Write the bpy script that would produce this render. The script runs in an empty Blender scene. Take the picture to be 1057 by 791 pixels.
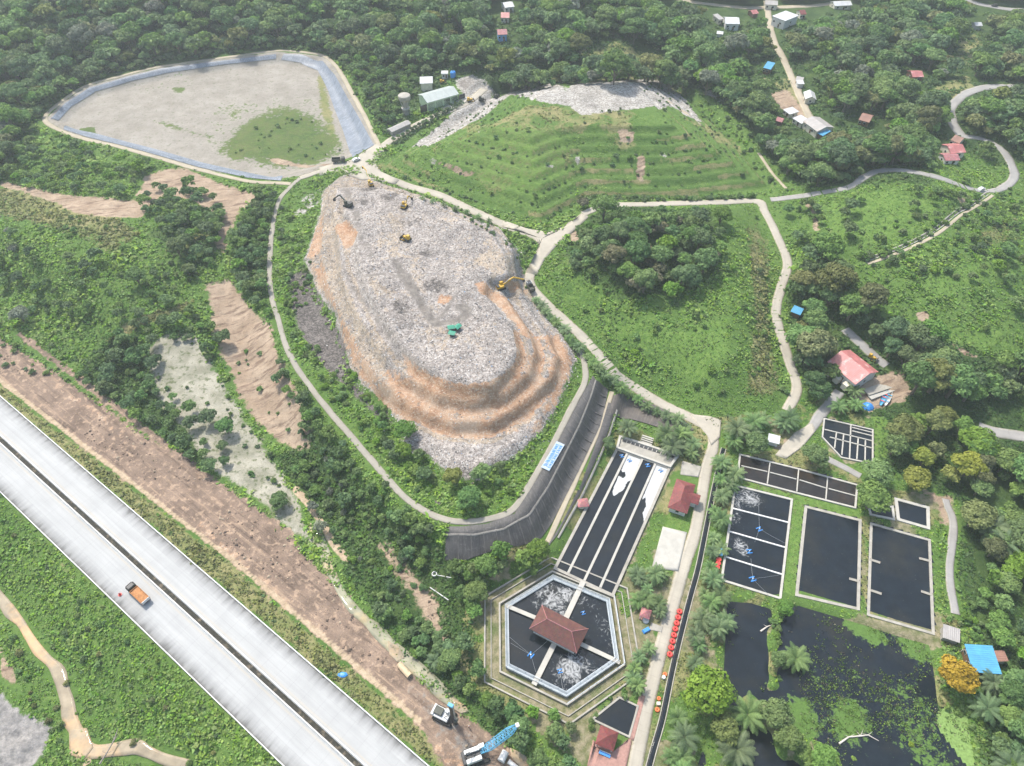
import bpy, math, random
import numpy as np
from mathutils import Vector, Matrix
random.seed(7)
RNG = np.random.default_rng(11)
SC = bpy.context.scene
COL = SC.collection
PI = math.pi
R = math.radians

# ---------------------------------------------------------------- camera model (real camera, used to read positions off the survey photo)
CAM_H, PITCH, FPX = 200.0, R(48.0), 732.0
CX, CY = 528.5, 395.5
SP, CP = math.sin(PITCH), math.cos(PITCH)

def ray(px, py):
    px = np.asarray(px, float); py = np.asarray(py, float)
    u = (px - CX) / FPX; v = (py - CY) / FPX
    return u, CP - v * SP, -SP - v * CP

def G(px, py, z=0.0):
    dx, dy, dz = ray(px, py)
    t = (z - CAM_H) / dz
    return dx * t, dy * t

def project(X, Y, Z):
    d = Y * CP - (Z - CAM_H) * SP
    u = X / d; v = -(Y * SP + (Z - CAM_H) * CP) / d
    return CX + u * FPX, CY + v * FPX, d

def GP(pts, z=0.0):
    a = np.array(pts, float)
    x, y = G(a[:, 0], a[:, 1], z)
    return np.stack([x, y], 1)

# ---------------------------------------------------------------- noise and distance helpers
_LAT = {}
def vnoise(X, Y, scale, seed=0):
    key = seed
    if key not in _LAT:
        _LAT[key] = np.random.default_rng(1000 + seed).random((256, 256))
    L = _LAT[key]
    x = np.asarray(X) / scale + 57.3 * seed; y = np.asarray(Y) / scale + 31.7 * seed
    xi = np.floor(x).astype(int); yi = np.floor(y).astype(int)
    fx = x - xi; fy = y - yi
    fx = fx * fx * (3 - 2 * fx); fy = fy * fy * (3 - 2 * fy)
    a = L[xi & 255, yi & 255]; b = L[(xi + 1) & 255, yi & 255]
    c = L[xi & 255, (yi + 1) & 255]; d = L[(xi + 1) & 255, (yi + 1) & 255]
    return (a * (1 - fx) + b * fx) * (1 - fy) + (c * (1 - fx) + d * fx) * fy

def fbm(X, Y, scale, seed=0, octv=4):
    s = 0; amp = 1; tot = 0
    for o in range(octv):
        s = s + amp * vnoise(X, Y, scale / 2 ** o, seed + o * 7); tot += amp; amp *= 0.5
    return s / tot

def sstep(a, b, x):
    t = np.clip((x - a) / (b - a), 0, 1)
    return t * t * (3 - 2 * t)

def sdf_poly(X, Y, P, margin=30.0):
    """signed distance to a polygon (positive inside); exact within margin of its box"""
    P = np.asarray(P, float)
    out = np.full(np.shape(X), -1e3)
    m = (X > P[:, 0].min() - margin) & (X < P[:, 0].max() + margin) & (Y > P[:, 1].min() - margin) & (Y < P[:, 1].max() + margin)
    x = X[m]; y = Y[m]
    if x.size == 0: return out
    d2 = np.full(x.shape, 1e12); ins = np.zeros(x.shape, bool)
    n = len(P)
    for i in range(n):
        ax, ay = P[i]; bx, by = P[(i + 1) % n]
        ex, ey = bx - ax, by - ay
        l2 = ex * ex + ey * ey + 1e-9
        t = np.clip(((x - ax) * ex + (y - ay) * ey) / l2, 0, 1)
        qx = x - ax - ex * t; qy = y - ay - ey * t
        d2 = np.minimum(d2, qx * qx + qy * qy)
        c = ((ay > y) != (by > y)) & (x < (bx - ax) * (y - ay) / (by - ay + 1e-12) + ax)
        ins ^= c
    d = np.sqrt(d2)
    out[m] = np.where(ins, d, -d)
    return out

def dist_line(X, Y, P, margin=30.0):
    P = np.asarray(P, float)
    out = np.full(np.shape(X), 1e3)
    m = (X > P[:, 0].min() - margin) & (X < P[:, 0].max() + margin) & (Y > P[:, 1].min() - margin) & (Y < P[:, 1].max() + margin)
    x = X[m]; y = Y[m]
    if x.size == 0: return out
    d2 = np.full(x.shape, 1e12)
    for i in range(len(P) - 1):
        ax, ay = P[i]; bx, by = P[i + 1]
        ex, ey = bx - ax, by - ay
        l2 = ex * ex + ey * ey + 1e-9
        t = np.clip(((x - ax) * ex + (y - ay) * ey) / l2, 0, 1)
        qx = x - ax - ex * t; qy = y - ay - ey * t
        d2 = np.minimum(d2, qx * qx + qy * qy)
    out[m] = np.sqrt(d2)
    return out

def smooth_line(P, n=6):
    P = np.asarray(P, float); out = []
    Q = np.vstack([2 * P[0] - P[1], P, 2 * P[-1] - P[-2]])
    for i in range(1, len(Q) - 2):
        p0, p1, p2, p3 = Q[i - 1], Q[i], Q[i + 1], Q[i + 2]
        for k in range(n):
            t = k / n
            out.append(0.5 * ((2 * p1) + (-p0 + p2) * t + (2 * p0 - 5 * p1 + 4 * p2 - p3) * t * t + (-p0 + 3 * p1 - 3 * p2 + p3) * t ** 3))
    out.append(P[-1])
    return np.array(out)

# ---------------------------------------------------------------- mesh / object helpers
def mesh_np(name, V, F, attrs=None, smooth=False):
    V = np.asarray(V, np.float32); F = np.asarray(F, np.int32)
    me = bpy.data.meshes.new(name)
    k = F.shape[1]
    me.vertices.add(len(V)); me.vertices.foreach_set("co", V.ravel())
    me.loops.add(F.size); me.loops.foreach_set("vertex_index", F.ravel())
    me.polygons.add(len(F))
    me.polygons.foreach_set("loop_start", np.arange(0, F.size, k, dtype=np.int32))
    try: me.polygons.foreach_set("loop_total", np.full(len(F), k, np.int32))
    except Exception: pass
    if smooth: me.polygons.foreach_set("use_smooth", np.ones(len(F), bool))
    me.update(calc_edges=True)
    for nm, a in (attrs or {}).items():
        at = me.attributes.new(nm, 'FLOAT', 'POINT'); at.data.foreach_set("value", np.asarray(a, np.float32))
    return me

def link(name, me, mat=None, parent=None):
    o = bpy.data.objects.new(name, me); COL.objects.link(o)
    if mat is not None and me is not None and not me.materials: me.materials.append(mat)
    if parent is not None: o.parent = parent
    return o

def tag(o, label=None, cat=None, group=None, kind=None):
    if label: o["label"] = label
    if cat: o["category"] = cat
    if group: o["group"] = group
    if kind: o["kind"] = kind
    return o

def empty(name, loc, rz=0.0, label=None, cat=None, group=None):
    o = bpy.data.objects.new(name, None); COL.objects.link(o)
    o.location = loc; o.rotation_euler = (0, 0, rz); o.empty_display_size = 0.5
    return tag(o, label, cat, group)

def copy_tree(o, parent=None):
    c = o.copy(); COL.objects.link(c)
    if parent is not None: c.parent = parent
    for ch in [x for x in KIDS.get(o.name, [])]:
        copy_child(ch, c)
    return c
KIDS = {}
def copy_child(ch, par):
    d = ch.copy(); COL.objects.link(d); d.parent = par
    for g in KIDS.get(ch.name, []): copy_child(g, d)
    return d
def reg(o):
    """remember children for copying"""
    KIDS[o.name] = [c for c in bpy.data.objects if c.parent == o]
    for c in KIDS[o.name]: reg(c)

class MB:
    def __init__(s): s.v = []; s.f = []
    def add(s, vs, fs):
        b = len(s.v); s.v += [tuple(map(float, v)) for v in vs]; s.f += [tuple(b + i for i in f) for f in fs]; return s
    def box(s, c, d, rz=0.0, rx=0.0, ry=0.0, taper=1.0):
        M = Matrix.Translation(c) @ Matrix.Rotation(rz, 4, 'Z') @ Matrix.Rotation(ry, 4, 'Y') @ Matrix.Rotation(rx, 4, 'X')
        vs = []
        for z in (-.5, .5):
            k = 1.0 if z < 0 else taper
            for x, y in ((-.5, -.5), (.5, -.5), (.5, .5), (-.5, .5)): vs.append(M @ Vector((x * d[0] * k, y * d[1] * k, z * d[2])))
        return s.add(vs, [(3, 2, 1, 0), (4, 5, 6, 7), (0, 1, 5, 4), (1, 2, 6, 5), (2, 3, 7, 6), (3, 0, 4, 7)])
    def tube(s, pts, r, n=6, caps=True):
        pts = [Vector(p) for p in pts]
        rs = r if isinstance(r, (list, tuple)) else [r] * len(pts)
        vs = []; fs = []
        for i, p in enumerate(pts):
            t = (pts[min(i + 1, len(pts) - 1)] - pts[max(i - 1, 0)]).normalized()
            a = t.cross(Vector((0, 0, 1)))
            if a.length < 1e-3: a = t.cross(Vector((1, 0, 0)))
            a.normalize(); b = t.cross(a)
            for k in range(n):
                an = 2 * PI * k / n
                vs.append(p + (a * math.cos(an) + b * math.sin(an)) * rs[i])
        for i in range(len(pts) - 1):
            for k in range(n):
                fs.append((i * n + k, i * n + (k + 1) % n, (i + 1) * n + (k + 1) % n, (i + 1) * n + k))
        if caps:
            fs.append(tuple(range(n))[::-1]); fs.append(tuple(range((len(pts) - 1) * n, len(pts) * n)))
        return s.add(vs, fs)
    def bar(s, a, b, w, h):
        """square section bar from a to b"""
        a = Vector(a); b = Vector(b); t = (b - a); L = t.length; t.normalize()
        sd = t.cross(Vector((0, 0, 1)))
        if sd.length < 1e-3: sd = Vector((1, 0, 0))
        sd.normalize(); up = sd.cross(t)
        vs = []
        for p in (a, b):
            for i, j in ((-1, -1), (1, -1), (1, 1), (-1, 1)): vs.append(p + sd * i * w / 2 + up * j * h / 2)
        return s.add(vs, [(0, 1, 2, 3), (7, 6, 5, 4), (0, 4, 5, 1), (1, 5, 6, 2), (2, 6, 7, 3), (3, 7, 4, 0)])
    def prism(s, P, z0, z1):
        n = len(P)
        ar = sum(P[i][0] * P[(i + 1) % n][1] - P[(i + 1) % n][0] * P[i][1] for i in range(n))
        P = list(P) if ar > 0 else list(P)[::-1]
        vs = [(x, y, z0) for x, y in P] + [(x, y, z1) for x, y in P]
        return s.add(vs, [tuple(range(n))[::-1], tuple(range(n, 2 * n))] + [(i, (i + 1) % n, n + (i + 1) % n, n + i) for i in range(n)])
    def profile(s, pts, x0, x1):
        """polygon given as (y,z) pulled from x0 to x1"""
        n = len(pts)
        vs = [(x0, y, z) for y, z in pts] + [(x1, y, z) for y, z in pts]
        return s.add(vs, [tuple(range(n))[::-1], tuple(range(n, 2 * n))] + [(i, (i + 1) % n, n + (i + 1) % n, n + i) for i in range(n)])
    def profile_xz(s, pts, y0, y1):
        n = len(pts)
        vs = [(x, y0, z) for x, z in pts] + [(x, y1, z) for x, z in pts]
        return s.add(vs, [tuple(range(n)), tuple(range(n, 2 * n))[::-1]] + [(i, n + i, n + (i + 1) % n, (i + 1) % n) for i in range(n)])
    def lathe(s, prof, n=12, c=(0, 0, 0)):
        vs = []; fs = []
        for r, z in prof:
            for k in range(n):
                a = 2 * PI * k / n; vs.append((c[0] + r * math.cos(a), c[1] + r * math.sin(a), c[2] + z))
        for i in range(len(prof) - 1):
            for k in range(n): fs.append((i * n + k, i * n + (k + 1) % n, (i + 1) * n + (k + 1) % n, (i + 1) * n + k))
        return s.add(vs, fs)
    def build(s, name, mat, parent=None, bevel=0.0, smooth=False):
        me = bpy.data.meshes.new(name)
        me.from_pydata(s.v, [], s.f); me.update()
        import bmesh
        bm = bmesh.new(); bm.from_mesh(me); bmesh.ops.recalc_face_normals(bm, faces=bm.faces)
        if bevel: bmesh.ops.bevel(bm, geom=bm.edges[:], offset=bevel, segments=1, affect='EDGES')
        bm.to_mesh(me); bm.free()
        if smooth: me.polygons.foreach_set("use_smooth", np.ones(len(me.polygons), bool))
        return link(name, me, mat, parent)

# ---------------------------------------------------------------- materials
class NT:
    def __init__(s, m): s.t = m.node_tree; s.n = s.t.nodes; s.l = s.t.links
    def node(s, typ, **kw):
        n = s.n.new(typ)
        for k, v in kw.items(): setattr(n, k, v)
        return n
    def setin(s, n, i, v):
        if isinstance(v, bpy.types.NodeSocket): s.l.new(v, n.inputs[i])
        else: n.inputs[i].default_value = v
    def noise(s, vec, scale, detail=3.0, rough=0.55):
        n = s.node('ShaderNodeTexNoise'); s.setin(n, 'Vector', vec)
        n.inputs['Scale'].default_value = scale; n.inputs['Detail'].default_value = detail; n.inputs['Roughness'].default_value = rough
        return n.outputs[0]
    def vor(s, vec, scale, out='Color'):
        n = s.node('ShaderNodeTexVoronoi'); s.setin(n, 'Vector', vec); n.inputs['Scale'].default_value = scale
        return n.outputs[out]
    def math(s, op, a, b=0.0, c=None, clamp=False):
        n = s.node('ShaderNodeMath', operation=op, use_clamp=clamp); s.setin(n, 0, a); s.setin(n, 1, b)
        if c is not None: s.setin(n, 2, c)
        return n.outputs[0]
    def mapr(s, v, a, b, c=0.0, d=1.0):
        n = s.node('ShaderNodeMapRange', clamp=True); s.setin(n, 0, v)
        for i, x in ((1, a), (2, b), (3, c), (4, d)): n.inputs[i].default_value = x
        return n.outputs[0]
    def mix(s, f, a, b, blend='MIX'):
        n = s.node('ShaderNodeMix', data_type='RGBA', blend_type=blend)
        s.setin(n, 0, f)
        for i, v in ((6, a), (7, b)): s.setin(n, i, v if isinstance(v, bpy.types.NodeSocket) else (*v, 1.0))
        return n.outputs[2]
    def attr(s, name):
        n = s.node('ShaderNodeAttribute', attribute_name=name); return n.outputs['Fac']
    def ramp(s, v, stops):
        n = s.node('ShaderNodeValToRGB'); s.setin(n, 0, v); e = n.color_ramp.elements
        while len(e) < len(stops): e.new(0.5)
        for el, (p, c) in zip(e, stops): el.position = p; el.color = (*c, 1)
        return n.outputs[0]
    def bump(s, h, strength=0.3, dist=0.1):
        n = s.node('ShaderNodeBump'); s.setin(n, 'Height', h); n.inputs['Strength'].default_value = strength; n.inputs['Distance'].default_value = dist
        return n.outputs[0]
    def pos(s): return s.node('ShaderNodeNewGeometry').outputs['Position']
    def obj(s): return s.node('ShaderNodeTexCoord').outputs['Object']

def newmat(name):
    m = bpy.data.materials.new(name); m.use_nodes = True
    m.node_tree.nodes.clear(); t = NT(m)
    out = t.node('ShaderNodeOutputMaterial'); b = t.node('ShaderNodeBsdfPrincipled')
    t.l.new(b.outputs[0], out.inputs[0])
    return m, t, b

def mat(name, col, rough=0.7, var=0.25, scale=0.6, metal=0.0, bump=0.15, spec=0.4, dirt=None):
    """plain weathered surface: two scales of colour variation plus a fine bump"""
    m, t, b = newmat(name)
    p = t.obj()
    n1 = t.noise(p, scale, 5, 0.6); n2 = t.noise(p, scale * 9, 2)
    k = t.mapr(n1, 0.3, 0.7); k2 = t.mapr(n2, 0.3, 0.7)
    lo = tuple(c * (1 - var) for c in col); hi = tuple(min(1, c * (1 + var * 0.6)) for c in col)
    c = t.mix(k, lo, hi); c = t.mix(t.math('MULTIPLY', k2, var * 0.8), c, tuple(x * 0.6 for x in col))
    if dirt: c = t.mix(t.mapr(t.noise(p, scale * 0.45, 6, 0.7), 0.52, 0.66, 0, 0.8), c, dirt)
    t.setin(b, 'Base Color', c); b.inputs['Roughness'].default_value = rough; b.inputs['Metallic'].default_value = metal
    b.inputs['Specular IOR Level'].default_value = spec
    if bump: t.setin(b, 'Normal', t.bump(n2, bump, 0.05))
    return m

def mat_corrugated(name, col, pitch=0.35, axis=0, var=0.2, rough=0.5, dirt=None):
    m, t, b = newmat(name)
    p = t.obj(); sep = t.node('ShaderNodeSeparateXYZ'); t.setin(sep, 0, p)
    w = t.math('SINE', t.math('MULTIPLY', sep.outputs[axis], 2 * PI / pitch))
    n1 = t.noise(p, 0.35, 6, 0.65)
    st = t.node('ShaderNodeMapping'); t.setin(st, 0, p); st.inputs[3].default_value = (2.5, 0.25, 0.25) if axis == 0 else (0.25, 2.5, 0.25)
    n2 = t.noise(st.outputs[0], 1.0, 3)
    c = t.mix(t.mapr(n1, 0.3, 0.7), tuple(x * (1 - var) for x in col), tuple(min(1, x * (1 + var * .5)) for x in col))
    c = t.mix(t.mapr(n2, 0.5, 0.75, 0, 0.5), c, tuple(x * 0.55 for x in col))
    if dirt: c = t.mix(t.mapr(t.noise(p, 0.3, 6, 0.7), 0.55, 0.65, 0, 0.8), c, dirt)
    t.setin(b, 'Base Color', c); b.inputs['Roughness'].default_value = rough
    t.setin(b, 'Normal', t.bump(w, 0.5, 0.04))
    return m

def mat_tile(name, col):
    m, t, b = newmat(name)
    p = t.obj(); sep = t.node('ShaderNodeSeparateXYZ'); t.setin(sep, 0, p)
    wz = t.math('FRACT', t.math('MULTIPLY', sep.outputs[2], 4.2))
    wx = t.math('SINE', t.math('MULTIPLY', t.math('ADD', sep.outputs[0], sep.outputs[1]), 16))
    h = t.math('ADD', wz, t.math('MULTIPLY', wx, 0.3))
    n = t.noise(p, 0.7, 5, 0.65); v = t.vor(p, 2.5)
    c = t.mix(t.mapr(n, 0.3, 0.7), tuple(x * .7 for x in col), tuple(min(1, x * 1.2) for x in col))
    c = t.mix(0.18, c, v, 'OVERLAY'); c = t.mix(t.mapr(wz, 0.0, 0.2, 0.45, 0), c, tuple(x * .4 for x in col))
    t.setin(b, 'Base Color', c); b.inputs['Roughness'].default_value = 0.6
    t.setin(b, 'Normal', t.bump(h, 0.5, 0.06))
    return m
# ================================================================ TERRAIN
# one sheet, finer near the site and stretched out to the horizon
def axis(lo, hi, step, far, grow=1.18):
    a = list(np.arange(lo, hi + 1e-6, step)); s = step
    while a[-1] < far[1]: s = min(s * grow, 120); a.append(a[-1] + s)
    s = step; b = []
    x = lo
    while x > far[0]: s = min(s * grow, 120); x -= s; b.append(x)
    return np.array(b[::-1] + a)
ys1 = np.arange(20, 250, 0.9); ys2 = np.arange(250, 620, 1.5)
AY = np.concatenate([axis(20, 20, 1, (-900, 20))[:-1], ys1, ys2, axis(620, 620, 2, (0, 1500))[2:]])
AY = np.unique(np.round(AY, 3))
AX = axis(-420, 420, 1.15, (-1300, 1300))
GX, GY = np.meshgrid(AX, AY, indexing='xy')

# ---- outlines read off the photo, at their own ground level
C0 = GP([(333,200),(333,218),(315,269),(326,297),(347,333),(359,378),(373,399),(400,418),(406,430),(418,445),(417,466),(443,472),(470,493),(494,499),(512,484),(530,475),(555,451),(573,427),(585,399),(591,384),(596,369),(582,350),(565,330),(546,302),(540,280),(532,261),(518,244),(501,240),(462,219),(432,208),(407,197),(376,180),(357,180)], 8)
C1 = GP([(338,225),(335,265),(342,300),(358,335),(375,368),(398,400),(430,425),(470,440),(505,440),(540,420),(565,395),(572,372),(562,350),(545,325),(532,300),(536,285),(529,262),(514,243),(475,226),(434,208),(392,196),(345,196)], 12)
C2 = GP([(348,222),(352,255),(356,290),(372,330),(392,362),(420,392),(455,412),(490,418),(520,410),(543,390),(550,368),(541,345),(525,322),(512,302),(530,290),(527,265),(510,246),(474,229),(433,210),(392,199),(350,200)], 16)
C3 = GP([(359,224),(371,240),(373,269),(382,302),(396,325),(410,352),(432,377),(462,397),(485,402),(507,400),(524,384),(532,366),(524,341),(510,325),(496,310),(500,291),(521,288),(521,272),(507,250),(473,233),(432,213),(396,202),(368,205)], 20)
RING = GP([(308,186),(298,195),(287,210),(280,246),(279,297),(288,333),(298,364),(315,392),(337,421),(367,456),(398,492),(423,518),(452,534),(477,539),(503,536),(530,526),(553,490),(571,459),(589,423),(604,394)], 8)
PLATEAU = np.vstack([RING, GP([(612,385),(600,355),(561,310),(547,285),(560,255),(520,231),(482,215),(439,198),(370,170),(330,178)], 8)])
M0 = GP([(388,172),(425,150),(470,128),(505,100),(560,86),(640,80),(690,86),(722,110),(762,150),(800,195),(700,207),(610,207),(560,232),(500,214),(430,193)], 8)
MT = GP([(505,110),(560,95),(640,88),(690,100),(715,122),(650,122),(600,118),(560,110)], 22)
MID = GP([(560,290),(600,245),(622,212),(700,212),(780,214),(800,260),(810,330),(818,415),(735,430),(640,378)], 5)
WORKS = GP([(560,560),(640,440),(720,440),(760,440),(850,420),(905,430),(910,480),(970,520),(975,660),(960,791),(600,791),(560,760),(490,690),(495,600)], 0)
CELL = GP([(46,123),(64,105),(89,89),(128,78),(166,69),(230,60),(285,53),(334,57),(349,71),(362,94),(377,120),(391,148),(362,162),(320,180),(280,186),(204,174),(123,151),(64,135)], 8)
PONDF = GP([(749,618),(775,620),(803,628),(822,622),(890,642),(930,655),(962,664),(968,700),(971,727),(1001,727),(1003,752),(1012,800),(1000,900),(700,900),(718,790),(745,700)], 0)

SPITS = [(GP([(806,620),(802,640),(799,665),(798,690),(800,706)], 0), 2.6, 1.5), (GP([(775,730),(795,742),(815,758),(835,772),(855,785)], 0), 4.5, 1.6), (GP([(720,700),(735,725),(750,755),(745,791)], 0), 6.0, 1.6), (GP([(812,770),(840,790)], 0), 4, 1.5)]
# highway axis (straight, perpendicular offset d is positive to the upper right)
HZ = 1.6
hA = GP([(0,408)], HZ)[0]; hB = GP([(444,791)], HZ)[0]
HT = (hB - hA) / np.linalg.norm(hB - hA); HN = np.array([-HT[1], HT[0]])
if HN[0] < 0: HN = -HN
def hoff(X, Y): return (X - hA[0]) * HN[0] + (Y - hA[1]) * HN[1]
def hoffpx(px, py): p = GP([(px, py)], HZ)[0]; return float(hoff(p[0], p[1]))
HW_MU = 0.5 * (hoffpx(0, 449) + hoffpx(377, 791)); HW_ML = 0.5 * (hoffpx(0, 456) + hoffpx(362, 791)); HW_L = 0.5 * (hoffpx(0, 510) + hoffpx(293, 791))
print("highway offsets", HW_MU, HW_ML, HW_L)

def bump(X, Y, px, py, rad, h, z=8):
    x, y = G(px, py, z); return h * np.exp(-((X - x) ** 2 + (Y - y) ** 2) / (2 * rad * rad))

def height(X, Y):
    base = 8 * sstep(172, 262, Y)
    far = sstep(430, 700, Y)
    base = base + 14 * far
    n1 = fbm(X, Y, 120, 1, 3) - 0.5; n2 = fbm(X, Y, 28, 2, 3) - 0.5; n3 = fbm(X, Y, 5, 3, 3) - 0.5
    wk = sdf_poly(X, Y, WORKS, 60); calm = sstep(-18, 0, wk)
    h = base + (1 - calm) * (n1 * (5 + 16 * far) + n2 * 2.2 + n3 * 0.5)
    # right hand hills
    hills = 0
    for px, py, r, z in ((900,225,26,9),(1030,330,34,8),(960,215,20,7),(1040,130,35,10),(960,300,22,4),(890,60,50,8),(640,30,60,10),(300,20,80,12),(90,20,70,10),(520,60,50,6),(870,130,30,4)):
        hills = hills + bump(X, Y, px, py, r, z)
    h = h + hills * (1 - calm)
    for px, py, r, z in ((60,290,45,4),(190,250,30,3),(200,300,25,-2),(100,200,40,3)):
        h = h + bump(X, Y, px, py, r, z)
    # road corridor between the mounds kept level
    # middle green mound
    s = sdf_poly(X, Y, MID); mm = sstep(-2, 26, s)
    h = h * (1 - 0.6 * sstep(-4, 4, s)) + (base * 0.6) * sstep(-4, 4, s) + 8.5 * mm + sstep(-2, 8, s) * n2 * 2.0
    # dry cell
    s = sdf_poly(X, Y, CELL, 90); ins = sstep(-85, 0, s)
    h = h * (1 - ins) + ins * (8 + n2 * 1.5 * sstep(-3, -12, s) + n3 * .4)
    ins = sstep(-4, 0, s)
    h = h * (1 - ins) + ins * (7.5 - 3.5 * sstep(1, 9, s) + 0.5 * n2)
    # terraced grass mound
    s = sdf_poly(X, Y, M0, 60)
    t = np.clip(s / 40, 0, 1)
    steps = 7; q = t * steps; fl = np.floor(q); fr = q - fl
    terr = (fl + sstep(0.45, 0.95, fr + (vnoise(X, Y, 9, 15) - .5) * .10)) / steps
    ins = sstep(-6, 1, s)
    h = h * (1 - ins) + ins * (8 + 16.5 * terr + n2 * .8 * sstep(0, 15, s) + n3 * 0.5)
    # landfill plateau with ring road, apron slopes outside
    s = sdf_poly(X, Y, PLATEAU, 50); ins = sstep(-19, -1.0, s)
    h = h * (1 - ins) + ins * (8 + 0.4 * n2 * sstep(4, 9, s))
    g = 8 + 0 * h
    s0 = sdf_poly(X, Y, C0, 40); s1 = sdf_poly(X, Y, C1, 40); s2 = sdf_poly(X, Y, C2, 40); s3 = sdf_poly(X, Y, C3, 40)
    wob = (vnoise(X, Y, 16, 9) - .5) * 1.3 + (vnoise(X, Y, 4, 10) - .5) * .5
    m = 3.4 * sstep(-3, 4, s0 + wob) + 4 * sstep(-3.6, -0.2, s1 + wob) + 4 * sstep(-3.6, -0.2, s2 + wob * .8) + 4 * sstep(-3.6, -0.2, s3 + wob * .6)
    lump = sstep(-1, 3, s0)
    m = m + lump * ((fbm(X, Y, 30, 4, 2) - .5) * 2.2 + (fbm(X, Y, 7, 5, 3) - .5) * 1.3 + (vnoise(X, Y, 2.2, 6) - .5) * 0.55)
    h = h + m * sstep(-3.5, 0, s0)
    # highway corridor
    d = hoff(X, Y)
    rough = (fbm(X, Y, 6, 8, 3) - .5)
    mud = 0.3 - 0.2 * sstep(10, 40, d) + rough * 1.0 * sstep(13, 18, d) + 0.9 * (vnoise((X * HT[0] + Y * HT[1]) * .15, d, 1.6, 12) - .5) * sstep(12, 16, d)
    prof = np.where(d > 0, 1.2 * (1 - sstep(0.5, 7, d)) + mud * sstep(0.5, 7, d), 1.2 - 5.4 * sstep(1.0, 20, HW_L - d) + 1.0 * n2 * sstep(3, 10, HW_L - d))
    k = (1 - sstep(30, 52, d)) * (1 - sstep(-8, 2, wk))
    h = h * (1 - k) + prof * k
    # right hand lower pond
    s = sdf_poly(X, Y, PONDF, 40)
    h = h * (1 - sstep(-6, -3, s)) + 0.15 * sstep(-6, -3, s) - 1.5 * sstep(-1.2, 2.5, s)
    for L, wd, up in SPITS:
        h = h + up * (1 - sstep(wd * .35, wd, dist_line(X, Y, L, 20) + (vnoise(X, Y, 3.5, 14) - .5) * 2.2)) * sstep(-1.2, 2.5, s)
    return h

Z = height(GX, GY)
# ---- features that press into the sheet once heights exist
def hq(X, Y):
    X = np.asarray(X, float); Y = np.asarray(Y, float)
    i = np.clip(np.searchsorted(AX, X) - 1, 0, len(AX) - 2); j = np.clip(np.searchsorted(AY, Y) - 1, 0, len(AY) - 2)
    fx = np.clip((X - AX[i]) / (AX[i + 1] - AX[i]), 0, 1); fy = np.clip((Y - AY[j]) / (AY[j + 1] - AY[j]), 0, 1)
    return (Z[j, i] * (1 - fx) + Z[j, i + 1] * fx) * (1 - fy) + (Z[j + 1, i] * (1 - fx) + Z[j + 1, i + 1] * fx) * fy

def hit(px, py, dz=0.0):
    """where the sight line of a photo point meets the ground (or dz above it)"""
    px = np.atleast_1d(np.asarray(px, float)); py = np.atleast_1d(np.asarray(py, float))
    dx, dy, dd = ray(px, py)
    z1 = 60.0
    t = (z1 - CAM_H) / dd; tend = (-12.0 - CAM_H) / dd
    lo = t.copy(); found = np.zeros(t.shape, bool); hi = tend.copy()
    N = 90
    prev = t.copy()
    for k in range(1, N + 1):
        tt = t + (tend - t) * k / N
        below = (CAM_H + dd * tt) < hq(dx * tt, dy * tt) + dz
        new = below & ~found
        lo = np.where(new, prev, lo); hi = np.where(new, tt, hi); found |= below
        prev = tt
    for k in range(22):
        mid = 0.5 * (lo + hi); below = (CAM_H + dd * mid) < hq(dx * mid, dy * mid) + dz
        hi = np.where(below, mid, hi); lo = np.where(below, lo, mid)
    return dx * hi, dy * hi
def H1(px, py, dz=0.0):
    x, y = hit(px, py, dz); x = float(x[0]); y = float(y[0]); return Vector((x, y, float(hq(x, y))))
def HP(pts, dz=0.0):
    a = np.array(pts, float); x, y = hit(a[:, 0], a[:, 1], dz); return np.stack([x, y], 1)

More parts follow.
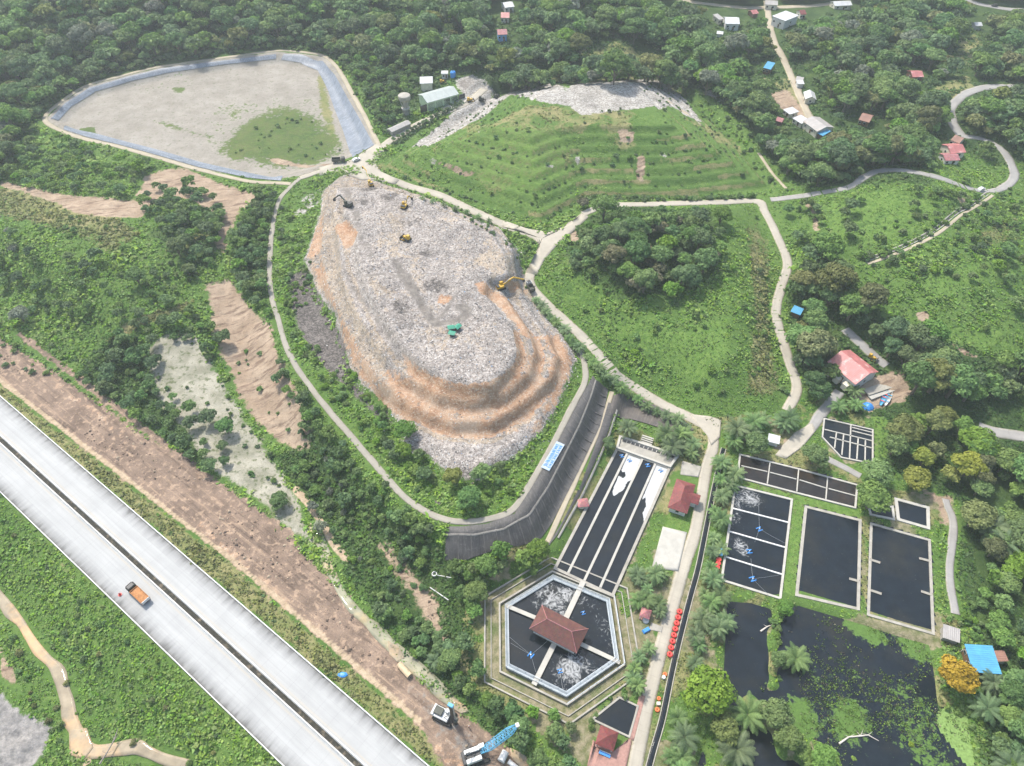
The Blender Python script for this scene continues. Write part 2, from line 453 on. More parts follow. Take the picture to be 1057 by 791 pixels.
# ---- roads and tracks (centre line in the photo, width in metres)
ROADS = [
 ('road', 'concrete', 5.0, [(500,92),(480,107),(439,125),(412,140),(393,152),(372,167),(388,179),(413,190),(452,201),(482,215),(520,232),(551,243),(562,252)]),
 ('road', 'concrete', 4.4, [(604,222),(590,233),(572,246),(560,262),(549,279),(547,293),(561,311),(597,344),(630,380),(648,395),(683,417),(714,432),(733,443),(737,452)]),
 ('road', 'concrete', 3.9, [(736,450),(736,462),(729,485),(719,543),(704,591),(686,655),(671,714),(662,757),(655,795),(640,880)]),
 ('road', 'concrete', 4.0, [(602,221),(622,213),(643,211),(683,211),(740,209),(780,208),(790,220),(802,243),(813,272),(806,297),(801,323),(807,348),(815,374),(822,395),(821,408),(812,424)]),
 ('road', 'grey', 3.6, [(795,207),(815,204),(838,201),(876,193),(892,183),(905,177),(925,176),(945,178),(960,181)]),
 ('road', 'grey', 4.2, [(960,181),(985,189),(1010,197),(1032,196),(1046,184),(1043,168),(1032,153),(1012,143),(998,141),(992,140)]),
 ('road', 'grey', 5.5, [(992,140),(984,128),(981,114),(991,101),(1009,92),(1032,89),(1075,92)]),
 ('road', 'grey', 4.0, [(867,404),(848,427),(838,441),(822,455),(808,466)]),
 ('road', 'sandy', 4.5, [(791,2),(795,27),(799,43),(808,60),(818,82),(828,105),(836,122)]),
 ('road', 'sandy', 5.0, [(690,-4),(708,1),(735,5),(764,8),(791,8),(838,6),(870,2)]),
 ('road', 'grey', 6.0, [(990,-4),(1000,1),(1022,7),(1047,10),(1090,10)]),
 ('path', 'sandy', 2.6, [(391,150),(377,121),(362,94),(349,71),(334,58),(311,54),(285,53),(230,60),(166,69),(128,78),(89,89),(64,105),(46,123),(64,136),(89,144),(123,152),(166,164),(204,175),(255,187),(300,190)]),
 ('path', 'sandy', 1.6, [(783,158),(795,176),(812,193)]),
 ('path', 'sandy', 1.5, [(1024,203),(1006,214),(991,223),(970,240),(940,256),(912,267),(895,273)]),
 ('path', 'ring', 2.2, [(310,184),(298,195),(287,210),(280,246),(279,297),(288,333),(298,364),(315,392),(337,421),(367,456),(398,492),(423,518),(452,534),(477,539),(503,536),(530,526),(553,490),(571,459),(589,423),(603,397),(604,380),(600,362)]),
 ('road', 'concrete', 3.4, [(372,167),(350,172),(330,178),(310,184)]),
 ('path', 'sandy', 1.7, [(632,404),(620,440),(597,490),(578,532),(565,560)]),
 ('path', 'grey', 2.6, [(976,515),(984,543),(980,590),(986,634)]),
 ('path', 'grey', 2.6, [(850,472),(870,482),(888,492)]),
 ('road', 'grey', 5.0, [(1010,441),(1030,447),(1075,454)]),
 ('road', 'grey', 4.5, [(872,340),(885,352),(900,366),(915,378)]),
]
RL = []
for nm, kind, w, P in ROADS:
    L = smooth_line(HP(P), 7); RL.append((nm, kind, w, L))
    # level the sheet under each road across its width
    d = dist_line(GX, GY, L, 14); m = d < w / 2 + 5
    if m.any():
        xs, ys = GX[m], GY[m]
        best = np.full(xs.shape, 1e9); zc = np.zeros(xs.shape)
        zl = hq(L[:, 0], L[:, 1]); zl = np.convolve(np.pad(zl, 4, 'edge'), np.ones(9) / 9, 'valid')
        for i in range(len(L)):
            dd = (xs - L[i, 0]) ** 2 + (ys - L[i, 1]) ** 2; u = dd < best; best[u] = dd[u]; zc[u] = zl[i]
        k = 1 - sstep(w / 2 + 0.8, w / 2 + 5, d[m])
        Z[m] = Z[m] * (1 - k) + zc * k

PADS = [('concrete', [(520,228),(545,237),(565,240),(582,236),(600,222),(607,225),(590,240),(573,256),(561,270),(554,284),(543,281),(550,267),(557,254),(553,245),(535,238),(518,234)]),
 ('concrete', [(330,174),(350,168),(362,166),(374,158),(388,149),(399,153),(387,168),(393,178),(412,187),(408,192),(388,186),(372,182),(350,178),(330,182)]),
 ('concrete', [(712,428),(733,430),(744,434),(743,452),(734,460),(730,450)]), ('concrete', [(820,447),(838,437),(842,445),(828,462),(811,474),(800,470),(808,460)]),
 ('grey', [(684,544),(709,550),(700,590),(686,588),(673,585)])]
PADW = []
for kd, P in PADS:
    Pw = HP(P); PADW.append((kd, Pw)); sd_ = sdf_poly(GX, GY, Pw, 12); m = sd_ > -5
    zz = hq(Pw[:, 0], Pw[:, 1]); A_ = np.c_[Pw, np.ones(len(Pw))]; cf = np.linalg.lstsq(A_, zz, rcond=None)[0]; k = sstep(-5, -1.2, sd_[m]); Z[m] = Z[m] * (1 - k) + k * (GX[m] * cf[0] + GY[m] * cf[1] + cf[2])

# ---- land cover: one weight per cover, with irregular edges added in the shader
W = {}
def beyond(P):
    """areas that run to the edge of the survey photo carry on past it"""
    return [(-170 if x <= 0 else 1230 if x >= 1057 else x, y + 90 if y >= 784 else y) for x, y in P]
def cover(name, P, val=1.0, soft=4.0, px=True, margin=30):
    P = HP(P) if px else P
    s = sdf_poly(GX, GY, P, margin)
    w = np.clip(0.5 + s / (2 * soft), 0, 1) * val
    W[name] = np.maximum(W.get(name, np.zeros(GX.shape)), w)
def cover_line(name, P, width, val=1.0, soft=1.5, px=True):
    P = smooth_line(HP(P), 5) if px else P
    d = dist_line(GX, GY, P, width + 20)
    w = np.clip(0.5 + (width / 2 - d) / (2 * soft), 0, 1) * val
    W[name] = np.maximum(W.get(name, np.zeros(GX.shape)), w)
def cover_array(name, a): W[name] = np.maximum(W.get(name, np.zeros(GX.shape)), np.clip(a, 0, 1))

FOREST = [(-260,-45),(1330,-45),(1330,170),(1030,170),(975,150),(960,192),(870,192),(830,195),(795,165),(765,125),(712,96),(640,90),(560,93),(505,97),(470,78),(400,140),(358,66),(336,56),(285,52),(230,59),(130,77),(62,103),(38,128),(0,185),(-260,200)]
FOREST_W = HP(FOREST)
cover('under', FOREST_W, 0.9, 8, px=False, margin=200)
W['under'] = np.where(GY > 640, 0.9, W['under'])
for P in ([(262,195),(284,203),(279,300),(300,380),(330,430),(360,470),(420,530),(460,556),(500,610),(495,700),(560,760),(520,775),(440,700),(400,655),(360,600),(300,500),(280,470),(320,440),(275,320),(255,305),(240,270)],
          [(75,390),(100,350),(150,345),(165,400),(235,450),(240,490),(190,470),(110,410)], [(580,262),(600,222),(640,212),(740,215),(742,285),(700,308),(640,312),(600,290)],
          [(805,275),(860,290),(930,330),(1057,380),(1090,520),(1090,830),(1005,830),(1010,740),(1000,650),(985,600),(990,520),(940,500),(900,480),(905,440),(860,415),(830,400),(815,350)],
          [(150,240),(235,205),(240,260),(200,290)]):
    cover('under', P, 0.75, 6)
cover('dry', [(0,190),(60,205),(110,215),(150,240),(120,262),(60,235),(0,225)], .8, 8)
cover('dry', [(215,240),(205,265),(170,262),(190,240)], .8, 6)
cover('dry', [(105,350),(210,305),(195,320),(120,355)], .75, 3)
cover('dry', [(600,52),(640,42),(680,62),(690,75),(600,72)], .8, 6)
cover('dry', [(960,90),(1000,78),(1008,92),(985,105)], .8, 5); cover('dry', [(985,40),(1012,30),(1020,55),(990,80),(970,70)], .6, 6)
cover('dry', [(765,230),(785,222),(800,270),(800,350),(815,410),(760,420),(775,330),(770,280)], .62, 8)
cover('dry', [(790,85),(825,75),(850,140),(815,135)], .7, 6)
cover('dry', [(935,365),(960,352),(1000,372),(985,385)], .7, 4); cover('dry', [(1000,235),(1057,215),(1057,250),(1010,262)], .55, 6)
cover('dry', [(600,80),(690,84),(660,92),(610,90)], .6, 4)
for b in range(6):   # dry strips along the benches of the grass mound
    s = sdf_poly(GX, GY, M0, 60); cover_array('dry', .72 * np.exp(-((s - (4.2 + 5.71 * b)) / 1.3) ** 2) * (fbm(GX, GY, 35, 21 + b, 2) > .47))
cover('soil', [(0,186),(60,200),(140,207),(150,180),(190,172),(230,190),(266,200),(250,215),(240,235),(232,262),(222,252),(230,225),(200,207),(170,200),(145,225),(80,222),(60,210),(0,192)], 1, 3)
cover('soil', [(213,292),(240,290),(255,312),(275,332),(300,390),(322,440),(318,462),(290,458),(262,432),(240,395),(222,345)], 1, 4)
cover('soil', [(375,548),(400,560),(455,615),(470,672),(445,660),(415,605)], .75, 4)
cover('soil', [(440,165),(465,168),(500,180),(480,183)], .8, 1.5); cover('soil', [(636,133),(655,135),(654,148),(640,147)], .9, 1.5); cover('soil', [(655,160),(668,160),(664,187),(657,186)], .8, 2)
cover('soil', [(835,205),(842,215),(848,240),(840,240),(838,222),(828,212)], .7, 2); cover('soil', [(985,200),(1000,205),(1005,225),(985,215)], .6, 3)
cover('soil', [(945,322),(960,322),(958,332),(948,332)], .9, 1.5); cover('soil', [(975,350),(1015,370),(1000,370)], .85, 1.5)
cover('soil', [(590,236),(600,240),(596,252),(588,248)], .8, 1.5); cover('soil', [(640,270),(655,268),(656,276),(644,277)], .8, 2)
cover('soil', [(945,503),(985,512),(984,545),(972,540),(965,520)], .95, 3); cover('soil', [(820,470),(800,462),(812,452)], .9, 2)
cover('soil', [(880,405),(895,388),(930,385),(945,405),(930,415),(895,425),(878,415)], .95, 3)
cover('soil', [(0,668),(15,690),(22,708),(10,705),(0,700)], .9, 1.5)
cover('soil', [(795,95),(812,92),(838,118),(836,128),(815,120),(800,108)], .95, 3)
cover('silt', [(150,360),(172,345),(200,345),(222,380),(248,425),(275,465),(300,505),(325,560),(300,548),(262,510),(215,480),(190,440),(165,415)], 1, 4)
cover_line('track', [(305,505),(322,525),(335,545),(345,562),(357,577)], 2.6, .9, 1.0)
cover_line('track', [(425,560),(380,545)], 1.5, .6)
# mud zone beside the toll road
cover('mud', [(-200,215),(0,347),(50,380),(105,418),(150,450),(215,488),(255,517),(300,548),(325,585),(350,605),(385,645),(415,683),(440,708),(480,738),(545,785),(560,800),(460,800),(436,752),(243,584),(0,396),(-200,244)], 1, 2.5)
cover('soil', [(-200,215),(0,347),(50,380),(105,418),(150,450),(215,488),(255,517),(300,548),(325,585),(345,605),(320,600),(280,560),(200,500),(100,430),(40,390),(-200,225)], .8, 4)
cover('track', [(-200,238),(0,390),(243,577),(436,742),(434,750),(243,584),(0,396),(-200,245)], .95, 1.2)
cover_line('track', [(60,400),(150,470),(230,530)], 1.0, .6, 1.0); cover_line('track', [(130,468),(200,515),(280,580)], .9, .55, 1.0)
for q_ in (([(30,352),(120,425),(230,520),(330,612)]), ([(20,372),(110,447),(215,545),(320,640),(400,705)]), ([(60,368),(150,455),(260,555)]), ([(300,600),(360,660),(420,720)]), ([(270,590),(340,655),(410,725)])): cover_line('track', q_, .8, .6, .9)
cover('track2', [(405,690),(440,708),(480,738),(545,790),(470,795),(430,735)], .55, 5)
cover('ochre', [(40,372),(120,435),(160,475),(140,470),(60,405)], .6, 4)
cover('ochre', [(190,520),(250,575),(300,620),(350,665),(340,668),(280,620),(200,545)], .75, 5)
cover('ochre', [(330,640),(400,700),(430,735),(420,735),(340,665)], .6, 5)
cover_line('mud', [(20,345),(120,420),(200,480)], 3, .9)
cover('ochre', [(440,765),(470,775),(490,800),(460,800)], .75, 4)
cover('dry', [(-200,240),(0,412),(443,791),(460,800),(480,800),(436,752),(243,584),(0,396),(-200,246)], .72, 2)
# landfill
s0 = sdf_poly(GX, GY, C0, 40); s1 = sdf_poly(GX, GY, C1, 40); s2 = sdf_poly(GX, GY, C2, 40); s3 = sdf_poly(GX, GY, C3, 40)
cover_array('trash', np.clip(.5 + s0 / 5, 0, 1))
pc = G(497, 360, 20); ang = np.arctan2(GY - pc[1], GX - pc[0])
south = np.clip(1 - np.abs(((ang - R(-60) + PI) % (2 * PI)) - PI) / R(105) + .35, 0, 1)
wo = (vnoise(GX, GY, 12, 36) - .5) * 1.6
och = np.exp(-((s3 + 2.2 + wo) / 2.1) ** 2) * .98 + np.exp(-((s2 + 2.3 + wo) / 2.9) ** 2) + np.exp(-((s1 + 2.2 + wo) / 3.0) ** 2)
be = np.exp(-((s3 + 5.2 + wo) / 1.1) ** 2) + np.exp(-((s2 + 5.6 + wo) / 1.1) ** 2) + np.exp(-((s1 + 5.5 + wo) / 1.4) ** 2)
cover_array('beige', np.clip(be, 0, 1) * .9 * (s0 > 0) * (s3 < 0) * (.55 + .6 * fbm(GX, GY, 9, 37, 2)))
cover_array('beige', (fbm(GX, GY, 22, 38, 3) - .12) * (s3 > 0) * .85)
cover_array('beige', ((s2 < 0) & (s0 > .5) & (GX < G(400, 400, 10)[0])) * .62)
och = och * np.clip(south * 1.6, 0, 1) * (0.70 + .45 * fbm(GX, GY, 16, 31, 3)) * (s0 > -1)
cover_array('ochre', och)
west = ((s1 < -0.5) & (s0 > 1) & (GX < G(400, 400, 10)[0]) & (GY < G(340, 225, 10)[1])) * (0.40 + .5 * fbm(GX, GY, 12, 33, 3))
cover_array('ochre', west)
cover('ochre', [(359,224),(371,240),(357,258),(344,238)], .85, 1.2)
cover('ochre', [(489,293),(498,289),(512,302),(530,316),(542,334),(552,350),(543,352),(530,332),(512,313),(495,305)], .95, 2)
cover('ochre', [(520,292),(535,290),(546,298),(544,304),(530,303)], .95, 1.5); cover('ochre', [(450,305),(465,303),(470,308),(460,316),(451,313)], .85, 2); cover('ochre', [(422,340),(436,338),(434,346),(426,346)], .6, 2)
cover_line('track2', [(408,270),(418,287),(430,305),(440,322),(449,333),(460,333),(478,328),(482,320),(475,316)], 5.0, .80, 2.2)
cover_line('track2', [(449,333),(462,318),(472,302)], 3.4, .72, 1.8); cover_line('track2', [(378,285),(400,283),(416,288)], 3.4, .66, 2); cover_line('track2', [(350,182),(365,215),(372,238),(382,262)], 6, .62, 3.5)
cover_line('track2', [(395,200),(420,212),(440,222),(462,232)], 3, .64, 2); cover_line('track2', [(448,233),(458,262),(462,285),(448,300)], 4, .6, 2.5); cover('track2', [(378,205),(400,215),(430,232),(455,262),(462,290),(440,285),(420,262),(395,245),(375,225)], .36, 6)
cover('ochre', [(485,408),(530,397),(560,352),(592,372),(586,400),(555,448),(515,478),(490,440)], .46, 8)
cover('ochre', [(557,345),(577,345),(593,374),(586,398),(575,420),(556,448),(545,452),(560,420),(570,390),(566,365)], .8, 3)
cover_line('track2', [(346,250),(360,290),(385,325),(410,352),(440,382),(470,400)], 4, .66, 3)
for px, py, r in ((415,318,9),(452,295,10),(385,195,10),(402,203,8),(375,208,6),(440,262,6),(410,315,6)):
    x, y = H1(px, py)[:2]; cover_array('darktrash', .66 * np.exp(-((GX - x) ** 2 + (GY - y) ** 2) / (2 * (r * .6) ** 2)))
cover('darktrash', [(296,285),(315,275),(326,300),(347,336),(360,362),(362,390),(385,415),(400,425),(405,440),(385,430),(350,395),(325,370),(303,330)], .9, 3)
cover('darktrash', [(495,500),(515,490),(535,478),(550,458),(545,480),(520,500),(505,508)], .6, 3); cover('darktrash', [(438,508),(455,515),(462,522),(450,522)], .8, 2)
cover('darktrash', [(588,340),(575,330),(595,372),(606,368),(590,340),(560,310),(548,298),(546,305)], .7, 2)
cover('trash2', [(335,188),(310,200),(300,225),(318,225),(330,210)], .55, 3); cover('trash2', [(300,250),(318,240),(312,290),(300,285)], .5, 4)
cover('trash2', [(535,255),(545,262),(545,285),(538,285)], .6, 3); cover('trash2', [(500,238),(530,248),(548,262),(540,268),(520,252)], .55, 2)
wn = (vnoise(GX, GY, 10, 44) - .5) * 1.2
cover_array('beige', .9 * np.clip(np.exp(-((s1 - 1.9 + wn) / 1.0) ** 2) + np.exp(-((s2 - 1.9 + wn) / 1.0) ** 2), 0, 1) * (fbm(GX, GY, 25, 45, 2) > .38) * (s3 < 3))
cover_array('darktrash', .46 * np.exp(-((s3 + .6 + wn) / .7) ** 2) * (fbm(GX, GY, 18, 46, 2) > .42) * (s0 > 3))
cover('darktrash', [(372,200),(392,192),(415,205),(445,222),(462,250),(470,290),(455,305),(440,290),(425,262),(400,235)], .42, 7)
cover('darktrash', [(395,300),(425,300),(432,330),(408,332)], .5, 4)
# grass mound crest rubble and the workshop yard
cover('trash2', [(520,98),(545,90),(575,87),(584,95),(603,85),(640,84),(660,82),(684,84),(703,98),(724,126),(713,122),(694,110),(682,113),(642,114),(600,119),(588,110),(556,105)], 1.0, 2.5)
cover('trash2', [(424,152),(447,149),(480,130),(510,112),(526,98),(500,96),(478,107),(450,132)], 1.0, 1.5)
cover('trash2', [(468,82),(490,77),(505,85),(515,98),(495,108),(478,100)], .8, 3)
cover('track2', [(468,82),(490,77),(502,85),(500,93),(476,96)], .5, 3)
for P in ([(500,143),(492,138),(495,134)], [(455,166),(440,163),(447,171)], [(590,165),(598,160),(600,172)], [(560,172),(575,168),(570,176)], [(725,95),(735,92),(745,108)], [(680,160),(690,158),(688,166)]): cover('trash2', P, .8, 2)
cover_line('dirt', [(690,105),(705,115),(722,128)], 2.5, .9)
# dry cell bed
cover('bed', CELL, 1, 1.5, px=False)
cover('dry', [(326,75),(336,75),(345,120),(352,150),(338,150),(328,110)], .7, 3)
cover('moor', [(222,158),(228,145),(240,132),(262,118),(300,108),(330,118),(352,140),(356,160),(330,170),(300,176),(262,172),(240,168)], .82, 13); cover('moor', [(200,120),(225,105),(330,95),(356,140),(350,175),(250,178),(200,150)], .40, 8); cover('moor', [(120,90),(200,75),(215,85),(150,100)], .4, 6); cover('moor', [(150,122),(170,125),(200,134),(225,140),(215,145),(175,133)], .7, 4)
cover('moor', [(80,133),(98,130),(100,138),(90,140)], .8, 1.5); cover('moor', [(175,90),(195,88),(190,96),(178,96)], .6, 2); cover('grass2', [(170,78),(200,72),(205,80)], .5, 3)
cover('soil', [(276,163),(290,164),(345,170),(350,175),(310,173),(280,168)], .85, 1.5)
cover('grass2', [(830,205),(900,190),(960,200),(985,218),(940,250),(880,270),(850,262)], .62, 10); cover('grass2', [(925,285),(1070,245),(1070,300),(960,325)], .6, 10); cover('grass2', [(905,335),(1070,325),(1070,385),(960,365)], .58, 10)
cover('grass2', [(560,295),(600,255),(640,305),(700,322),(755,295),(780,375),(735,425),(640,375)], .6, 12); cover('grass2', [(410,170),(500,130),(600,130),(600,200),(560,225),(500,205)], .55, 10)
cover('dry', [(0,512),(88,592),(290,791),(262,791),(80,612),(0,545)], .52, 6); cover('dry', [(60,600),(130,660),(200,740),(170,745),(100,670)], .46, 8)
cover_array('sandyard', .75 * sstep(.50, .66, fbm(GX, GY, 11, 55, 3)) * (sdf_poly(GX, GY, WORKS, 20) > 0) * (W['grass2'] < .4)); cover_array('dry', .62 * sstep(.46, .6, fbm(GX, GY, 9, 57, 3)) * (sdf_poly(GX, GY, WORKS, 20) > -4))
cover_array('dry', .55 * sstep(.5, .62, fbm(GX, GY, 30, 58, 3)) * (sdf_poly(GX, GY, M0, 20) > 0))
# lush lawn near the treatment ponds
cover('grass2', [(683,545),(710,550),(713,535),(690,528)], .95, 1.2); cover('grass2', [(757,493),(822,510),(890,525),(888,536),(832,522),(830,612),(822,618),(808,612),(818,516),(760,502)], .95, 1.2)
cover('grass2', [(898,430),(920,430),(915,480),(903,482),(903,440)], .9, 2); cover('grass2', [(850,478),(905,480),(910,490),(870,485)], .8, 2)
cover('sandyard', [(498,612),(570,585),(575,590),(640,615),(660,690),(590,748),(500,702)], .85, 1.2); cover('sandyard', [(640,470),(700,480),(640,610),(570,588)], .8, 1.5)
cover('dry', [(660,470),(690,455),(730,450),(725,475),(700,490)], .6, 3); cover('dry', [(600,745),(640,715),(605,768)], .7, 3)
cover('rock', [(-30,712),(0,718),(20,735),(50,752),(46,775),(30,800),(-30,810)], 1, 3)
cover_line('bed', [(455,560),(462,590),(470,640),(478,680)], 2.0, .4, 2)
print("terrain", GX.shape)

NAMES = ['under', 'bed', 'dry', 'moor', 'grass2', 'soil', 'silt', 'mud', 'sandyard', 'trash', 'trash2', 'beige', 'darktrash', 'ochre', 'track2', 'dirt', 'track', 'rock']
for n in NAMES: W.setdefault(n, np.zeros(GX.shape))
# eroded gullies on the bare soil
gl = W['soil'] * (np.abs(vnoise(GX, GY, 5.5, 41) - .5) * 2); Z += -1.5 * np.clip(.35 - gl, 0, 1) * (W['soil'] > .5) * sstep(0, .3, 1 - W['mud'])
Z += (vnoise(GX, GY, 2.2, 42) - .5) * .5 * W['mud'] + (vnoise(GX, GY, 3, 43) - .5) * 2.0 * W['rock']

nx, ny = len(AX), len(AY)
idx = np.arange(nx * ny).reshape(ny, nx)
F = np.stack([idx[:-1, :-1], idx[:-1, 1:], idx[1:, 1:], idx[1:, :-1]], -1).reshape(-1, 4)
gme = mesh_np('ground', np.stack([GX, GY, Z], -1).reshape(-1, 3), F, {n: W[n].ravel() for n in NAMES}, smooth=True)

def ground_material():
    m, t, b = newmat('ground_cover'); p = t.pos()
    nA = t.noise(p, 0.02, 5, .6); nB = t.noise(p, 0.11, 5, .62); nC = t.noise(p, 0.55, 4, .6); nD = t.noise(p, 2.4, 2, .6)
    vA = t.node('ShaderNodeTexVoronoi'); t.setin(vA, 'Vector', p); vA.inputs['Scale'].default_value = 1.7
    sepc = t.node('ShaderNodeSeparateColor'); t.setin(sepc, 0, vA.outputs['Color'])
    vB = t.node('ShaderNodeTexVoronoi'); t.setin(vB, 'Vector', p); vB.inputs['Scale'].default_value = 4.3
    sepd = t.node('ShaderNodeSeparateColor'); t.setin(sepd, 0, vB.outputs['Color'])
    spk = t.math('ADD', t.math('MULTIPLY', sepc.outputs[0], .55), t.math('MULTIPLY', sepd.outputs[0], .45))
    edge = t.math('ADD', t.math('MULTIPLY', nB, .55), t.math('MULTIPLY', nC, .45))
    e0 = t.math('MULTIPLY', t.math('SUBTRACT', edge, .5), 2.0)
    def two(a, bb, k): return t.mix(k, a, bb)
    def along(ang, sx, sy, sc, d=5):
        r1 = t.node('ShaderNodeMapping'); t.setin(r1, 0, p); r1.inputs[2].default_value = (0, 0, -ang); r2 = t.node('ShaderNodeMapping'); t.setin(r2, 0, r1.outputs[0]); r2.inputs[3].default_value = (sx, sy, .3)
        return t.noise(r2.outputs[0], sc, d, .65)
    rill = t.mapr(along(R(20), .16, 1.0, .62, 4), .52, .62, 0, .85); rut = along(math.atan2(HT[1], HT[0]), .06, 1.0, .55)
    kA = t.mapr(nA, .35, .65); kB = t.mapr(nB, .35, .65); kC = t.mapr(nC, .35, .65); kD = t.mapr(nD, .3, .7)
    grass = two(two((.055, .115, .024), (.095, .165, .038), kA), two((.07, .135, .028), (.13, .20, .05), kC), kB)
    grass = t.mix(t.mapr(nD, .5, .8, 0, .5), grass, (.04, .08, .02))
    cols = {
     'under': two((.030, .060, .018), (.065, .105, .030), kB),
     'dry': two(two((.14, .165, .055), (.25, .225, .11), kB), (.09, .14, .04), t.mapr(nC, .5, .72, 0, .8)),
     'grass2': two((.08, .155, .03), (.13, .208, .048), kC),
     'moor': two(two((.06, .10, .028), (.115, .135, .05), kB), (.10, .16, .035), t.mapr(nC, .45, .7, 0, .8)),
     'soil': two(two(two((.27, .20, .14), (.38, .295, .215), kB), (.21, .155, .11), t.mapr(nC, .52, .7, 0, .7)), (.16, .11, .08), rill),
     'silt': two(two((.22, .215, .16), (.36, .34, .275), t.mapr(nB, .4, .6)), (.10, .12, .055), t.mapr(nC, .54, .64, 0, .85)),
     'mud': two(two(two(two((.145, .105, .08), (.26, .19, .142), kB), (.38, .275, .19), t.mapr(rut, .56, .66, 0, .65)), (.08, .058, .046), t.mapr(rut, .45, .36, 0, .6)), (.40, .29, .205), t.mapr(nC, .53, .66, 0, .75)),
     'bed': t.mix(t.mapr(nC, .56, .7, 0, .6), two((.225, .205, .17), (.325, .30, .262), t.mapr(nB, .3, .7)), (.13, .14, .075)),
     'sandyard': two(two((.13, .135, .06), (.27, .235, .155), kC), (.07, .11, .03), t.mapr(nB, .5, .64, 0, .7)),
     'darktrash': two((.07, .063, .058), (.20, .18, .165), t.mapr(spk, .3, .8)),
     'trash': t.ramp(spk, [(0, (.10, .088, .079)), (.25, (.235, .208, .188)), (.5, (.33, .297, .27)), (.75, (.42, .385, .352)), (1, (.60, .57, .54))]),
     'trash2': t.ramp(spk, [(0, (.12, .11, .09)), (.3, (.27, .25, .22)), (.55, (.36, .335, .30)), (1, (.6, .6, .58))]),
     'beige': two(t.ramp(spk, [(0, (.14, .12, .095)), (.3, (.265, .225, .18)), (.6, (.355, .305, .25)), (1, (.50, .46, .41))]), (.37, .29, .205), t.mapr(nC, .4, .65, 0, .6)),
     'ochre': two(two(two((.27, .155, .092), (.40, .255, .16), kC), (.40, .31, .23), t.mapr(nB, .5, .66, 0, .7)), (.46, .37, .29), t.mapr(spk, .62, .76, 0, .8)),
     'track2': two((.135, .12, .107), (.225, .205, .182), kC),
     'dirt': two((.30, .25, .185), (.40, .34, .265), kC),
     'track': two((.34, .255, .165), (.45, .355, .25), kC),
     'rock': two((.13, .127, .124), (.33, .31, .29), t.mapr(nC, .3, .7)),
    }
    c = grass
    dmp = t.mapr(t.math('ADD', t.math('MULTIPLY', nB, .6), t.math('MULTIPLY', nC, .4)), .36, .62, .62, 1.12)
    dc = t.node('ShaderNodeCombineColor'); [t.setin(dc, q_, dmp) for q_ in range(3)]
    for n_ in ('trash', 'beige', 'trash2', 'darktrash'): cols[n_] = t.mix(1.0, cols[n_], dc.outputs[0], 'MULTIPLY')
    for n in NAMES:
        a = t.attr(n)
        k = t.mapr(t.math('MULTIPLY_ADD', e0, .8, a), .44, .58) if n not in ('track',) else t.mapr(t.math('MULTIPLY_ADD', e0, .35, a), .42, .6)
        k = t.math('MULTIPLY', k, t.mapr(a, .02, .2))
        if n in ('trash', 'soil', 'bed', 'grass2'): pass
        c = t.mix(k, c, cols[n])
    hs = t.node('ShaderNodeHueSaturation'); t.setin(hs, 'Color', c); t.setin(hs, 'Value', t.mapr(nD, .25, .75, .86, 1.14)); c = hs.outputs[0]
    t.setin(b, 'Base Color', c); b.inputs['Roughness'].default_value = .92; b.inputs['Specular IOR Level'].default_value = .15
    hgt = t.math('ADD', t.math('MULTIPLY', nC, 1.2), t.math('ADD', t.math('MULTIPLY', nD, .5), t.math('MULTIPLY', spk, .6)))
    t.setin(b, 'Normal', t.bump(hgt, .55, .5))
    return m
ground = link('ground', gme, ground_material()); tag(ground, kind='structure')
# ================================================================ MATERIALS USED BY THE BUILT THINGS
M = {}
M['conc'] = mat('weathered_concrete', (.35, .33, .285), .85, .25, .5, dirt=(.25, .24, .20))
M['conc_pale'] = mat('pale_concrete', (.42, .405, .36), .85, .2, .4, dirt=(.40, .38, .33))
M['conc_blue'] = mat('bluish_painted_concrete', (.29, .325, .345), .7, .2, .6, dirt=(.30, .32, .32))
M['white'] = mat('white_paint', (.62, .62, .60), .55, .12, .8, dirt=(.5, .48, .43))
M['cream'] = mat('cream_plaster', (.66, .62, .50), .8, .15, .6, dirt=(.42, .38, .30))
M['mint'] = mat('pale_green_plaster', (.50, .62, .42), .8, .15, .6)
M['bluewall'] = mat('blue_plaster', (.15, .34, .62), .75, .2, .6)
M['glass'] = mat('dark_window_glass', (.02, .025, .03), .08, .2, .5, spec=.6, bump=0)
M['wood'] = mat('brown_timber', (.16, .09, .05), .8, .3, 1.5)
M['dark'] = mat('dark_steel', (.05, .05, .052), .5, .3, 1.0, metal=.3)
M['steel'] = mat('galvanised_steel', (.42, .44, .45), .45, .2, .8, metal=.5)
M['railing'] = mat('pale_railing_paint', (.60, .65, .68), .5, .15, .8)
M['black'] = mat('black_rubber', (.025, .025, .025), .85, .3, 2)
M['yellow'] = mat('yellow_machine_paint', (.58, .36, .04), .5, .25, .8, dirt=(.25, .18, .09))
M['orange_load'] = mat('orange_soil_load', (.42, .20, .08), .95, .35, 1.4, bump=.6)
M['red'] = mat('red_plastic', (.62, .055, .045), .45, .2, 1.0)
M['orange'] = mat('orange_plastic', (.70, .17, .05), .45, .2, 1.0)
M['blue'] = mat('blue_plastic', (.05, .26, .66), .4, .2, 1.0)
M['cyan'] = mat('sky_blue_paint', (.10, .36, .56), .45, .2, .6)
M['green_tarp'] = mat('green_tarpaulin', (.04, .26, .17), .6, .25, 1.0)
M['machine_dark'] = mat('grimy_dark_machine_paint', (.07, .075, .06), .6, .3, .8)
M['tile'] = mat_tile('brown_red_roof_tile', (.125, .050, .040))
M['tile_red'] = mat_tile('red_roof_tile', (.185, .046, .042))
M['tile_pink'] = mat_tile('faded_pink_roof_tile', (.36, .15, .15))
M['roof_white'] = mat_corrugated('white_sheet_roof', (.50, .51, .51), .5, 0)
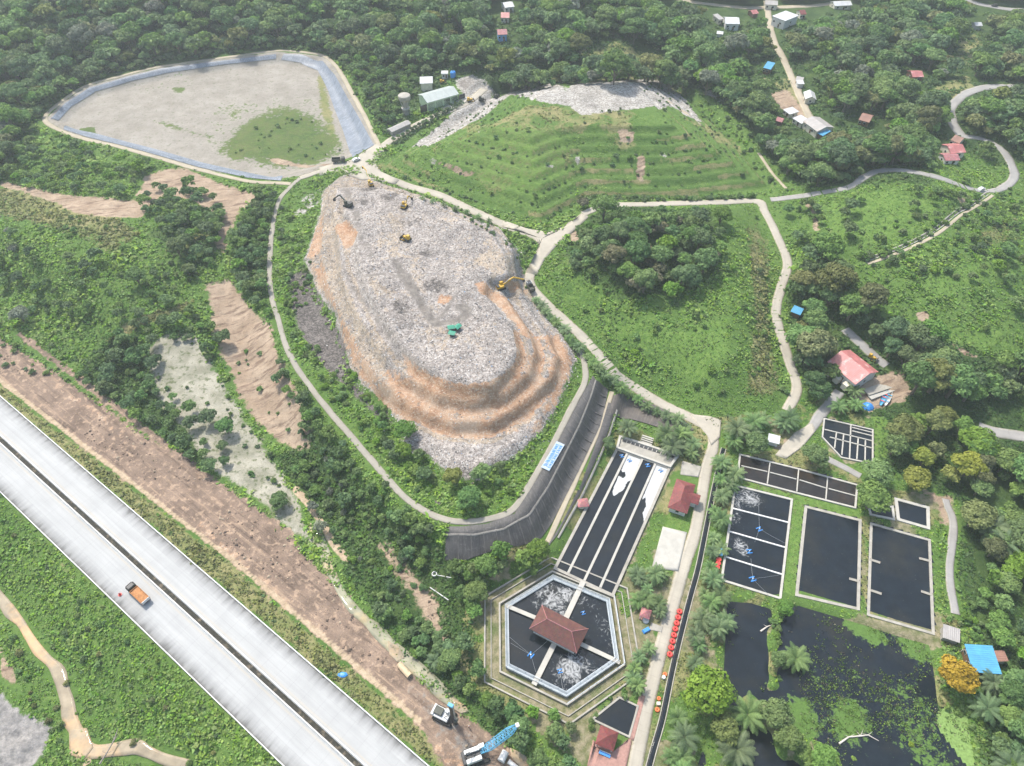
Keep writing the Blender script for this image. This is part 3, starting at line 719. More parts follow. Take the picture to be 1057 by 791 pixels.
M['roof_pink'] = mat_corrugated('faded_red_sheet_roof', (.46, .165, .155), .6, 0, .35, dirt=(.56, .42, .39))
M['roof_rust'] = mat_corrugated('rusty_sheet_roof', (.26, .13, .09), .5, 0, .3)
M['roof_grey'] = mat_corrugated('grey_sheet_roof', (.36, .34, .32), .5, 0, .25, dirt=(.28, .22, .17))
M['roof_blue'] = mat_corrugated('blue_sheet_roof', (.065, .29, .48), .6, 0, .25)
M['roof_palegreen'] = mat_corrugated('pale_grey_green_sheet_roof', (.36, .40, .38), .5, 0, .12)
M['paver'] = mat('red_pavers', (.35, .20, .165), .85, .25, 1.5)
M['skin'] = mat('skin', (.30, .17, .10), .6, .1, 3); M['vest'] = mat('orange_vest', (.75, .20, .04), .7, .1, 3); M['trouser'] = mat('dark_trousers', (.05, .06, .09), .8, .1, 3)
M['pipe'] = mat('sandy_coated_pipe', (.58, .44, .28), .7, .2, 1.0)

def road_mat(name, c, dirt):
    m, t, b = newmat(name); p = t.pos()
    n1 = t.noise(p, .12, 5, .65); n2 = t.noise(p, .9, 4, .65); n3 = t.noise(p, 5, 2)
    u = t.attr('u'); v = t.attr('v')
    col = t.mix(t.mapr(n1, .35, .65), tuple(x * .86 for x in c), tuple(min(1, x * 1.08) for x in c))
    track = t.mapr(t.math('ABSOLUTE', t.math('SUBTRACT', t.math('ABSOLUTE', v), .45)), 0, .22, .28, 0)
    col = t.mix(track, col, tuple(x * .72 for x in c))
    eg = t.math('ADD', t.math('ABSOLUTE', v), t.math('MULTIPLY', t.math('SUBTRACT', n2, .5), .9))
    col = t.mix(t.mapr(eg, .78, 1.0, 0, .85), col, dirt)
    col = t.mix(t.mapr(n2, .58, .74, 0, .45), col, tuple(x * .62 for x in c))
    j = t.math('FRACT', t.math('DIVIDE', u, 5.0))
    col = t.mix(t.mapr(j, 0, .03, .45, 0), col, tuple(x * .5 for x in c))
    t.setin(b, 'Base Color', col); b.inputs['Roughness'].default_value = .9; b.inputs['Specular IOR Level'].default_value = .2
    t.setin(b, 'Normal', t.bump(n3, .2, .05)); return m
M['road_concrete'] = road_mat('pale_concrete_road', (.375, .345, .285), (.25, .225, .14))
M['road_ring'] = road_mat('weathered_ring_path', (.30, .28, .235), (.18, .165, .12))
M['road_grey'] = road_mat('grey_road', (.29, .28, .265), (.22, .21, .14))
M['road_sandy'] = road_mat('sandy_road', (.37, .325, .245), (.30, .27, .15))

# ================================================================ ROADS AND PATHS
def ribbon(name, L, wdt, mt, dz=.06, thick=.7, kind='structure', wj=0.0, cross=4):
    L = np.asarray(L, float)
    # even spacing
    seg = np.r_[0, np.cumsum(np.hypot(*np.diff(L, axis=0).T))]; n = max(3, int(seg[-1] / 1.6))
    q = np.linspace(0, seg[-1], n); X = np.interp(q, seg, L[:, 0]); Y = np.interp(q, seg, L[:, 1])
    T = np.stack([np.gradient(X), np.gradient(Y)], 1); T /= np.linalg.norm(T, axis=1)[:, None] + 1e-9; Nn = np.stack([-T[:, 1], T[:, 0]], 1)
    rows = []; us = []; vs_ = []
    wl = wdt / 2 * (1 + wj * (vnoise(q, q * 0 + 3, 6, 51) - .5)); wr = wdt / 2 * (1 + wj * (vnoise(q, q * 0 + 9, 6, 52) - .5))
    zc = hq(X, Y)
    for k in range(cross + 1):
        f = -1 + 2 * k / cross; off = np.where(f < 0, wl, wr) * f
        x = X + Nn[:, 0] * off; y = Y + Nn[:, 1] * off; z = np.maximum(hq(x, y), zc - .25) + dz
        rows.append(np.stack([x, y, z], 1)); us.append(q); vs_.append(np.full(n, f))
    e0 = rows[0].copy(); e0[:, 2] -= thick; e1 = rows[-1].copy(); e1[:, 2] -= thick
    rows = [e0] + rows + [e1]; us = [q] + us + [q]; vs_ = [vs_[0]] + vs_ + [vs_[-1]]
    V = np.concatenate(rows); m_ = len(rows); idx = np.arange(m_ * n).reshape(m_, n)
    F = np.stack([idx[:-1, :-1], idx[1:, :-1], idx[1:, 1:], idx[:-1, 1:]], -1).reshape(-1, 4)[:, ::-1]
    o = link(name, mesh_np(name, V, F, {'u': np.concatenate(us), 'v': np.concatenate(vs_)}), mt)
    if kind: tag(o, kind=kind)
    return o
for i, (nm, kind, wd, L) in enumerate(RL):
    ribbon(nm, L, wd, M['road_' + kind], dz=.07 + .006 * i, wj=.35 if kind != 'concrete' else .14)

# broad concrete where the roads join, and the paved yards
def pad(name, P, mt, dz=.2, grid=2.0, px=True):
    P = HP(P) if px else P
    x0, y0 = P.min(0); x1, y1 = P.max(0); c = P.mean(0)
    n = len(P); m_ = 6; V = []; F = []
    for k in range(m_ + 1):
        q = c + (P - c) * (k / m_); z = hq(q[:, 0], q[:, 1]) + dz
        V.append(np.c_[q, z])
    V.append(np.c_[P, hq(P[:, 0], P[:, 1]) - .6])
    V = np.concatenate(V); idx = np.arange((m_ + 2) * n).reshape(m_ + 2, n)
    F = np.stack([idx[:-1], np.roll(idx[:-1], -1, 1), np.roll(idx[1:], -1, 1), idx[1:]], -1).reshape(-1, 4)[:, ::-1][n:]
    F2 = [[c0 for c0 in f] for f in F]
    V[:n] = V[:n].mean(0)
    F = np.concatenate([np.stack([idx[0], np.roll(idx[0], -1), np.roll(idx[1], -1), idx[1]], -1)[:, ::-1], F])
    o = link(name, mesh_np(name, V, F, {'u': np.full(len(V), 2.5), 'v': np.zeros(len(V))}), mt); return tag(o, kind='structure')
for i_, (kd, Pw) in enumerate(PADW): pad('pavement', Pw, M['road_concrete'] if kd == 'concrete' else M['conc_pale'], .26 + .006 * i_, px=False)
pad('pavement', [(704,476),(724,482),(721,493),(702,490)], M['conc'], .22)
pad('pavement', [(455,112),(480,100),(486,103),(463,116),(457,117)], M['conc_pale'], .3)
pad('pavement', [(612,764),(618,774),(630,780),(640,772),(650,762),(652,766),(645,800),(604,800)], M['paver'], .18)
pad('pavement', [(660,717),(666,719),(654,765),(649,763)], M['paver'], .16)
pad('pavement', [(672,643),(684,647),(683,653),(670,650)], M['conc'], .16)

# ================================================================ TOLL ROAD
def deck_mat():
    m, t, b = newmat('stained_white_concrete_deck'); p = t.obj(); sep = t.node('ShaderNodeSeparateXYZ'); t.setin(sep, 0, p)
    x, y = sep.outputs[0], sep.outputs[1]; v = t.attr('v')
    def stretched(sx, sy, s, d=4):
        mp = t.node('ShaderNodeMapping'); t.setin(mp, 0, p); mp.inputs[3].default_value = (sx, sy, 1); return t.noise(mp.outputs[0], s, d, .6)
    along = stretched(.03, 1, 1.1); across = stretched(1, .10, .55, 5); n1 = t.noise(p, .12, 5, .6); fine = t.noise(p, 2.5, 3)
    c = t.mix(t.mapr(along, .3, .7), (.315, .32, .315), (.38, .385, .38))
    c = t.mix(t.mapr(n1, .42, .7, 0, .5), c, (.275, .28, .277))
    # grey washed-in dirt on the outer shoulder, fine cross streaks
    sh = t.math('ADD', v, t.math('MULTIPLY', t.math('SUBTRACT', across, .5), .42))
    c = t.mix(t.mapr(sh, .62, .95, 0, .85), c, (.15, .15, .147))
    c = t.mix(t.mapr(t.math('ADD', v, t.math('MULTIPLY', t.math('SUBTRACT', across, .5), .8)), .86, 1.05, 0, .7), c, (.075, .075, .075))
    c = t.mix(t.mapr(v, .03, .0, 0, .75), c, (.24, .24, .237)); c = t.mix(t.mapr(t.math('ABSOLUTE', t.math('SUBTRACT', v, .075)), .0, .035, .4, 0), c, (.42, .35, .25))
    for pos, wd, kk in ((.33, .012, .25), (.62, .012, .25)):
        c = t.mix(t.mapr(t.math('ABSOLUTE', t.math('SUBTRACT', v, pos)), 0, wd, kk, 0), c, (.2, .2, .195))
    j = t.math('FRACT', t.math('DIVIDE', x, 5.2)); c = t.mix(t.mapr(j, 0, .03, .4, 0), c, (.2, .2, .2))
    t.setin(b, 'Base Color', c); b.inputs['Roughness'].default_value = .8; t.setin(b, 'Normal', t.bump(fine, .12, .04)); return m
DM = deck_mat()
HYAW = math.atan2(HT[1], HT[0]); HLEN0, HLEN1 = -260, 330
def hpt(a, d): return np.array([hA[0] + HT[0] * a + HN[0] * d, hA[1] + HT[1] * a + HN[1] * d])
def deck(d_in, d_out, z=1.6):
    na, nb = 120, 10; A = np.linspace(HLEN0, HLEN1, na); V = []; vv = []
    sgn = 1 if HN @ np.array([-HT[1], HT[0]]) > 0 else -1
    for k in range(nb + 1):
        f = k / nb; d = d_in + (d_out - d_in) * f
        V.append(np.c_[A, np.full(na, d * sgn), np.full(na, z - .12 * f)]); vv.append(np.full(na, f))
    V.append(np.c_[A, np.full(na, d_out * sgn), np.full(na, z - 1.6)]); vv.append(np.full(na, 1.0))
    V = np.concatenate(V); idx = np.arange((nb + 2) * na).reshape(nb + 2, na)
    F = np.stack([idx[:-1, :-1], idx[:-1, 1:], idx[1:, 1:], idx[1:, :-1]], -1).reshape(-1, 4)
    o = link('highway', mesh_np('highway', V, F, {'v': np.concatenate(vv)}), DM); o.location = (hA[0], hA[1], 0); o.rotation_euler = (0, 0, HYAW); return tag(o, kind='structure')
deck(HW_MU + .2, 0.0); deck(HW_ML - .2, HW_L)
med = ribbon('median_strip', np.array([hpt(a, (HW_MU + HW_ML) / 2) for a in np.linspace(HLEN0, HLEN1, 60)]), abs(HW_MU - HW_ML), mat('median_soil', (.04, .038, .03), .95, .5, 1.2, dirt=(.17, .14, .10), bump=.8), dz=0)
me = med.data; co_ = np.empty(len(me.vertices) * 3, np.float32); me.vertices.foreach_get('co', co_); co_ = co_.reshape(-1, 3); co_[:, 2] = np.where(co_[:, 2] > hq(co_[:, 0], co_[:, 1]) - .3, 1.75, 1.0); me.vertices.foreach_set('co', co_.ravel()); me.update()
def barrier(d, prof, label, nm='barrier_wall'):
    mb = MB(); sgn = 1 if HN @ np.array([-HT[1], HT[0]]) > 0 else -1
    for a in np.arange(HLEN0, HLEN1, 5.2): mb.profile([(y + d * sgn, z) for y, z in prof], a + .02, a + 5.18)
    o = mb.build(nm, M['white']); o.location = (hA[0], hA[1], 1.6); o.rotation_euler = (0, 0, HYAW); return tag(o, label, 'barrier')
JP = [(-.35, -.1), (.35, -.1), (.33, .1), (.14, .35), (.10, .95), (-.10, .95), (-.14, .35), (-.33, .1)]
PP = [(-.15, -.3), (.15, -.3), (.13, .55), (-.13, .55)]
barrier(HW_MU, JP, 'pale concrete median barrier on the landfill side of the dark planted strip')
barrier(HW_ML, JP, 'pale concrete median barrier on the creek side of the dark planted strip')
barrier(-.25, PP, 'low concrete edge wall of the toll road beside the dirt track', 'parapet_wall')
barrier(HW_L + .25, PP, 'low concrete edge wall of the toll road above the creek slope', 'parapet_wall')

# ================================================================ LINERS
def resample(P, n):
    P = np.asarray(P, float); s = np.r_[0, np.cumsum(np.hypot(*np.diff(P, axis=0).T))]; q = np.linspace(0, s[-1], n)
    return np.stack([np.interp(q, s, P[:, 0]), np.interp(q, s, P[:, 1])], 1), s[-1]
def strip(name, A, B, mt, dz=.25, n=90, m_=10, kind='structure'):
    A, la = resample(A, n); B, lb = resample(B, n); V = []; U = []; Vv = []
    for k in range(m_ + 1):
        q = A + (B - A) * k / m_; z = hq(q[:, 0], q[:, 1]) + dz
        V.append(np.c_[q, z]); U.append(np.linspace(0, max(la, lb), n)); Vv.append(np.full(n, k / m_))
    V = np.concatenate(V); idx = np.arange((m_ + 1) * n).reshape(m_ + 1, n)
    F = np.stack([idx[:-1, :-1], idx[:-1, 1:], idx[1:, 1:], idx[1:, :-1]], -1).reshape(-1, 4)
    o = link(name, mesh_np(name, V, F, {'u': np.concatenate(U), 'v': np.concatenate(Vv)}, smooth=True), mt)
    me = o.data
    if me.polygons[0].normal.z < 0: me.flip_normals()
    if kind: tag(o, kind=kind)
    return o
def liner_mat(name, c, c2, pitch, rough=.55):
    m, t, b = newmat(name); p = t.pos(); n1 = t.noise(p, .16, 5, .6); n2 = t.noise(p, 1.2, 4, .65); u = t.attr('u'); v = t.attr('v')
    mp = t.node('ShaderNodeCombineXYZ'); t.setin(mp, 0, t.math('MULTIPLY', u, 1.2)); t.setin(mp, 1, t.math('MULTIPLY', v, 1.5)); st = t.noise(mp.outputs[0], 1.6, 4)
    col = t.mix(t.mapr(n1, .3, .7), c, c2); col = t.mix(t.mapr(n2, .56, .72, 0, .6), col, tuple(x * 2.0 for x in c2)); col = t.mix(t.mapr(st, .52, .72, 0, .55), col, tuple(min(.5, x * 2.1) for x in c2))
    j = t.math('FRACT', t.math('DIVIDE', u, pitch)); col = t.mix(t.mapr(j, .0, .045, .8, 0), col, tuple(x * .3 for x in c))
    t.setin(b, 'Base Color', col); b.inputs['Roughness'].default_value = rough; t.setin(b, 'Normal', t.bump(n2, .3, .2)); return m
LM = liner_mat('black_slope_liner', (.030, .029, .029), (.062, .058, .055), 5.6)
LM2 = liner_mat('brownish_slope_panels', (.055, .048, .043), (.10, .085, .072), 5.0)
top = HP([(461,544),(477,544),(503,541),(531,531),(555,494),(573,462),(591,427),(605,401),(612,388)])
mid = HP([(460,553),(490,553),(520,547),(546,533),(566,503),(583,470),(598,440),(610,410),(615,393)])
bot = HP([(459,579),(480,579),(516,567),(554,562),(570,540),(597,487),(619,441),(625,418),(628,402)])
strip('slope', top, mid, LM, .30, 110, 8); strip('slope', mid, bot, LM, .30, 110, 10)
def draped_bars(name, segs, wd, ht, mt, label, cat, dz=.32, parts=True):
    root = None
    for s in segs:
        mb = MB(); L = np.asarray(s, float); L, ln = resample(L, max(3, int(np.hypot(*np.diff(L, axis=0).T).sum() / 1.5)))
        P = [(x, y, float(z) + dz) for (x, y), z in zip(L, hq(L[:, 0], L[:, 1]))]
        for a, b in zip(P[:-1], P[1:]): mb.bar(a, b, wd, ht)
        if root is None: root = empty(name, (0, 0, 0), 0, label, cat)
        mb.build('rib', mt, root)
    return root
tr, _ = resample(top, 24); mr, _ = resample(mid, 24); br_, _ = resample(bot, 24)
draped_bars('slope_ribs', [[mr[i], br_[i]] for i in range(1, 23)] + [[tr[i], mr[i]] for i in range(2, 23, 2)], .28, .2, mat('grey_rib', (.11, .105, .10), .8, .4), 'thin grey cross ribs over the black lined slope below the ring path', 'ribs')
ribbon('path', mid, .55, mat('worn_ledge', (.24, .225, .20), .9, .35, .6), dz=.42, thick=.5)
strip('slope', HP([(633,409),(645,408),(665,414),(690,425),(709,437),(716,444)]), HP([(628,427),(636,430),(650,433),(668,438),(690,445),(706,450)]), LM2, .35, 50, 8)
strip('slope', HP([(628,416),(617,452),(600,500),(580,540),(560,573)]), HP([(636,420),(627,448),(613,480),(600,508),(575,553)]), LM, .32, 60, 5)
ribbon('kerb', HP([(637,424),(629,449),(615,482),(601,512),(576,556)]), .6, M['conc'], dz=.45)
BL = liner_mat('blue_grey_liner', (.085, .108, .140), (.165, .19, .225), 7.0)
strip('liner', HP([(293,56),(312,57),(333,63),(346,78),(358,100),(373,126),(386,150)]), HP([(290,62),(310,65),(328,73),(338,92),(345,112),(354,135),(364,163)]), BL, .25, 70, 8)
strip('liner', HP([(52,123),(67,107),(92,91),(130,80),(167,71),(230,63),(285,56)]), HP([(60,125),(74,110),(98,95),(135,84),(170,76),(230,67),(285,61)]), BL, .25, 110, 6)
strip('liner', HP([(66,134),(91,142),(125,150),(168,162),(206,173),(256,184),(290,187)]), HP([(68,130),(94,137),(128,146),(170,157),(208,168),(258,179),(292,182)]), BL, .25, 110, 5)

# ================================================================ WATER
def water_mat(name, base, foamc=(.40, .41, .41), algae=(.10, .185, .04)):
    m, t, b = newmat(name); p = t.pos()
    n1 = t.noise(p, .25, 4, .6); w1 = t.node('ShaderNodeTexNoise'); t.setin(w1, 'Vector', p); w1.inputs['Scale'].default_value = .42; w1.inputs['Detail'].default_value = 5; w1.inputs['Distortion'].default_value = 3.0
    f2 = t.noise(p, 1.6, 4, .7); n3 = t.noise(p, .8, 5, .65)
    fm = t.math('MULTIPLY', t.mapr(t.math('ADD', t.attr('foam'), t.math('MULTIPLY', t.math('SUBTRACT', t.math('ADD', t.math('MULTIPLY', w1.outputs[0], .65), t.math('MULTIPLY', f2, .35)), .5), 1.9)), .50, .95), t.mapr(t.attr('foam'), .02, .15))
    al = t.math('MULTIPLY', t.mapr(t.math('ADD', t.attr('algae'), t.math('MULTIPLY', t.math('SUBTRACT', n3, .5), 1.5)), .45, .6), t.mapr(t.attr('algae'), .02, .15))
    c = t.mix(t.mapr(n1, .3, .7), base, tuple(x * 1.7 for x in base)); c = t.mix(t.mapr(t.noise(p, .06, 5, .7), .5, .72, 0, .8), c, (base[0] * 3.2 + .004, base[1] * 2.3 + .003, base[2] * 1.5)); c = t.mix(t.mapr(t.noise(p, 2.2, 2, .5), .70, .76, 0, .5), c, (.10, .10, .085))
    c = t.mix(al, c, t.mix(t.mapr(f2, .3, .7), tuple(x * .55 for x in algae), algae))
    c = t.mix(t.math('MULTIPLY', fm, .92), c, foamc)
    t.setin(b, 'Base Color', c); rr = t.math('MAXIMUM', t.math('MULTIPLY', fm, .8), t.math('MULTIPLY', al, .9)); t.setin(b, 'Roughness', t.math('MAXIMUM', rr, .04)); b.inputs['IOR'].default_value = 1.33
    t.setin(b, 'Normal', t.bump(t.math('ADD', t.noise(p, 1.1, 3), t.math('MULTIPLY', fm, 1.2)), .05, .15)); return m
WM = water_mat('black_pond_water', (.0075, .0105, .0145)); WMB = water_mat('brown_black_pond_water', (.017, .0155, .015)); WMC = water_mat('milky_creek_water', (.205, .172, .122)); WMG = water_mat('grey_green_stream_water', (.19, .185, .13))
WMW = water_mat('scum_covered_water', (.008, .011, .015), (.46, .47, .465))
DW = water_mat('duckweed_water', (.01, .012, .012), algae=(.21, .33, .095))
def water(P, z, mt, res=.8, foam=(), algae=(), grow=.5, pxl=True, name='water', foamfn=None):
    P = HP(P) if pxl else np.asarray(P); x0, y0 = P.min(0) - 2; x1, y1 = P.max(0) + 2
    xs = np.arange(x0, x1, res); ys = np.arange(y0, y1, res); X, Y = np.meshgrid(xs, ys)
    keep = sdf_poly(X + res / 2, Y + res / 2, P) > -grow
    fo = np.zeros(X.shape); al = np.zeros(X.shape)
    for px, py, r, s in foam: x, y = G(px, py, z); fo = np.maximum(fo, .68 * s * np.exp(-((X - x) ** 2 + (Y - y) ** 2) / (2 * (r * .75) ** 2)))
    for px, py, r, s in algae: x, y = G(px, py, z); al = np.maximum(al, s * np.exp(-((X - x) ** 2 + (Y - y) ** 2) / (2 * (r * .75) ** 2)))
    if foamfn is not None: fo = np.maximum(fo, foamfn(X, Y))
    ny_, nx_ = X.shape; idx = np.arange(nx_ * ny_).reshape(ny_, nx_); k = keep[:-1, :-1]
    F = np.stack([idx[:-1, :-1][k], idx[:-1, 1:][k], idx[1:, 1:][k], idx[1:, :-1][k]], -1)
    o = link(name, mesh_np(name, np.stack([X, Y, np.full(X.shape, z)], -1).reshape(-1, 3), F, {'foam': fo.ravel(), 'algae': al.ravel()}), mt); return tag(o, kind='structure')

def offset_poly(P, d):
    P = np.asarray(P, float); n = len(P); ar = sum(P[i][0] * P[(i + 1) % n][1] - P[(i + 1) % n][0] * P[i][1] for i in range(n)); sg = 1 if ar > 0 else -1
    out = []
    for i in range(n):
        a = P[i] - P[i - 1]; b = P[(i + 1) % n] - P[i]; a /= np.linalg.norm(a); b /= np.linalg.norm(b)
        na = np.array([a[1], -a[0]]) * sg; nb = np.array([b[1], -b[0]]) * sg
        m_ = na + nb; m_ /= (m_ @ m_) / 2 + 1e-9; out.append(P[i] + m_ * d)
    return np.array(out)
def ring_wall(mb, P, wd, z0, z1, inward=0.0):
    o = offset_poly(P, wd / 2); i = offset_poly(P, -wd / 2); n = len(P)
    vs = [(*p, z0) for p in o] + [(*p, z1) for p in o] + [(*p, z1) for p in i] + [(*p, z0) for p in i]; fs = []
    for k in range(n):
        q = (k + 1) % n
        for l in range(3): fs.append((l * n + k, l * n + q, (l + 1) * n + q, (l + 1) * n + k))
    mb.add(vs, fs)
def basin(label, P, wd, z1, mt=None, div=(), divw=.5, name='treatment_basin', z0=-.8, nosub=False, dz=.3, cat='basin', divm=None):
    P = GP(P, z1); c = P.mean(0); r = empty(name, (c[0], c[1], 0), 0, label, cat)
    mb = MB(); ring_wall(mb, P - c, wd, z0, z1); mb.build('basin_wall', mt or M['conc'], r)
    for a, b in div:
        q = GP([a, b], z1) - c; t_ = (q[1] - q[0]) / np.linalg.norm(q[1] - q[0]); q[0] += t_ * wd * .45; q[1] -= t_ * wd * .45
        MB().bar((*q[0], z1 - .25), (*q[1], z1 - .25), divw, .49).build('divider_wall', divm or mt or M['conc'], r)
    return r, P
# --- four lane basin
LB = [(637,463.5),(691,483),(632.4,614.5),(573,586.5)]
r_, P_ = basin('long concrete basin of four black lanes, two with white scum at the head', LB, .9, .8, M['conc'], [((647.7,467.5),(586,592.3)),((663.5,473),(602.6,600.3)),((676.8,478),(619,607.5))], .75, divm=M['conc_pale'])
LBW = GP(LB, .8)
def lanefoam(X, Y):
    e0 = LBW[1] - LBW[0]; e0 = e0 / np.linalg.norm(e0); ax = LBW[3] - LBW[0]; L_ = np.linalg.norm(ax); ax = ax / L_
    u = (X - LBW[0][0]) * e0[0] + (Y - LBW[0][1]) * e0[1]; W_ = np.linalg.norm(LBW[1] - LBW[0]); d = (X - LBW[0][0]) * ax[0] + (Y - LBW[0][1]) * ax[1]
    v = u / W_ - d * 0
    nz = (vnoise(X, Y, 3.2, 71) - .5) * 6
    l2 = np.clip((v - .21) * 30, 0, 1) * np.clip((.485 - v) * 30, 0, 1) * np.clip((14 + 5 * np.sin((v - .2) * 18) + nz - d) * .9, 0, 1) * (np.hypot((v - .27) * 18, d - 9) > 1.3); l4 = np.clip((v - .745) * 30, 0, 1) * np.clip((15 + 9 * np.abs(v - .8) * 8 + nz - d) * .9, 0, 1)
    return 1.6 * np.maximum(l2, l4)
water(LB, .45, WMW, .5, foamfn=lanefoam, grow=.3)
hd = GP([(640,451),(699.5,470.5),(691.5,482),(637,462.5)], 1.0); c_ = hd.mean(0); r_ = empty('inlet_structure', (c_[0], c_[1], 0), 0, 'pale concrete inlet trough with slotted channel across the basin head', 'inlet trough')
mb = MB(); ring_wall(mb, hd - c_, .8, -.5, 1.5); mb.build('trough_wall', M['conc_pale'], r_); MB().prism([tuple(x) for x in offset_poly(hd - c_, -.35)], -.3, .9).build('trough_floor', M['conc'], r_)
a_, b_ = (hd - c_)[0], (hd - c_)[1]; dd_ = (b_ - a_) / np.linalg.norm(b_ - a_); nn_ = (hd - c_)[3] - a_; nn_ /= np.linalg.norm(nn_)
mb = MB(); mb.bar((*(a_ + dd_ * 1.2 + nn_ * 1.1), .95), (*(b_ - dd_ * 1.2 + nn_ * 1.1), .95), .9, .12); mb.build('slot_channel', M['dark'], r_)
for k in range(1, 12):
    q = a_ + dd_ * (1.2 + k * (np.linalg.norm(b_ - a_) - 2.4) / 12) + nn_ * 1.1; MB().box((q[0], q[1], 1.06), (.22, 1.2, .1), math.atan2(dd_[1], dd_[0])).build('slab', M['conc_pale'], r_)
st_ = H1(667, 457); r_ = empty('concrete_steps', st_, math.atan2(dd_[1], dd_[0]), 'short flight of concrete steps beside the inlet trough', 'steps')
for k in range(5): MB().box((0, k * .75 - 1.2, .12 + k * .22), (4.2, .5, .22)).build('step', M['conc_pale'], r_)

# --- aerated tank with the roofed pavilion
HEX = [(571,596.5),(627.5,620),(636.5,681),(584.5,717),(524,687.5),(523,626)]
HW_ = GP(HEX, 1.2); hc = HW_.mean(0)
tank = empty('aeration_tank', (hc[0], hc[1], 0), 0, 'six-sided concrete aeration tank with foaming black water', 'tank')
mb = MB(); ring_wall(mb, HW_ - hc, 1.1, -1, 1.2); mb.build('basin_wall', M['conc_blue'], tank)
mb = MB(); ring_wall(mb, offset_poly(HW_ - hc, 2.1), .5, -1, .85); mb.build('outer_wall', M['conc'], tank)
mb = MB(); ring_wall(mb, offset_poly(HW_ - hc, 6.4), .4, -.6, .6); mb.build('perimeter_wall', M['conc'], tank)
mb = MB(); ring_wall(mb, offset_poly(HW_ - hc, 4.6), .22, -.6, .4); mb.build('kerb_wall', M['conc'], tank)
def bridge(a, b, wd, z=1.3):
    q = GP([a, b], z) - hc; MB().bar((*q[0], z), (*q[1], z), wd, .25).build('walkway', M['conc_pale'], tank)
bridge((602.3,600), (577,653), 1.6); bridge((577,655), (551,707), 1.5, 1.31); bridge((522,625), (570,645), 1.2, 1.302); bridge((585,658), (640,684), 1.2, 1.303)
water(HEX, .7, WM, .45, foam=[(562,612,5,1.0),(572,622,6,1.1),(585,614,5,1.1),(568,606,4,.8),(553,622,3,.8),(577,632,5,.9),(604,622,5,.62),(612,628,5,.6),(620,640,4,.68),(624,650,4,.75),(630,662,4,.7),(590,690,6,1.2),(584,694,7,.85),(600,693,6,.9),(612,688,6,.6),(575,690,6,.6),(535,645,8,.33),(625,676,4,.6)], grow=.3)
def railing(label, P3, closed, name='railing', h=1.0, pitch=2.2, gaps=(), mt=None):
    r = empty(name, P3[0], 0, label, 'railing'); o = Vector(P3[0]); P = [Vector(p) - o for p in P3]
    if closed: P.append(P[0])
    mb = MB()
    for a, b in zip(P[:-1], P[1:]):
        for z in (h, h * .55): mb.tube([a + Vector((0, 0, z)), b + Vector((0, 0, z))], .05, 4)
    mb.build('rail', mt or M['railing'], r); first = None
    for a, b in zip(P[:-1], P[1:]):
        n = max(1, int((b - a).length / pitch))
        for k in range(n):
            q = a + (b - a) * k / n
            if first is None: first = MB().box((0, 0, h / 2), (.1, .1, h)).build('post', mt or M['railing'], r); first.location = q
            else:
                c = first.copy(); COL.objects.link(c); c.parent = r; c.location = q
    return r
railing('pale blue-grey railing round the wall of the six-sided tank', [(*p, 1.2) for p in offset_poly(HW_, .45)], True)
railing('inner pale railing along the water side of the six-sided tank', [(*p, 1.2) for p in offset_poly(HW_, -.45)], True)
railing('railing on the outer basin wall east of the six-sided tank', [(*p, .85) for p in offset_poly(HW_, 2.1)[1:4]], False)
def hip_roof(mb, L, W_, z0, rise, ridge, th=.18):
    x, y = L / 2, W_ / 2; rx = ridge / 2
    vs = [(-x, -y, z0), (x, -y, z0), (x, y, z0), (-x, y, z0), (-rx, 0, z0 + rise), (rx, 0, z0 + rise), (-x, -y, z0 - th), (x, -y, z0 - th), (x, y, z0 - th), (-x, y, z0 - th)]
    mb.add(vs, [(0, 1, 5, 4), (1, 2, 5), (2, 3, 4, 5), (3, 0, 4), (9, 8, 7, 6), (6, 7, 1, 0), (7, 8, 2, 1), (8, 9, 3, 2), (9, 6, 0, 3)])
def gable_roof(mb, L, W_, z0, rise, th=.15):
    x, y = L / 2, W_ / 2
    mb.add([(-x, -y, z0), (x, -y, z0), (x, 0, z0 + rise), (-x, 0, z0 + rise), (-x, -y, z0 - th), (x, -y, z0 - th), (x, 0, z0 + rise - th), (-x, 0, z0 + rise - th)], [(0, 1, 2, 3), (7, 6, 5, 4), (0, 4, 5, 1), (1, 5, 6, 2), (3, 7, 4, 0)])
    mb.add([(-x, y, z0), (x, y, z0), (x, 0, z0 + rise), (-x, 0, z0 + rise), (-x, y, z0 - th), (x, y, z0 - th), (x, 0, z0 + rise - th), (-x, 0, z0 + rise - th)], [(3, 2, 1, 0), (4, 5, 6, 7), (1, 5, 4, 0), (2, 6, 5, 1), (0, 4, 7, 3)])
q = GP([(559,625),(607.6,647.4),(595.2,675.4),(546.7,647.4)], 5.0); pc_ = q.mean(0); ax_ = (q[1] - q[0] + q[2] - q[3]) / 2; by_ = (q[1] - q[2] + q[0] - q[3]) / 2
PL, PW = np.linalg.norm(ax_), np.linalg.norm(by_); PYAW = math.atan2(ax_[1], ax_[0])
pv = empty('pavilion', (pc_[0], pc_[1], 0), PYAW, 'brown-red hip-roofed pavilion standing in the middle of the six-sided tank', 'pavilion')
mb = MB(); hip_roof(mb, PL, PW, 4.6, 2.4, PL * .52); mb.build('roof', M['tile'], pv)
mb = MB(); mb.tube([(-PL * .26, 0, 7.03), (PL * .26, 0, 7.03)], .14, 6)
for sx in (-1, 1):
    for sy in (-1, 1): mb.tube([(sx * PL * .26, 0, 7.03), (sx * PL / 2, sy * PW / 2, 4.64)], .11, 5)
mb.build('ridge_tiles', M['tile_pink'], pv)
MB().box((0, 0, 1.15), (PL * .86, PW * .8, .3)).build('platform', M['conc'], pv)
mb = MB()
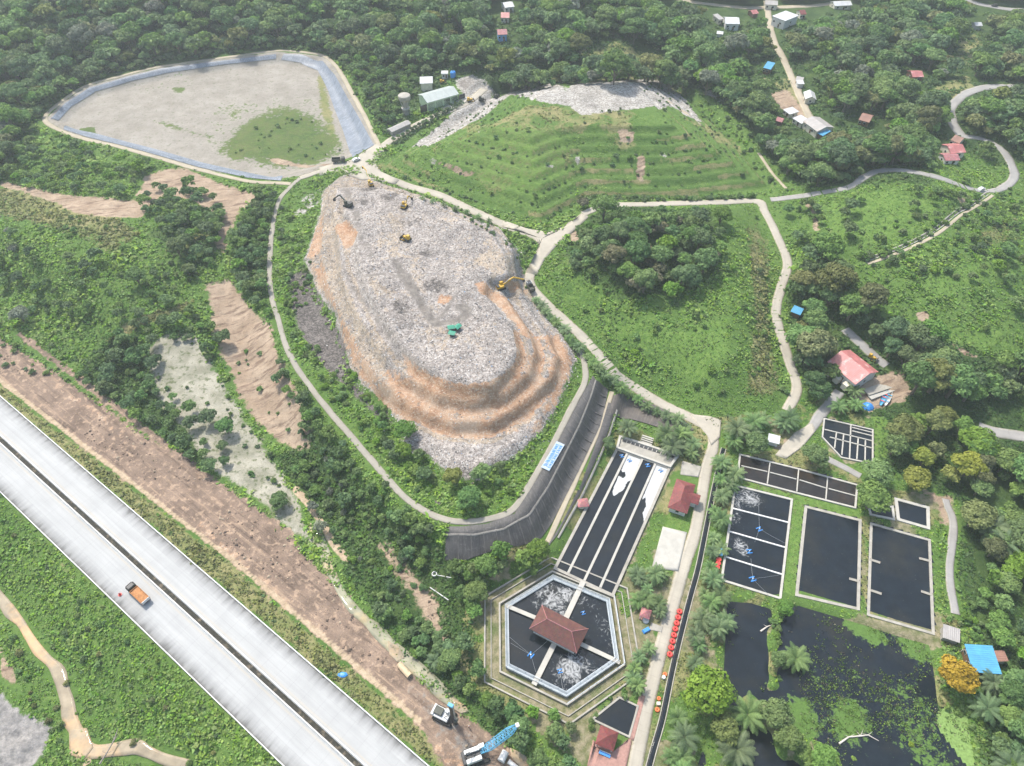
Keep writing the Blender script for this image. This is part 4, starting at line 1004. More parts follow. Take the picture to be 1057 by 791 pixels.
for s in (-1, 1): mb.box((0, s * PW * .39, 4.2), (PL * .88, .25, .75)); mb.box((s * PL * .43, 0, 4.2), (.25, PW * .76, .74))
mb.build('fascia', M['white'], pv)
for sx in (-1, -.33, .33, 1):
    for sy in (-1, 1): MB().box((sx * PL * .42, sy * PW * .38, 2.6), (.35, .35, 2.6)).build('pillar', M['white'], pv)
for s in (-1, 1): MB().box((0, s * PW * .38, 1.75), (PL * .84, .15, .9)).build('parapet', M['white'], pv)

# --- right hand ponds
basin('pond basin with three low dividers, foam along its west wall', [(759,501),(817.5,515.5),(805.5,617.5),(745,598.5)], .7, .5, M['conc_pale'], [((754,524),(815,539.5)),((751.5,548),(812.5,565.5)),((748.5,574.5),(809.5,593.5))], .45, divm=M['white'])
water([(759,501),(817.5,515.5),(805.5,617.5),(745,598.5)], .12, WM, .5, foam=[(770,508,4,.9),(775,515,4.5,1.1),(765,514,4,1.0),(781,516,3,.8),(761,521,3,.9),(757,535,4,.8),(761,530,3,.7),(765,541,4,.5),(753,545,3,.7),(764,563,3.5,1.0),(768,568,3,1.0),(760,557,4,.6),(771,573,4,.5),(754,568,4,.4)], grow=.3)
basin('square black pond with tan kerbs between the aerated pond and its twin', [(832,523),(888,537),(886,628.5),(822.5,614)], .9, .4, M['conc'])
water([(832,523),(888,537),(886,628.5),(822.5,614)], .1, WM, .9, grow=.5)
basin('long black pond with wooden jetties and pale kerbs on the east side', [(899.5,540.5),(959.5,557.5),(963.5,654),(896.5,634.5)], .8, .4, M['conc'])
water([(899.5,540.5),(959.5,557.5),(963.5,654),(896.5,634.5)], .1, WM, .9, grow=.5, foam=[(935,560,5,.22),(945,566,4,.22)])
basin('small square black pond under the umbrella tree', [(925,515),(958,524),(958.5,545),(927.5,536)], 1.0, .4, M['conc_pale'])
water([(925,515),(958,524),(958.5,545),(927.5,536)], .1, WM, .9, grow=.4)
basin('narrow black pond cell half hidden by the umbrella tree', [(897,524),(921.5,523),(923,536),(899,531)], .7, .4, M['conc_pale'])
water([(897,524),(921.5,523),(923,536),(899,531)], .1, WM, .9, grow=.3)
basin('long shallow settling pond of eight brown-black cells', [(764,469),(824.5,484),(885,500.5),(883,524),(822,508.5),(761.5,492.5)], .6, .45, M['conc_pale'], [((764.5,480.5),(793,487)),((794,487.3),(823,494.8)),((824.5,495),(853.5,504)),((854.5,504),(884,512)),((795,476.5),(792,500)),((824.5,484),(822.5,508)),((854.5,491.5),(852.5,516))], .38)
water([(764,469),(824.5,484),(854.5,491.5),(884,500.5),(883,524),(822,508.5),(761.5,492.5)], .15, WMB, .9, grow=.3)
basin('grid of small black pond cells below the sandy yard', [(851,432),(901,443.5),(901,478.5),(868.5,472),(849,451)], .5, .5, M['conc_pale'], [((850.5,443),(900.5,455)),((856,451),(900.5,462.5)),((878.4,438.5),(877,474)),((863.6,446),(861.5,463)),((871,448),(869,470)),((886,452),(884.5,474.5)),((893.5,454),(893,476)),((879,441),(901,446.5)),((879,444.5),(901,450))], .4)
water([(851,432),(901,443.5),(901,478.5),(868.5,472),(849,451)], .15, WM, .8, grow=.3)
basin('small dark pond with thin stone kerb beside the pink-roofed gazebo', [(639.5,720),(658.5,729),(649.5,760.5),(611.5,742.5)], .5, .35, M['conc'])
water([(639.5,720),(658.5,729),(649.5,760.5),(611.5,742.5)], .1, WM, .6, grow=.3)
PFW = np.array([[PONDF[:, 0].min() - 5, PONDF[:, 1].min() - 8], [PONDF[:, 0].max() + 5, PONDF[:, 1].min() - 8], [PONDF[:, 0].max() + 5, PONDF[:, 1].max() + 4], [PONDF[:, 0].min() - 5, PONDF[:, 1].max() + 4]])
water(PONDF, -.55, WM, .9, grow=3.5, pxl=False, algae=[(825,735,5,0.85),(830,745,5,0.95),(845,735,4,0.47),(878,742,6,0.95),(874,752,5,0.76),(860,760,5,0.47),(915,720,7,0.43),(930,715,6,0.50),(945,722,7,0.50),(955,735,8,0.50),(900,715,6,0.37),(935,745,7,0.50),(945,760,8,0.56),(955,775,8,0.56),(930,765,6,0.37),(965,788,8,0.56),(880,643,3,0.85),(890,648,4,1.04),(900,654,4,0.95),(910,660,3,0.66),(938,660,4,0.95),(947,668,5,0.95),(955,672,4,0.76),(842,700,4,0.47),(900,695,3,0.25),(885,698,3,0.47),(860,705,5,.35),(870,690,4,.35),(890,770,5,0.31),(915,770,6,0.25)], foam=[(775,645,6,0.28),(785,655,5,0.28),(770,660,5,.25)])
dk = [(970,735),(985,727),(1000,730),(1001,750),(1000,765),(1006,786),(998,792),(984,774),(972,757),(967,745)]
water(dk, -.52, DW, .7, grow=.4, algae=[(985,740,9,1.4),(985,755,9,1.4),(993,770,8,1.4),(998,783,6,1.4),(975,745,6,1.4)])
# --- creek and streams
def stream(P, wd, mt, dz=.25): 
    o = ribbon('water', smooth_line(HP(P), 6), wd, mt, dz=dz, thick=.5, wj=.9)
    n = len(o.data.vertices)
    for k in ('foam', 'algae'): o.data.attributes.new(k, 'FLOAT', 'POINT')
stream([(-15,600),(0,618),(20,642),(38,668),(59,693),(69,719),(74,745),(84,768),(90,790)], 3.0, WMC)
stream([(80,764),(95,776),(115,775),(140,770),(152,777),(170,784),(195,791)], 3.6, WMC, .3)
stream([(322,540),(335,570),(345,598),(360,622),(380,643),(402,664),(412,673),(432,692),(450,708),(470,727)], 3.2, WMG, .2)
pad('water', [(400,662),(412,668),(418,680),(410,684),(402,676)], WMC, .3); pad('water', [(468,722),(480,728),(484,735),(476,737),(466,731)], WMC, .3); pad('water', [(526,772),(540,778),(556,796),(540,796),(528,782)], WMC, .3)
pad('water', [(72,752),(90,752),(97,772),(88,784),(72,780)], WMC, .36)
# --- drain beside the site road
DR = [(747,463),(743,478),(737,505),(729,545),(721,585),(713,615),(704,650),(694,692),(684,741),(673,780),(650,870)]
o = ribbon('drain', smooth_line(HP(DR), 6), 1.2, WM, dz=.08, thick=.3)
for k in ('foam', 'algae'): o.data.attributes.new(k, 'FLOAT', 'POINT')
dl = smooth_line(HP(DR), 6)
for s in (-.8, .8):
    T_ = np.gradient(dl, axis=0); T_ /= np.linalg.norm(T_, axis=1)[:, None]; ribbon('kerb', dl + np.c_[-T_[:, 1], T_[:, 0]] * s, .25, M['conc'], dz=.2, thick=.5)
DRW = dl
# ring channel wall beside the landfill path
L_ = RL[13][3]; T_ = np.gradient(L_, axis=0); T_ /= np.linalg.norm(T_, axis=1)[:, None]; nrm = np.c_[-T_[:, 1], T_[:, 0]]
cen = HP([(450, 330)])[0]
sgn_ = 1 if ((cen - L_[len(L_) // 3]) @ nrm[len(L_) // 3]) > 0 else -1
ribbon('drain', L_ + nrm * sgn_ * 2.2, 1.0, mat('dark_drain_bed', (.05, .05, .045), .7, .4), dz=.12, thick=.5); ribbon('kerb', L_ + nrm * sgn_ * 3.0, .45, M['conc'], dz=.35, thick=.8); ribbon('kerb', L_ + nrm * sgn_ * 1.5, .3, M['conc_pale'], dz=.3, thick=.8)
# ================================================================ BUILDINGS
def wyaw(a, b, dz=0): 
    p = HP([a, b], dz); v = p[1] - p[0]; return math.atan2(v[1], v[0]), float(np.linalg.norm(v)), p.mean(0)
def window(par, x, y, z, wd, ht, face):
    """face: unit normal axis ('x+','x-','y+','y-')"""
    s = 1 if face[1] == '+' else -1
    if face[0] == 'y':
        f = MB().box((x, y + s * .04, z), (wd + .2, .08, ht + .2)).build('window', M['white'], par); MB().box((x, y + s * .07, z), (wd, .08, ht)).build('pane', M['glass'], f)
    else:
        f = MB().box((x + s * .04, y, z), (.08, wd + .2, ht + .2)).build('window', M['white'], par); MB().box((x + s * .07, y, z), (.08, wd, ht)).build('pane', M['glass'], f)
def door(par, x, y, face, mt=None, wd=1.0, ht=2.0):
    s = 1 if face[1] == '+' else -1
    if face[0] == 'y': d = MB().box((x, y + s * .05, ht / 2 + .1), (wd, .1, ht)).build('door', mt or M['wood'], par); MB().box((x + wd * .35, y + s * .12, 1.1), (.12, .08, .12)).build('handle', M['steel'], d)
    else: d = MB().box((x + s * .05, y, ht / 2 + .1), (.1, wd, ht)).build('door', mt or M['wood'], par); MB().box((x + s * .12, y + wd * .35, 1.1), (.08, .12, .12)).build('handle', M['steel'], d)
def house(label, a, b, W_, roof, hw=3.0, rise=1.6, wall=None, kind='gable', over=.6, name='house', cat='house', ext=1.0, nwin=2, minL=0):
    """a, b: the two ends of the ridge (or roof middle line) in the photo"""
    top_ = hw + (rise if kind in ('gable', 'hip') else rise / 2)
    yaw, L, c = wyaw(a, b, top_)
    if kind == 'hip': L = L + W_ * .75
    L = max(L * ext, minL); g = min(float(hq(c[0], c[1])), float(hq(c[0] + math.cos(yaw) * L / 2, c[1] + math.sin(yaw) * L / 2)), float(hq(c[0] - math.cos(yaw) * L / 2, c[1] - math.sin(yaw) * L / 2)) + .6)
    r = empty(name, (c[0], c[1], g), yaw, label, cat); l, w2 = L / 2 - over, W_ / 2 - over
    wm = wall or M['cream']
    mb = MB()
    if kind == 'gable': mb.profile([(-w2, -1.5), (w2, -1.5), (w2, hw), (0, hw + rise * .9), (-w2, hw)], -l, l)
    else: mb.box((0, 0, hw / 2 - .75), (2 * l, 2 * w2, hw + 1.45))
    mb.build('wall', wm, r)
    mb = MB()
    if kind == 'gable': gable_roof(mb, L, W_, hw - .1, rise + .15)
    elif kind == 'hip': hip_roof(mb, L, W_, hw - .05, rise, max(.3, L - W_ * .95))
    elif kind == 'shed':
        x, y = L / 2, W_ / 2; mb.add([(-x, -y, hw), (x, -y, hw), (x, y, hw + rise), (-x, y, hw + rise), (-x, -y, hw + .15), (x, -y, hw + .15), (x, y, hw + rise + .15), (-x, y, hw + rise + .15)], [(3, 2, 1, 0), (4, 5, 6, 7), (0, 1, 5, 4), (1, 2, 6, 5), (2, 3, 7, 6), (3, 0, 4, 7)])
    elif kind == 'flat': mb.box((0, 0, hw + .12), (L, W_, .25))
    mb.build('roof', roof, r)
    if hw > 2 and nwin:
        for k in range(nwin):
            x = -l + (k + .5) * 2 * l / nwin
            window(r, x - .6, -w2, hw * .55, 1.1, 1.0, 'y-'); window(r, x, w2, hw * .55, 1.1, 1.0, 'y+')
        door(r, min(l - .8, .9), -w2, 'y-'); window(r, -l, 0, hw * .55, 1.0, 1.0, 'x-'); window(r, l, 0, hw * .55, 1.0, 1.0, 'x+')
    return r
MR = M
# site office with red hip roof and a lower wing
yaw, L, c = wyaw((708, 497), (701, 521), 4.5)
off = house('office with red hip roof and side wing beside the site road', (707.5,500), (702,518), 6.4, M['tile_red'], 3.0, 1.7, M['white'], 'hip', name='office_house', nwin=3)
mb = MB(); gable_roof(mb, 4.2, 4.0, 2.7, 1.3)
w_ = mb.build('wing_roof', M['tile_red'], off); w_.location = (-.8, 3.6, 0); w_.rotation_euler = (0, 0, PI / 2)
if (w_.matrix_basis.translation.y > 0) and (Matrix.Rotation(off.rotation_euler.z, 3, 'Z') @ Vector((0, 1, 0))).x < 0: w_.location = (.8, -3.6, 0)
sgw = 1 if w_.location.y > 0 else -1
MB().box((w_.location.x, sgw * 3.3, 1.3), (3.2, 3.2, 2.6)).build('wing_wall', M['white'], off)
# warehouse
wh = house('long warehouse with faded pink sheet roof and whitewashed end wall', (869.5,359.5), (898,385.5), 12.5, M['roof_pink'], 4.6, 2.6, M['white'], 'gable', .5, 'warehouse', 'warehouse', 1.0, 4)
for k in (-1, 0, 1): MB().box((k * 4, -6.9, 1.4), (2.2, 2.2, 2.6)).build('side_annex', M['cream'], wh)
# gazebos
def gazebo(label, px, py, S, roof, h=2.6, rise=1.7, walls=True, yaw=0):
    p = H1(px, py, h); r = empty('gazebo', p, yaw, label, 'gazebo'); mb = MB(); hip_roof(mb, S, S, h, rise, .06); mb.build('roof', roof, r)
    for sx in (-1, 1):
        for sy in (-1, 1): MB().box((sx * S * .4, sy * S * .4, h / 2), (.22, .22, h)).build('post', M['white'], r)
    MB().box((0, 0, .12), (S * .95, S * .95, .24)).build('floor', M['paver'], r)
    if walls:
        for s in (-1, 1): MB().box((s * S * .4, 0, .65), (.12, S * .7, .8)).build('parapet', M['white'], r)
        MB().box((0, S * .4, .65), (S * .7, .12, .8)).build('parapet', M['white'], r)
    return r
GY_ = math.atan2(*(GP([(636.6,757)])[0] - GP([(620,750)])[0])[::-1])
gazebo('square gazebo with deep pink pyramid roof by the small dark pond', 626.5, 762, 4.9, M['tile_red'], yaw=GY_)
gazebo('little gazebo with faded pink pyramid roof among the palms', 666.5, 633, 3.0, M['tile_pink'], 2.3, 1.1, False, GY_)
b_ = H1(624, 779); r_ = empty('bench', b_, GY_, 'blue and white bench in front of the pink gazebo', 'bench'); MB().box((0, 0, .45), (3.0, .8, .1)).build('seat', M['blue'], r_); MB().box((0, .4, .75), (3.0, .1, .5)).build('backrest', M['white'], r_)
for s in (-1, 1): MB().box((s * 1.3, 0, .2), (.12, .7, .4)).build('leg', M['steel'], r_)
# blue roofed shed on posts over the pond edge
sh = house('shed with bright blue sheet roof on stilts behind the yellow tree', (1009.5,666), (1019.5,695), 7.0, M['roof_blue'], 3.6, .9, M['wood'], 'shed', .5, 'stilt_shed', 'shed')
for sx in (-1, 0, 1): MB().box((sx * 3.2, -3.1, -.3), (.25, .25, 3.8)).build('stilt', M['conc'], sh)
house('small pale grey hut at the end of the pond path', (979,653), (985,655), 4.0, M['roof_grey'], 2.2, .6, M['conc'], 'shed', .3, 'hut', 'hut', 1, 0, 4.5)
house('low rusty lean-to east of the blue-roofed shed', (1026,672), (1031,683), 5, M['roof_rust'], 2.3, .8, M['cream'], 'shed', .3, 'hut', 'hut', 1, 1)
# workshop group
ws = house('long open-fronted workshop with pale sheet roof and mint end wall', (436.5,99.5), (467.5,86.5), 11.5, M['roof_palegreen'], 5.2, 1.8, M['mint'], 'gable', .5, 'workshop', 'workshop', 1.05, 0)
for k in range(6): MB().box((-12 + k * 4.8, -5.0, 2.2), (3.9, .5, 3.8)).build('bay_shade_panel', M['glass'], ws)  # dark panels on the solid wall stand in for shade in open bays
house('flat white-roofed shelter behind the workshop', (434,83.5), (446,82), 8.5, M['roof_white'], 4.0, .5, M['cream'], 'flat', .5, 'shelter', 'shelter', 1.1, 0)
house('long low grey shed beside the workshop road', (401.5,134), (421.5,124), 4.5, M['roof_grey'], 2.4, .7, M['conc'], 'gable', .3, 'shed', 'shed', 1.0, 0)
t_ = H1(419.5, 119); r_ = empty('water_tower', t_, 0, 'round concrete water tower with flared top beside the workshop', 'water tower')
mb = MB(); mb.lathe([(2.0, 8.2), (3.3, 9.4), (3.4, 11.2), (3.1, 11.5), (.3, 12.0), (0.01, 12.0)], 16); mb.build('tank', M['conc'], r_)
MB().lathe([(1.5, -1), (1.3, 4), (1.3, 8.3)], 12).build('shaft', M['conc'], r_); MB().lathe([(2.2, 3.6), (2.3, 4.4), (1.9, 4.6), (1.31, 4.6)], 14).build('gallery', M['conc_pale'], r_)
mb = MB()
for k in range(8): a = k * PI / 4; mb.tube([(math.cos(a) * 2.9, math.sin(a) * 2.9, 9.2), (math.cos(a) * 1.8, math.sin(a) * 1.8, 5.5), (math.cos(a) * 2.2, math.sin(a) * 2.2, -1)], .18, 5)
mb.build('frame', M['conc_pale'], r_)
house('small white cube house with pale flat roof at the wood edge north of the workshop', (457,75), (461,74.5), 4, M['roof_white'], 2.6, .3, M['white'], 'flat', .3, 'hut', 'hut', 1, 1, 4)
t_ = H1(467.8, 80); r_ = empty('storage_tank', t_, 0, 'bright blue storage tank behind the workshop', 'tank'); MB().lathe([(1.5, 0), (1.6, .3), (1.6, 3.0), (1.2, 3.5), (.01, 3.6)], 14).build('shell', M['blue'], r_); MB().lathe([(.4, 3.5), (.4, 3.8), (.01, 3.8)], 10).build('lid', M['dark'], r_)
# village houses
V_ = [
 ('small pale pink house with blue front at the wood edge', (513,30.5), (523,30), 8, M['tile_pink'], 4.2, 1.5, M['bluewall'], 'gable', 'house'),
 ('house with dull red roof under the wood, north of the blue-fronted one', (517,13), (526,12.5), 8, M['roof_pink'], 3.4, 1.6, M['cream'], 'gable', 'house'),
 ('white-walled house at the top edge above the dull red roof', (519,3), (529,2), 9, M['roof_white'], 3.5, 1.2, M['white'], 'gable', 'house'),
 ('long white-roofed hall in the clearing below the top road', (748.5,17), (763,18.5), 11, M['roof_white'], 4, 1.6, M['white'], 'gable', 'hall'),
 ('grey-white shack beside the long white hall', (739,18), (744,17), 7, M['roof_grey'], 3, .8, M['cream'], 'shed', 'house'),
 ('tiny white hut in the scrub below the white hall', (742,33.5), (744.5,34), 3.5, M['roof_white'], 2.2, .5, M['white'], 'shed', 'hut'),
 ('small red-roofed kiosk beside the top road', (775,10.5), (781,10), 6, M['roof_pink'], 2.8, 1.1, M['wood'], 'gable', 'kiosk'),
 ('large white house with terrace at the village crossroads', (804,14), (818,18), 14, M['roof_white'], 5.2, .8, M['white'], 'flat', 'house'),
 ('house with bright red roof right of the large white house', (825,10.5), (831,10), 7, M['tile_red'], 3.2, 1.4, M['cream'], 'gable', 'house'),
 ('grey-roofed buildings at the top edge above the crossroads', (790,0), (803,1), 8, M['roof_grey'], 3.5, 1.2, M['cream'], 'gable', 'house'),
 ('dark house with a blue awning left of the village track', (790,67), (798,68.5), 7, M['roof_blue'], 3.2, 1.2, M['wood'], 'shed', 'house'),
 ('small pink-roofed shack left of the village track', (789.5,81), (794.5,82), 5, M['tile_pink'], 2.6, 1.0, M['cream'], 'gable', 'house'),
 ('small grey-brown hut right of the village track', (823.5,79), (829,80), 5, M['roof_grey'], 2.4, .8, M['wood'], 'gable', 'hut'),
 ('low white-roofed hut just below the grey-brown hut', (823,85), (829,85), 4, M['roof_white'], 2.2, .5, M['white'], 'shed', 'hut'),
 ('pale shed with tall pitched roof on the grass right of the village track', (836,92.5), (838,100), 6, M['roof_white'], 3, 1.4, M['cream'], 'gable', 'shed'),
 ('long grey-brown roofed barn at the foot of the village track', (838.5,119), (853.5,131), 11, M['roof_grey'], 3.6, 1.4, M['cream'], 'gable', 'barn'),
 ('blue tarpaulin lean-to on the end of the long barn', (848.5,135.5), (852,137.5), 6, M['roof_blue'], 2.4, .8, M['wood'], 'shed', 'lean-to'),
 ('small red-roofed hut among the trees below the village track', (803.5,121), (808,122), 4.5, M['tile_pink'], 2.5, 1.1, M['wood'], 'gable', 'hut'),
 ('low pale shed at the edge of the rubble left of the track', (813,112), (820,117), 6, M['roof_white'], 2.3, .4, M['cream'], 'shed', 'shed'),
 ('second pale shed nearer the barn in the rubble', (822,121), (832,126), 6, M['roof_white'], 2.3, .4, M['cream'], 'shed', 'shed'),
 ('house with weathered red roof in the wood right of the palms', (940,74), (952,73), 8, M['roof_pink'], 3.2, 1.4, M['wood'], 'gable', 'house'),
 ('house with brown roof deep in the trees', (890,117), (901,120), 9, M['roof_rust'], 3, 1.5, M['wood'], 'gable', 'house'),
 ('house with pinkish red roof in the bend of the asphalt road', (978,150.5), (994,149), 9, M['roof_pink'], 3.2, 1.6, M['cream'], 'gable', 'house'),
 ('brown-roofed house just above the pinkish red roof', (986,139), (995,143), 7, M['roof_rust'], 3, 1.3, M['cream'], 'gable', 'house'),
 ('long pale-roofed house below the pinkish red roof', (974,159), (989,159.5), 7, M['tile_pink'], 2.8, 1.0, M['white'], 'gable', 'house'),
 ('grey-white hut among trees near the top right road', (1006,22.5), (1013,23), 6, M['roof_white'], 2.8, 1.0, M['white'], 'gable', 'hut'),
 ('pale roofs at the top edge right of the crossroads', (860,1), (878,1), 8, M['roof_white'], 3, 1.2, M['cream'], 'gable', 'house'),
 ('blue tarpaulin hut by the lane east of the green mound', (821.5,319.5), (824.5,321), 4, M['roof_blue'], 2.2, .5, M['wood'], 'shed', 'hut'),
 ('whitewashed hut beside the umbrella trees at the pond end', (797,452.5), (801,453.5), 3.5, M['roof_white'], 2.2, .4, M['white'], 'shed', 'hut'),
]
for lb, a, b, wd, rf, hw, rise, wl, kd, ct in V_:
    house(lb, a, b, wd, rf, hw, rise, wl, kd, .4, {'lean-to': 'lean_to'}.get(ct, ct), ct, 1.0, 0 if ct in ('hut', 'lean-to', 'kiosk') else 2, 4)
house('low dull pink hut beside the four-lane basin', (600,516), (604,517), 3.2, M['tile_pink'], 2.2, .8, M['cream'], 'hip', .3, 'hut', 'hut', 1, 0, 3.2)
# yard slabs and scrap south of the warehouse
def slab(label, a, b, wd, ht, mt, name, cat, z=0.0):
    yaw, L, c = wyaw(a, b); return tag(MB().box((0, 0, 0), (L, wd, ht)).build(name, mt), label, cat), (c[0], c[1], float(hq(*c)) + ht / 2 + z), yaw
for args in (('long grey concrete slab nearer the warehouse in the sandy yard', (893,407), (922,395), 3.2, .5, M['conc'], 'concrete_slab', 'slab'), ('second long concrete slab with dark edge in the sandy yard', (897,412), (926,399), 2.0, .4, M['conc_pale'], 'concrete_slab', 'slab')):
    o, l, yw = slab(*args); o.location = l; o.rotation_euler = (0, 0, yw)
def boat(label, a, b, wd, mt, mt2):
    yaw, L, c = wyaw(a, b); g = float(hq(*c)); r = empty('boat', (c[0], c[1], g + .1), yaw, label, 'boat'); mb = MB()
    secs = [(-L / 2, .55), (-L / 4, .95), (0, 1), (L / 4, .8), (L / 2 - .2, .08)]; vs = []; n = 5
    for x, k in secs:
        for y, z in ((-.5, .8), (-.36, .2), (0, 0), (.36, .2), (.5, .8)): vs.append((x, y * wd * k, z * .9 + (.25 if x > L / 3 else 0)))
    fs = [(i * n + k, i * n + k + 1, (i + 1) * n + k + 1, (i + 1) * n + k) for i in range(4) for k in range(4)]; mb.add(vs, fs); mb.build('hull', mt, r)
    mb = MB()
    for x in (-L / 4, 0, L / 5): mb.box((x, 0, .6), (.4, wd * .8, .08))
    mb.build('thwart', mt2, r); return r
boat('pale blue slender boat lying in the sandy yard, red bow', (908,419), (917,403), 1.8, M['cyan'], M['red']); boat('white slender boat beside the pale blue one in the yard', (913,419), (921,404), 1.6, M['white'], M['cyan'])
r_ = empty('tarpaulin_heap', H1(896, 420), .4, 'crumpled bright blue tarpaulin heap at the edge of the yard', 'tarpaulin'); mb = MB(); mb.lathe([(2.2, 0), (1.9, .5), (1.2, 1.1), (.4, 1.5), (.01, 1.6)], 9); mb.build('sheet', M['blue'], r_)

# ================================================================ SMALL SITE THINGS
RP = [(701.3,632),(699.8,638),(698.4,644),(697,650),(695.6,656.3),(694.1,662.6),(692.7,669.2),(691.3,676.2)]
def ring_float(px, py, mt, label, group=None, dia=1.75, name='ring_float'):
    p = H1(px, py); r = empty(name, p + Vector((0, 0, .02)), 0, label, 'ring', group); mb = MB()
    prof = [(.15, .3), (.20, .58), (.52, .74), (.78, .64), (.88, .36), (.78, .08), (.5, 0)]
    s = dia / 1.76; mb.lathe([(a * s, z * s) for a, z in prof] , 18); mb.build('ring', mt, r, smooth=True); MB().lathe([(.01, .32 * s), (.17 * s, .32 * s)], 12).build('hole_shade', M['black'], r); return r  # black disc paints in the shade inside the ring's hole
ordn = ['topmost', 'second from the top', 'third from the top', 'fourth from the top', 'fourth from the bottom', 'third from the bottom', 'second from the bottom', 'bottommost']
for (x, y), w_ in zip(RP, ordn): ring_float(x, y, M['red'], 'red ring %s of the roadside row of eight' % w_, 'row of red rings by the site road')
ring_float(686.3, 696.5, M['orange'], 'orange ring below the red row, beside a white drum', dia=1.3); ring_float(680, 721.5, M['orange'], 'faded orange ring above a pale crate on the verge', dia=1.2); ring_float(678.3, 733, M['orange'], 'orange ring below the pale crate on the verge', dia=1.4)
def drum(px, py, mt, label, r=.45, h=.9):
    o = MB().lathe([(.01, 0), (r, 0), (r * 1.04, h * .33), (r, h * .36), (r * 1.04, h * .66), (r, h * .7), (r, h), (.01, h)], 14).build('drum', mt); o.location = H1(px, py); return tag(o, label, 'drum')
drum(684.7, 700, M['white'], 'white drum beside the orange ring on the verge', .5)
o = MB().box((0, 0, .4), (1.1, .9, .8), 0, 0, 0, .92).build('crate', M['cream'], bevel=.04); o.location = H1(679.5, 727); tag(o, 'pale crate between two orange rings on the verge', 'crate')
for k, (x, y) in enumerate(((741.5,579),(740.8,583),(739.8,587.2))): drum(x, y, M['red'], 'red drum %s beside the aerated pond' % ('just below the pale blue sheet', 'between two others', 'farthest below the pale blue sheet')[k], .75, 1.1)
r_ = empty('pump_shelter', H1(742, 572.5), GY_, 'pale blue sheet shelter above the red drums', 'shelter'); MB().box((0, 0, 1.9), (1.9, 2.6, .1), 0, .06).build('roof', M['cyan'], r_)
for sx in (-1, 1):
    for sy in (-1, 1): MB().box((sx * .8, sy * 1.1, .95), (.09, .09, 1.9)).build('post', M['steel'], r_)
drum(666.6, 641, M['white'], 'white round tub below the little pink gazebo', .9, .5)
o = MB().box((0, 0, .35), (2.4, 1.2, .7), .5, 0, 0, .8).build('tarpaulin', M['blue']); o.location = H1(667, 651); tag(o, 'blue tarpaulin bundle on the grass below the little gazebo', 'tarpaulin')
drum(509, 622, M['white'], 'white tub outside the west wall of the six-sided tank', .6, .6) if False else None
def aerator(px, py, z, label, yaw, sc=1.0, cables=()):
    x, y = G(px, py, z); r = empty('aerator', (x, y, z), yaw, label, 'aerator')
    for s in (-1, 1): MB().tube([(-.75 * sc, s * .5 * sc, .1), (.75 * sc, s * .5 * sc, .1)], .17 * sc, 8).build('float', M['blue'], r, smooth=True)
    MB().bar((-.6 * sc, -.5 * sc, .28), (.6 * sc, .5 * sc, .28), .22 * sc, .08).build('frame', M['blue'], r); MB().lathe([(.2 * sc, .2), (.2 * sc, .6), (.01, .65)], 10).build('motor', M['steel'], r)
    Rm = Matrix.Rotation(-yaw, 3, 'Z')
    for cx_, cy_ in cables:
        e = GP([(cx_, cy_)], z + .3)[0]; v = Rm @ Vector((e[0] - x, e[1] - y, 0)); MB().tube([(0, 0, .3), (v.x * .5, v.y * .5, .2), (v.x, v.y, .45)], .035, 4).build('cable', M['steel'], r)
aerator(642, 471, .45, 'blue aerator at the head of the leftmost dark lane', .3, .9); aerator(649.8, 475.5, .45, 'blue aerator in the scum of the second lane', .5, .9); aerator(668.6, 480.6, .45, 'blue aerator at the head of the third dark lane', .2, 1.0); aerator(682, 486, .45, 'blue aerator in the scum of the fourth lane', .6, .9)
aerator(548, 676.5, .7, 'blue aerator moored in the dark quarter of the six-sided tank', .9, 1.1, [(526,658),(527,664),(565,662),(553,694)]); aerator(602, 633, .7, 'pale aerator in the drifting foam northeast of the pavilion', .3, .8); aerator(578, 693, .7, 'blue aerator beside the boiling foam south of the pavilion', .2, .9, [(581,712)])
aerator(783.7, 546.5, .12, 'blue aerator moored in the second cell of the aerated pond', .4, 1.1, [(783,520),(810,561),(779,560)]); aerator(773.5, 569.5, .12, 'blue aerator beside the foam in the third cell', .1, 1.1); aerator(776.8, 598, .12, 'blue aerator moored in the lowest cell of the aerated pond', .3, 1.2, [(775,577),(804,594),(793,614)])
o = None
def jetty(label, a, b):
    yaw, L, c = wyaw(a, b); r = empty('jetty', (c[0], c[1], 0), yaw, label, 'jetty'); mb = MB()
    for k in range(int(L / .35)): mb.box((-L / 2 + .17 + k * .35, 0, .45), (.3, .8, .07))
    mb.build('deck', M['conc'], r)
    for sx in (-.9, .9): MB().tube([(sx * L / 2, .3, -.5), (sx * L / 2, .3, .75)], .06, 6).build('post', M['wood'], r)
jetty('short plank jetty on the west bank of the long pond, upper', (897,578), (909,582)); jetty('short plank jetty on the west bank of the long pond, lower', (898,610), (910,614)); jetty('plank jetty on the east bank of the long pond', (950,611), (962,615)); jetty('plank jetty on the east kerb of the square pond', (876,598), (887,601))
jetty('plank walkway on the east bank high on the long pond', (948,577), (960,580))
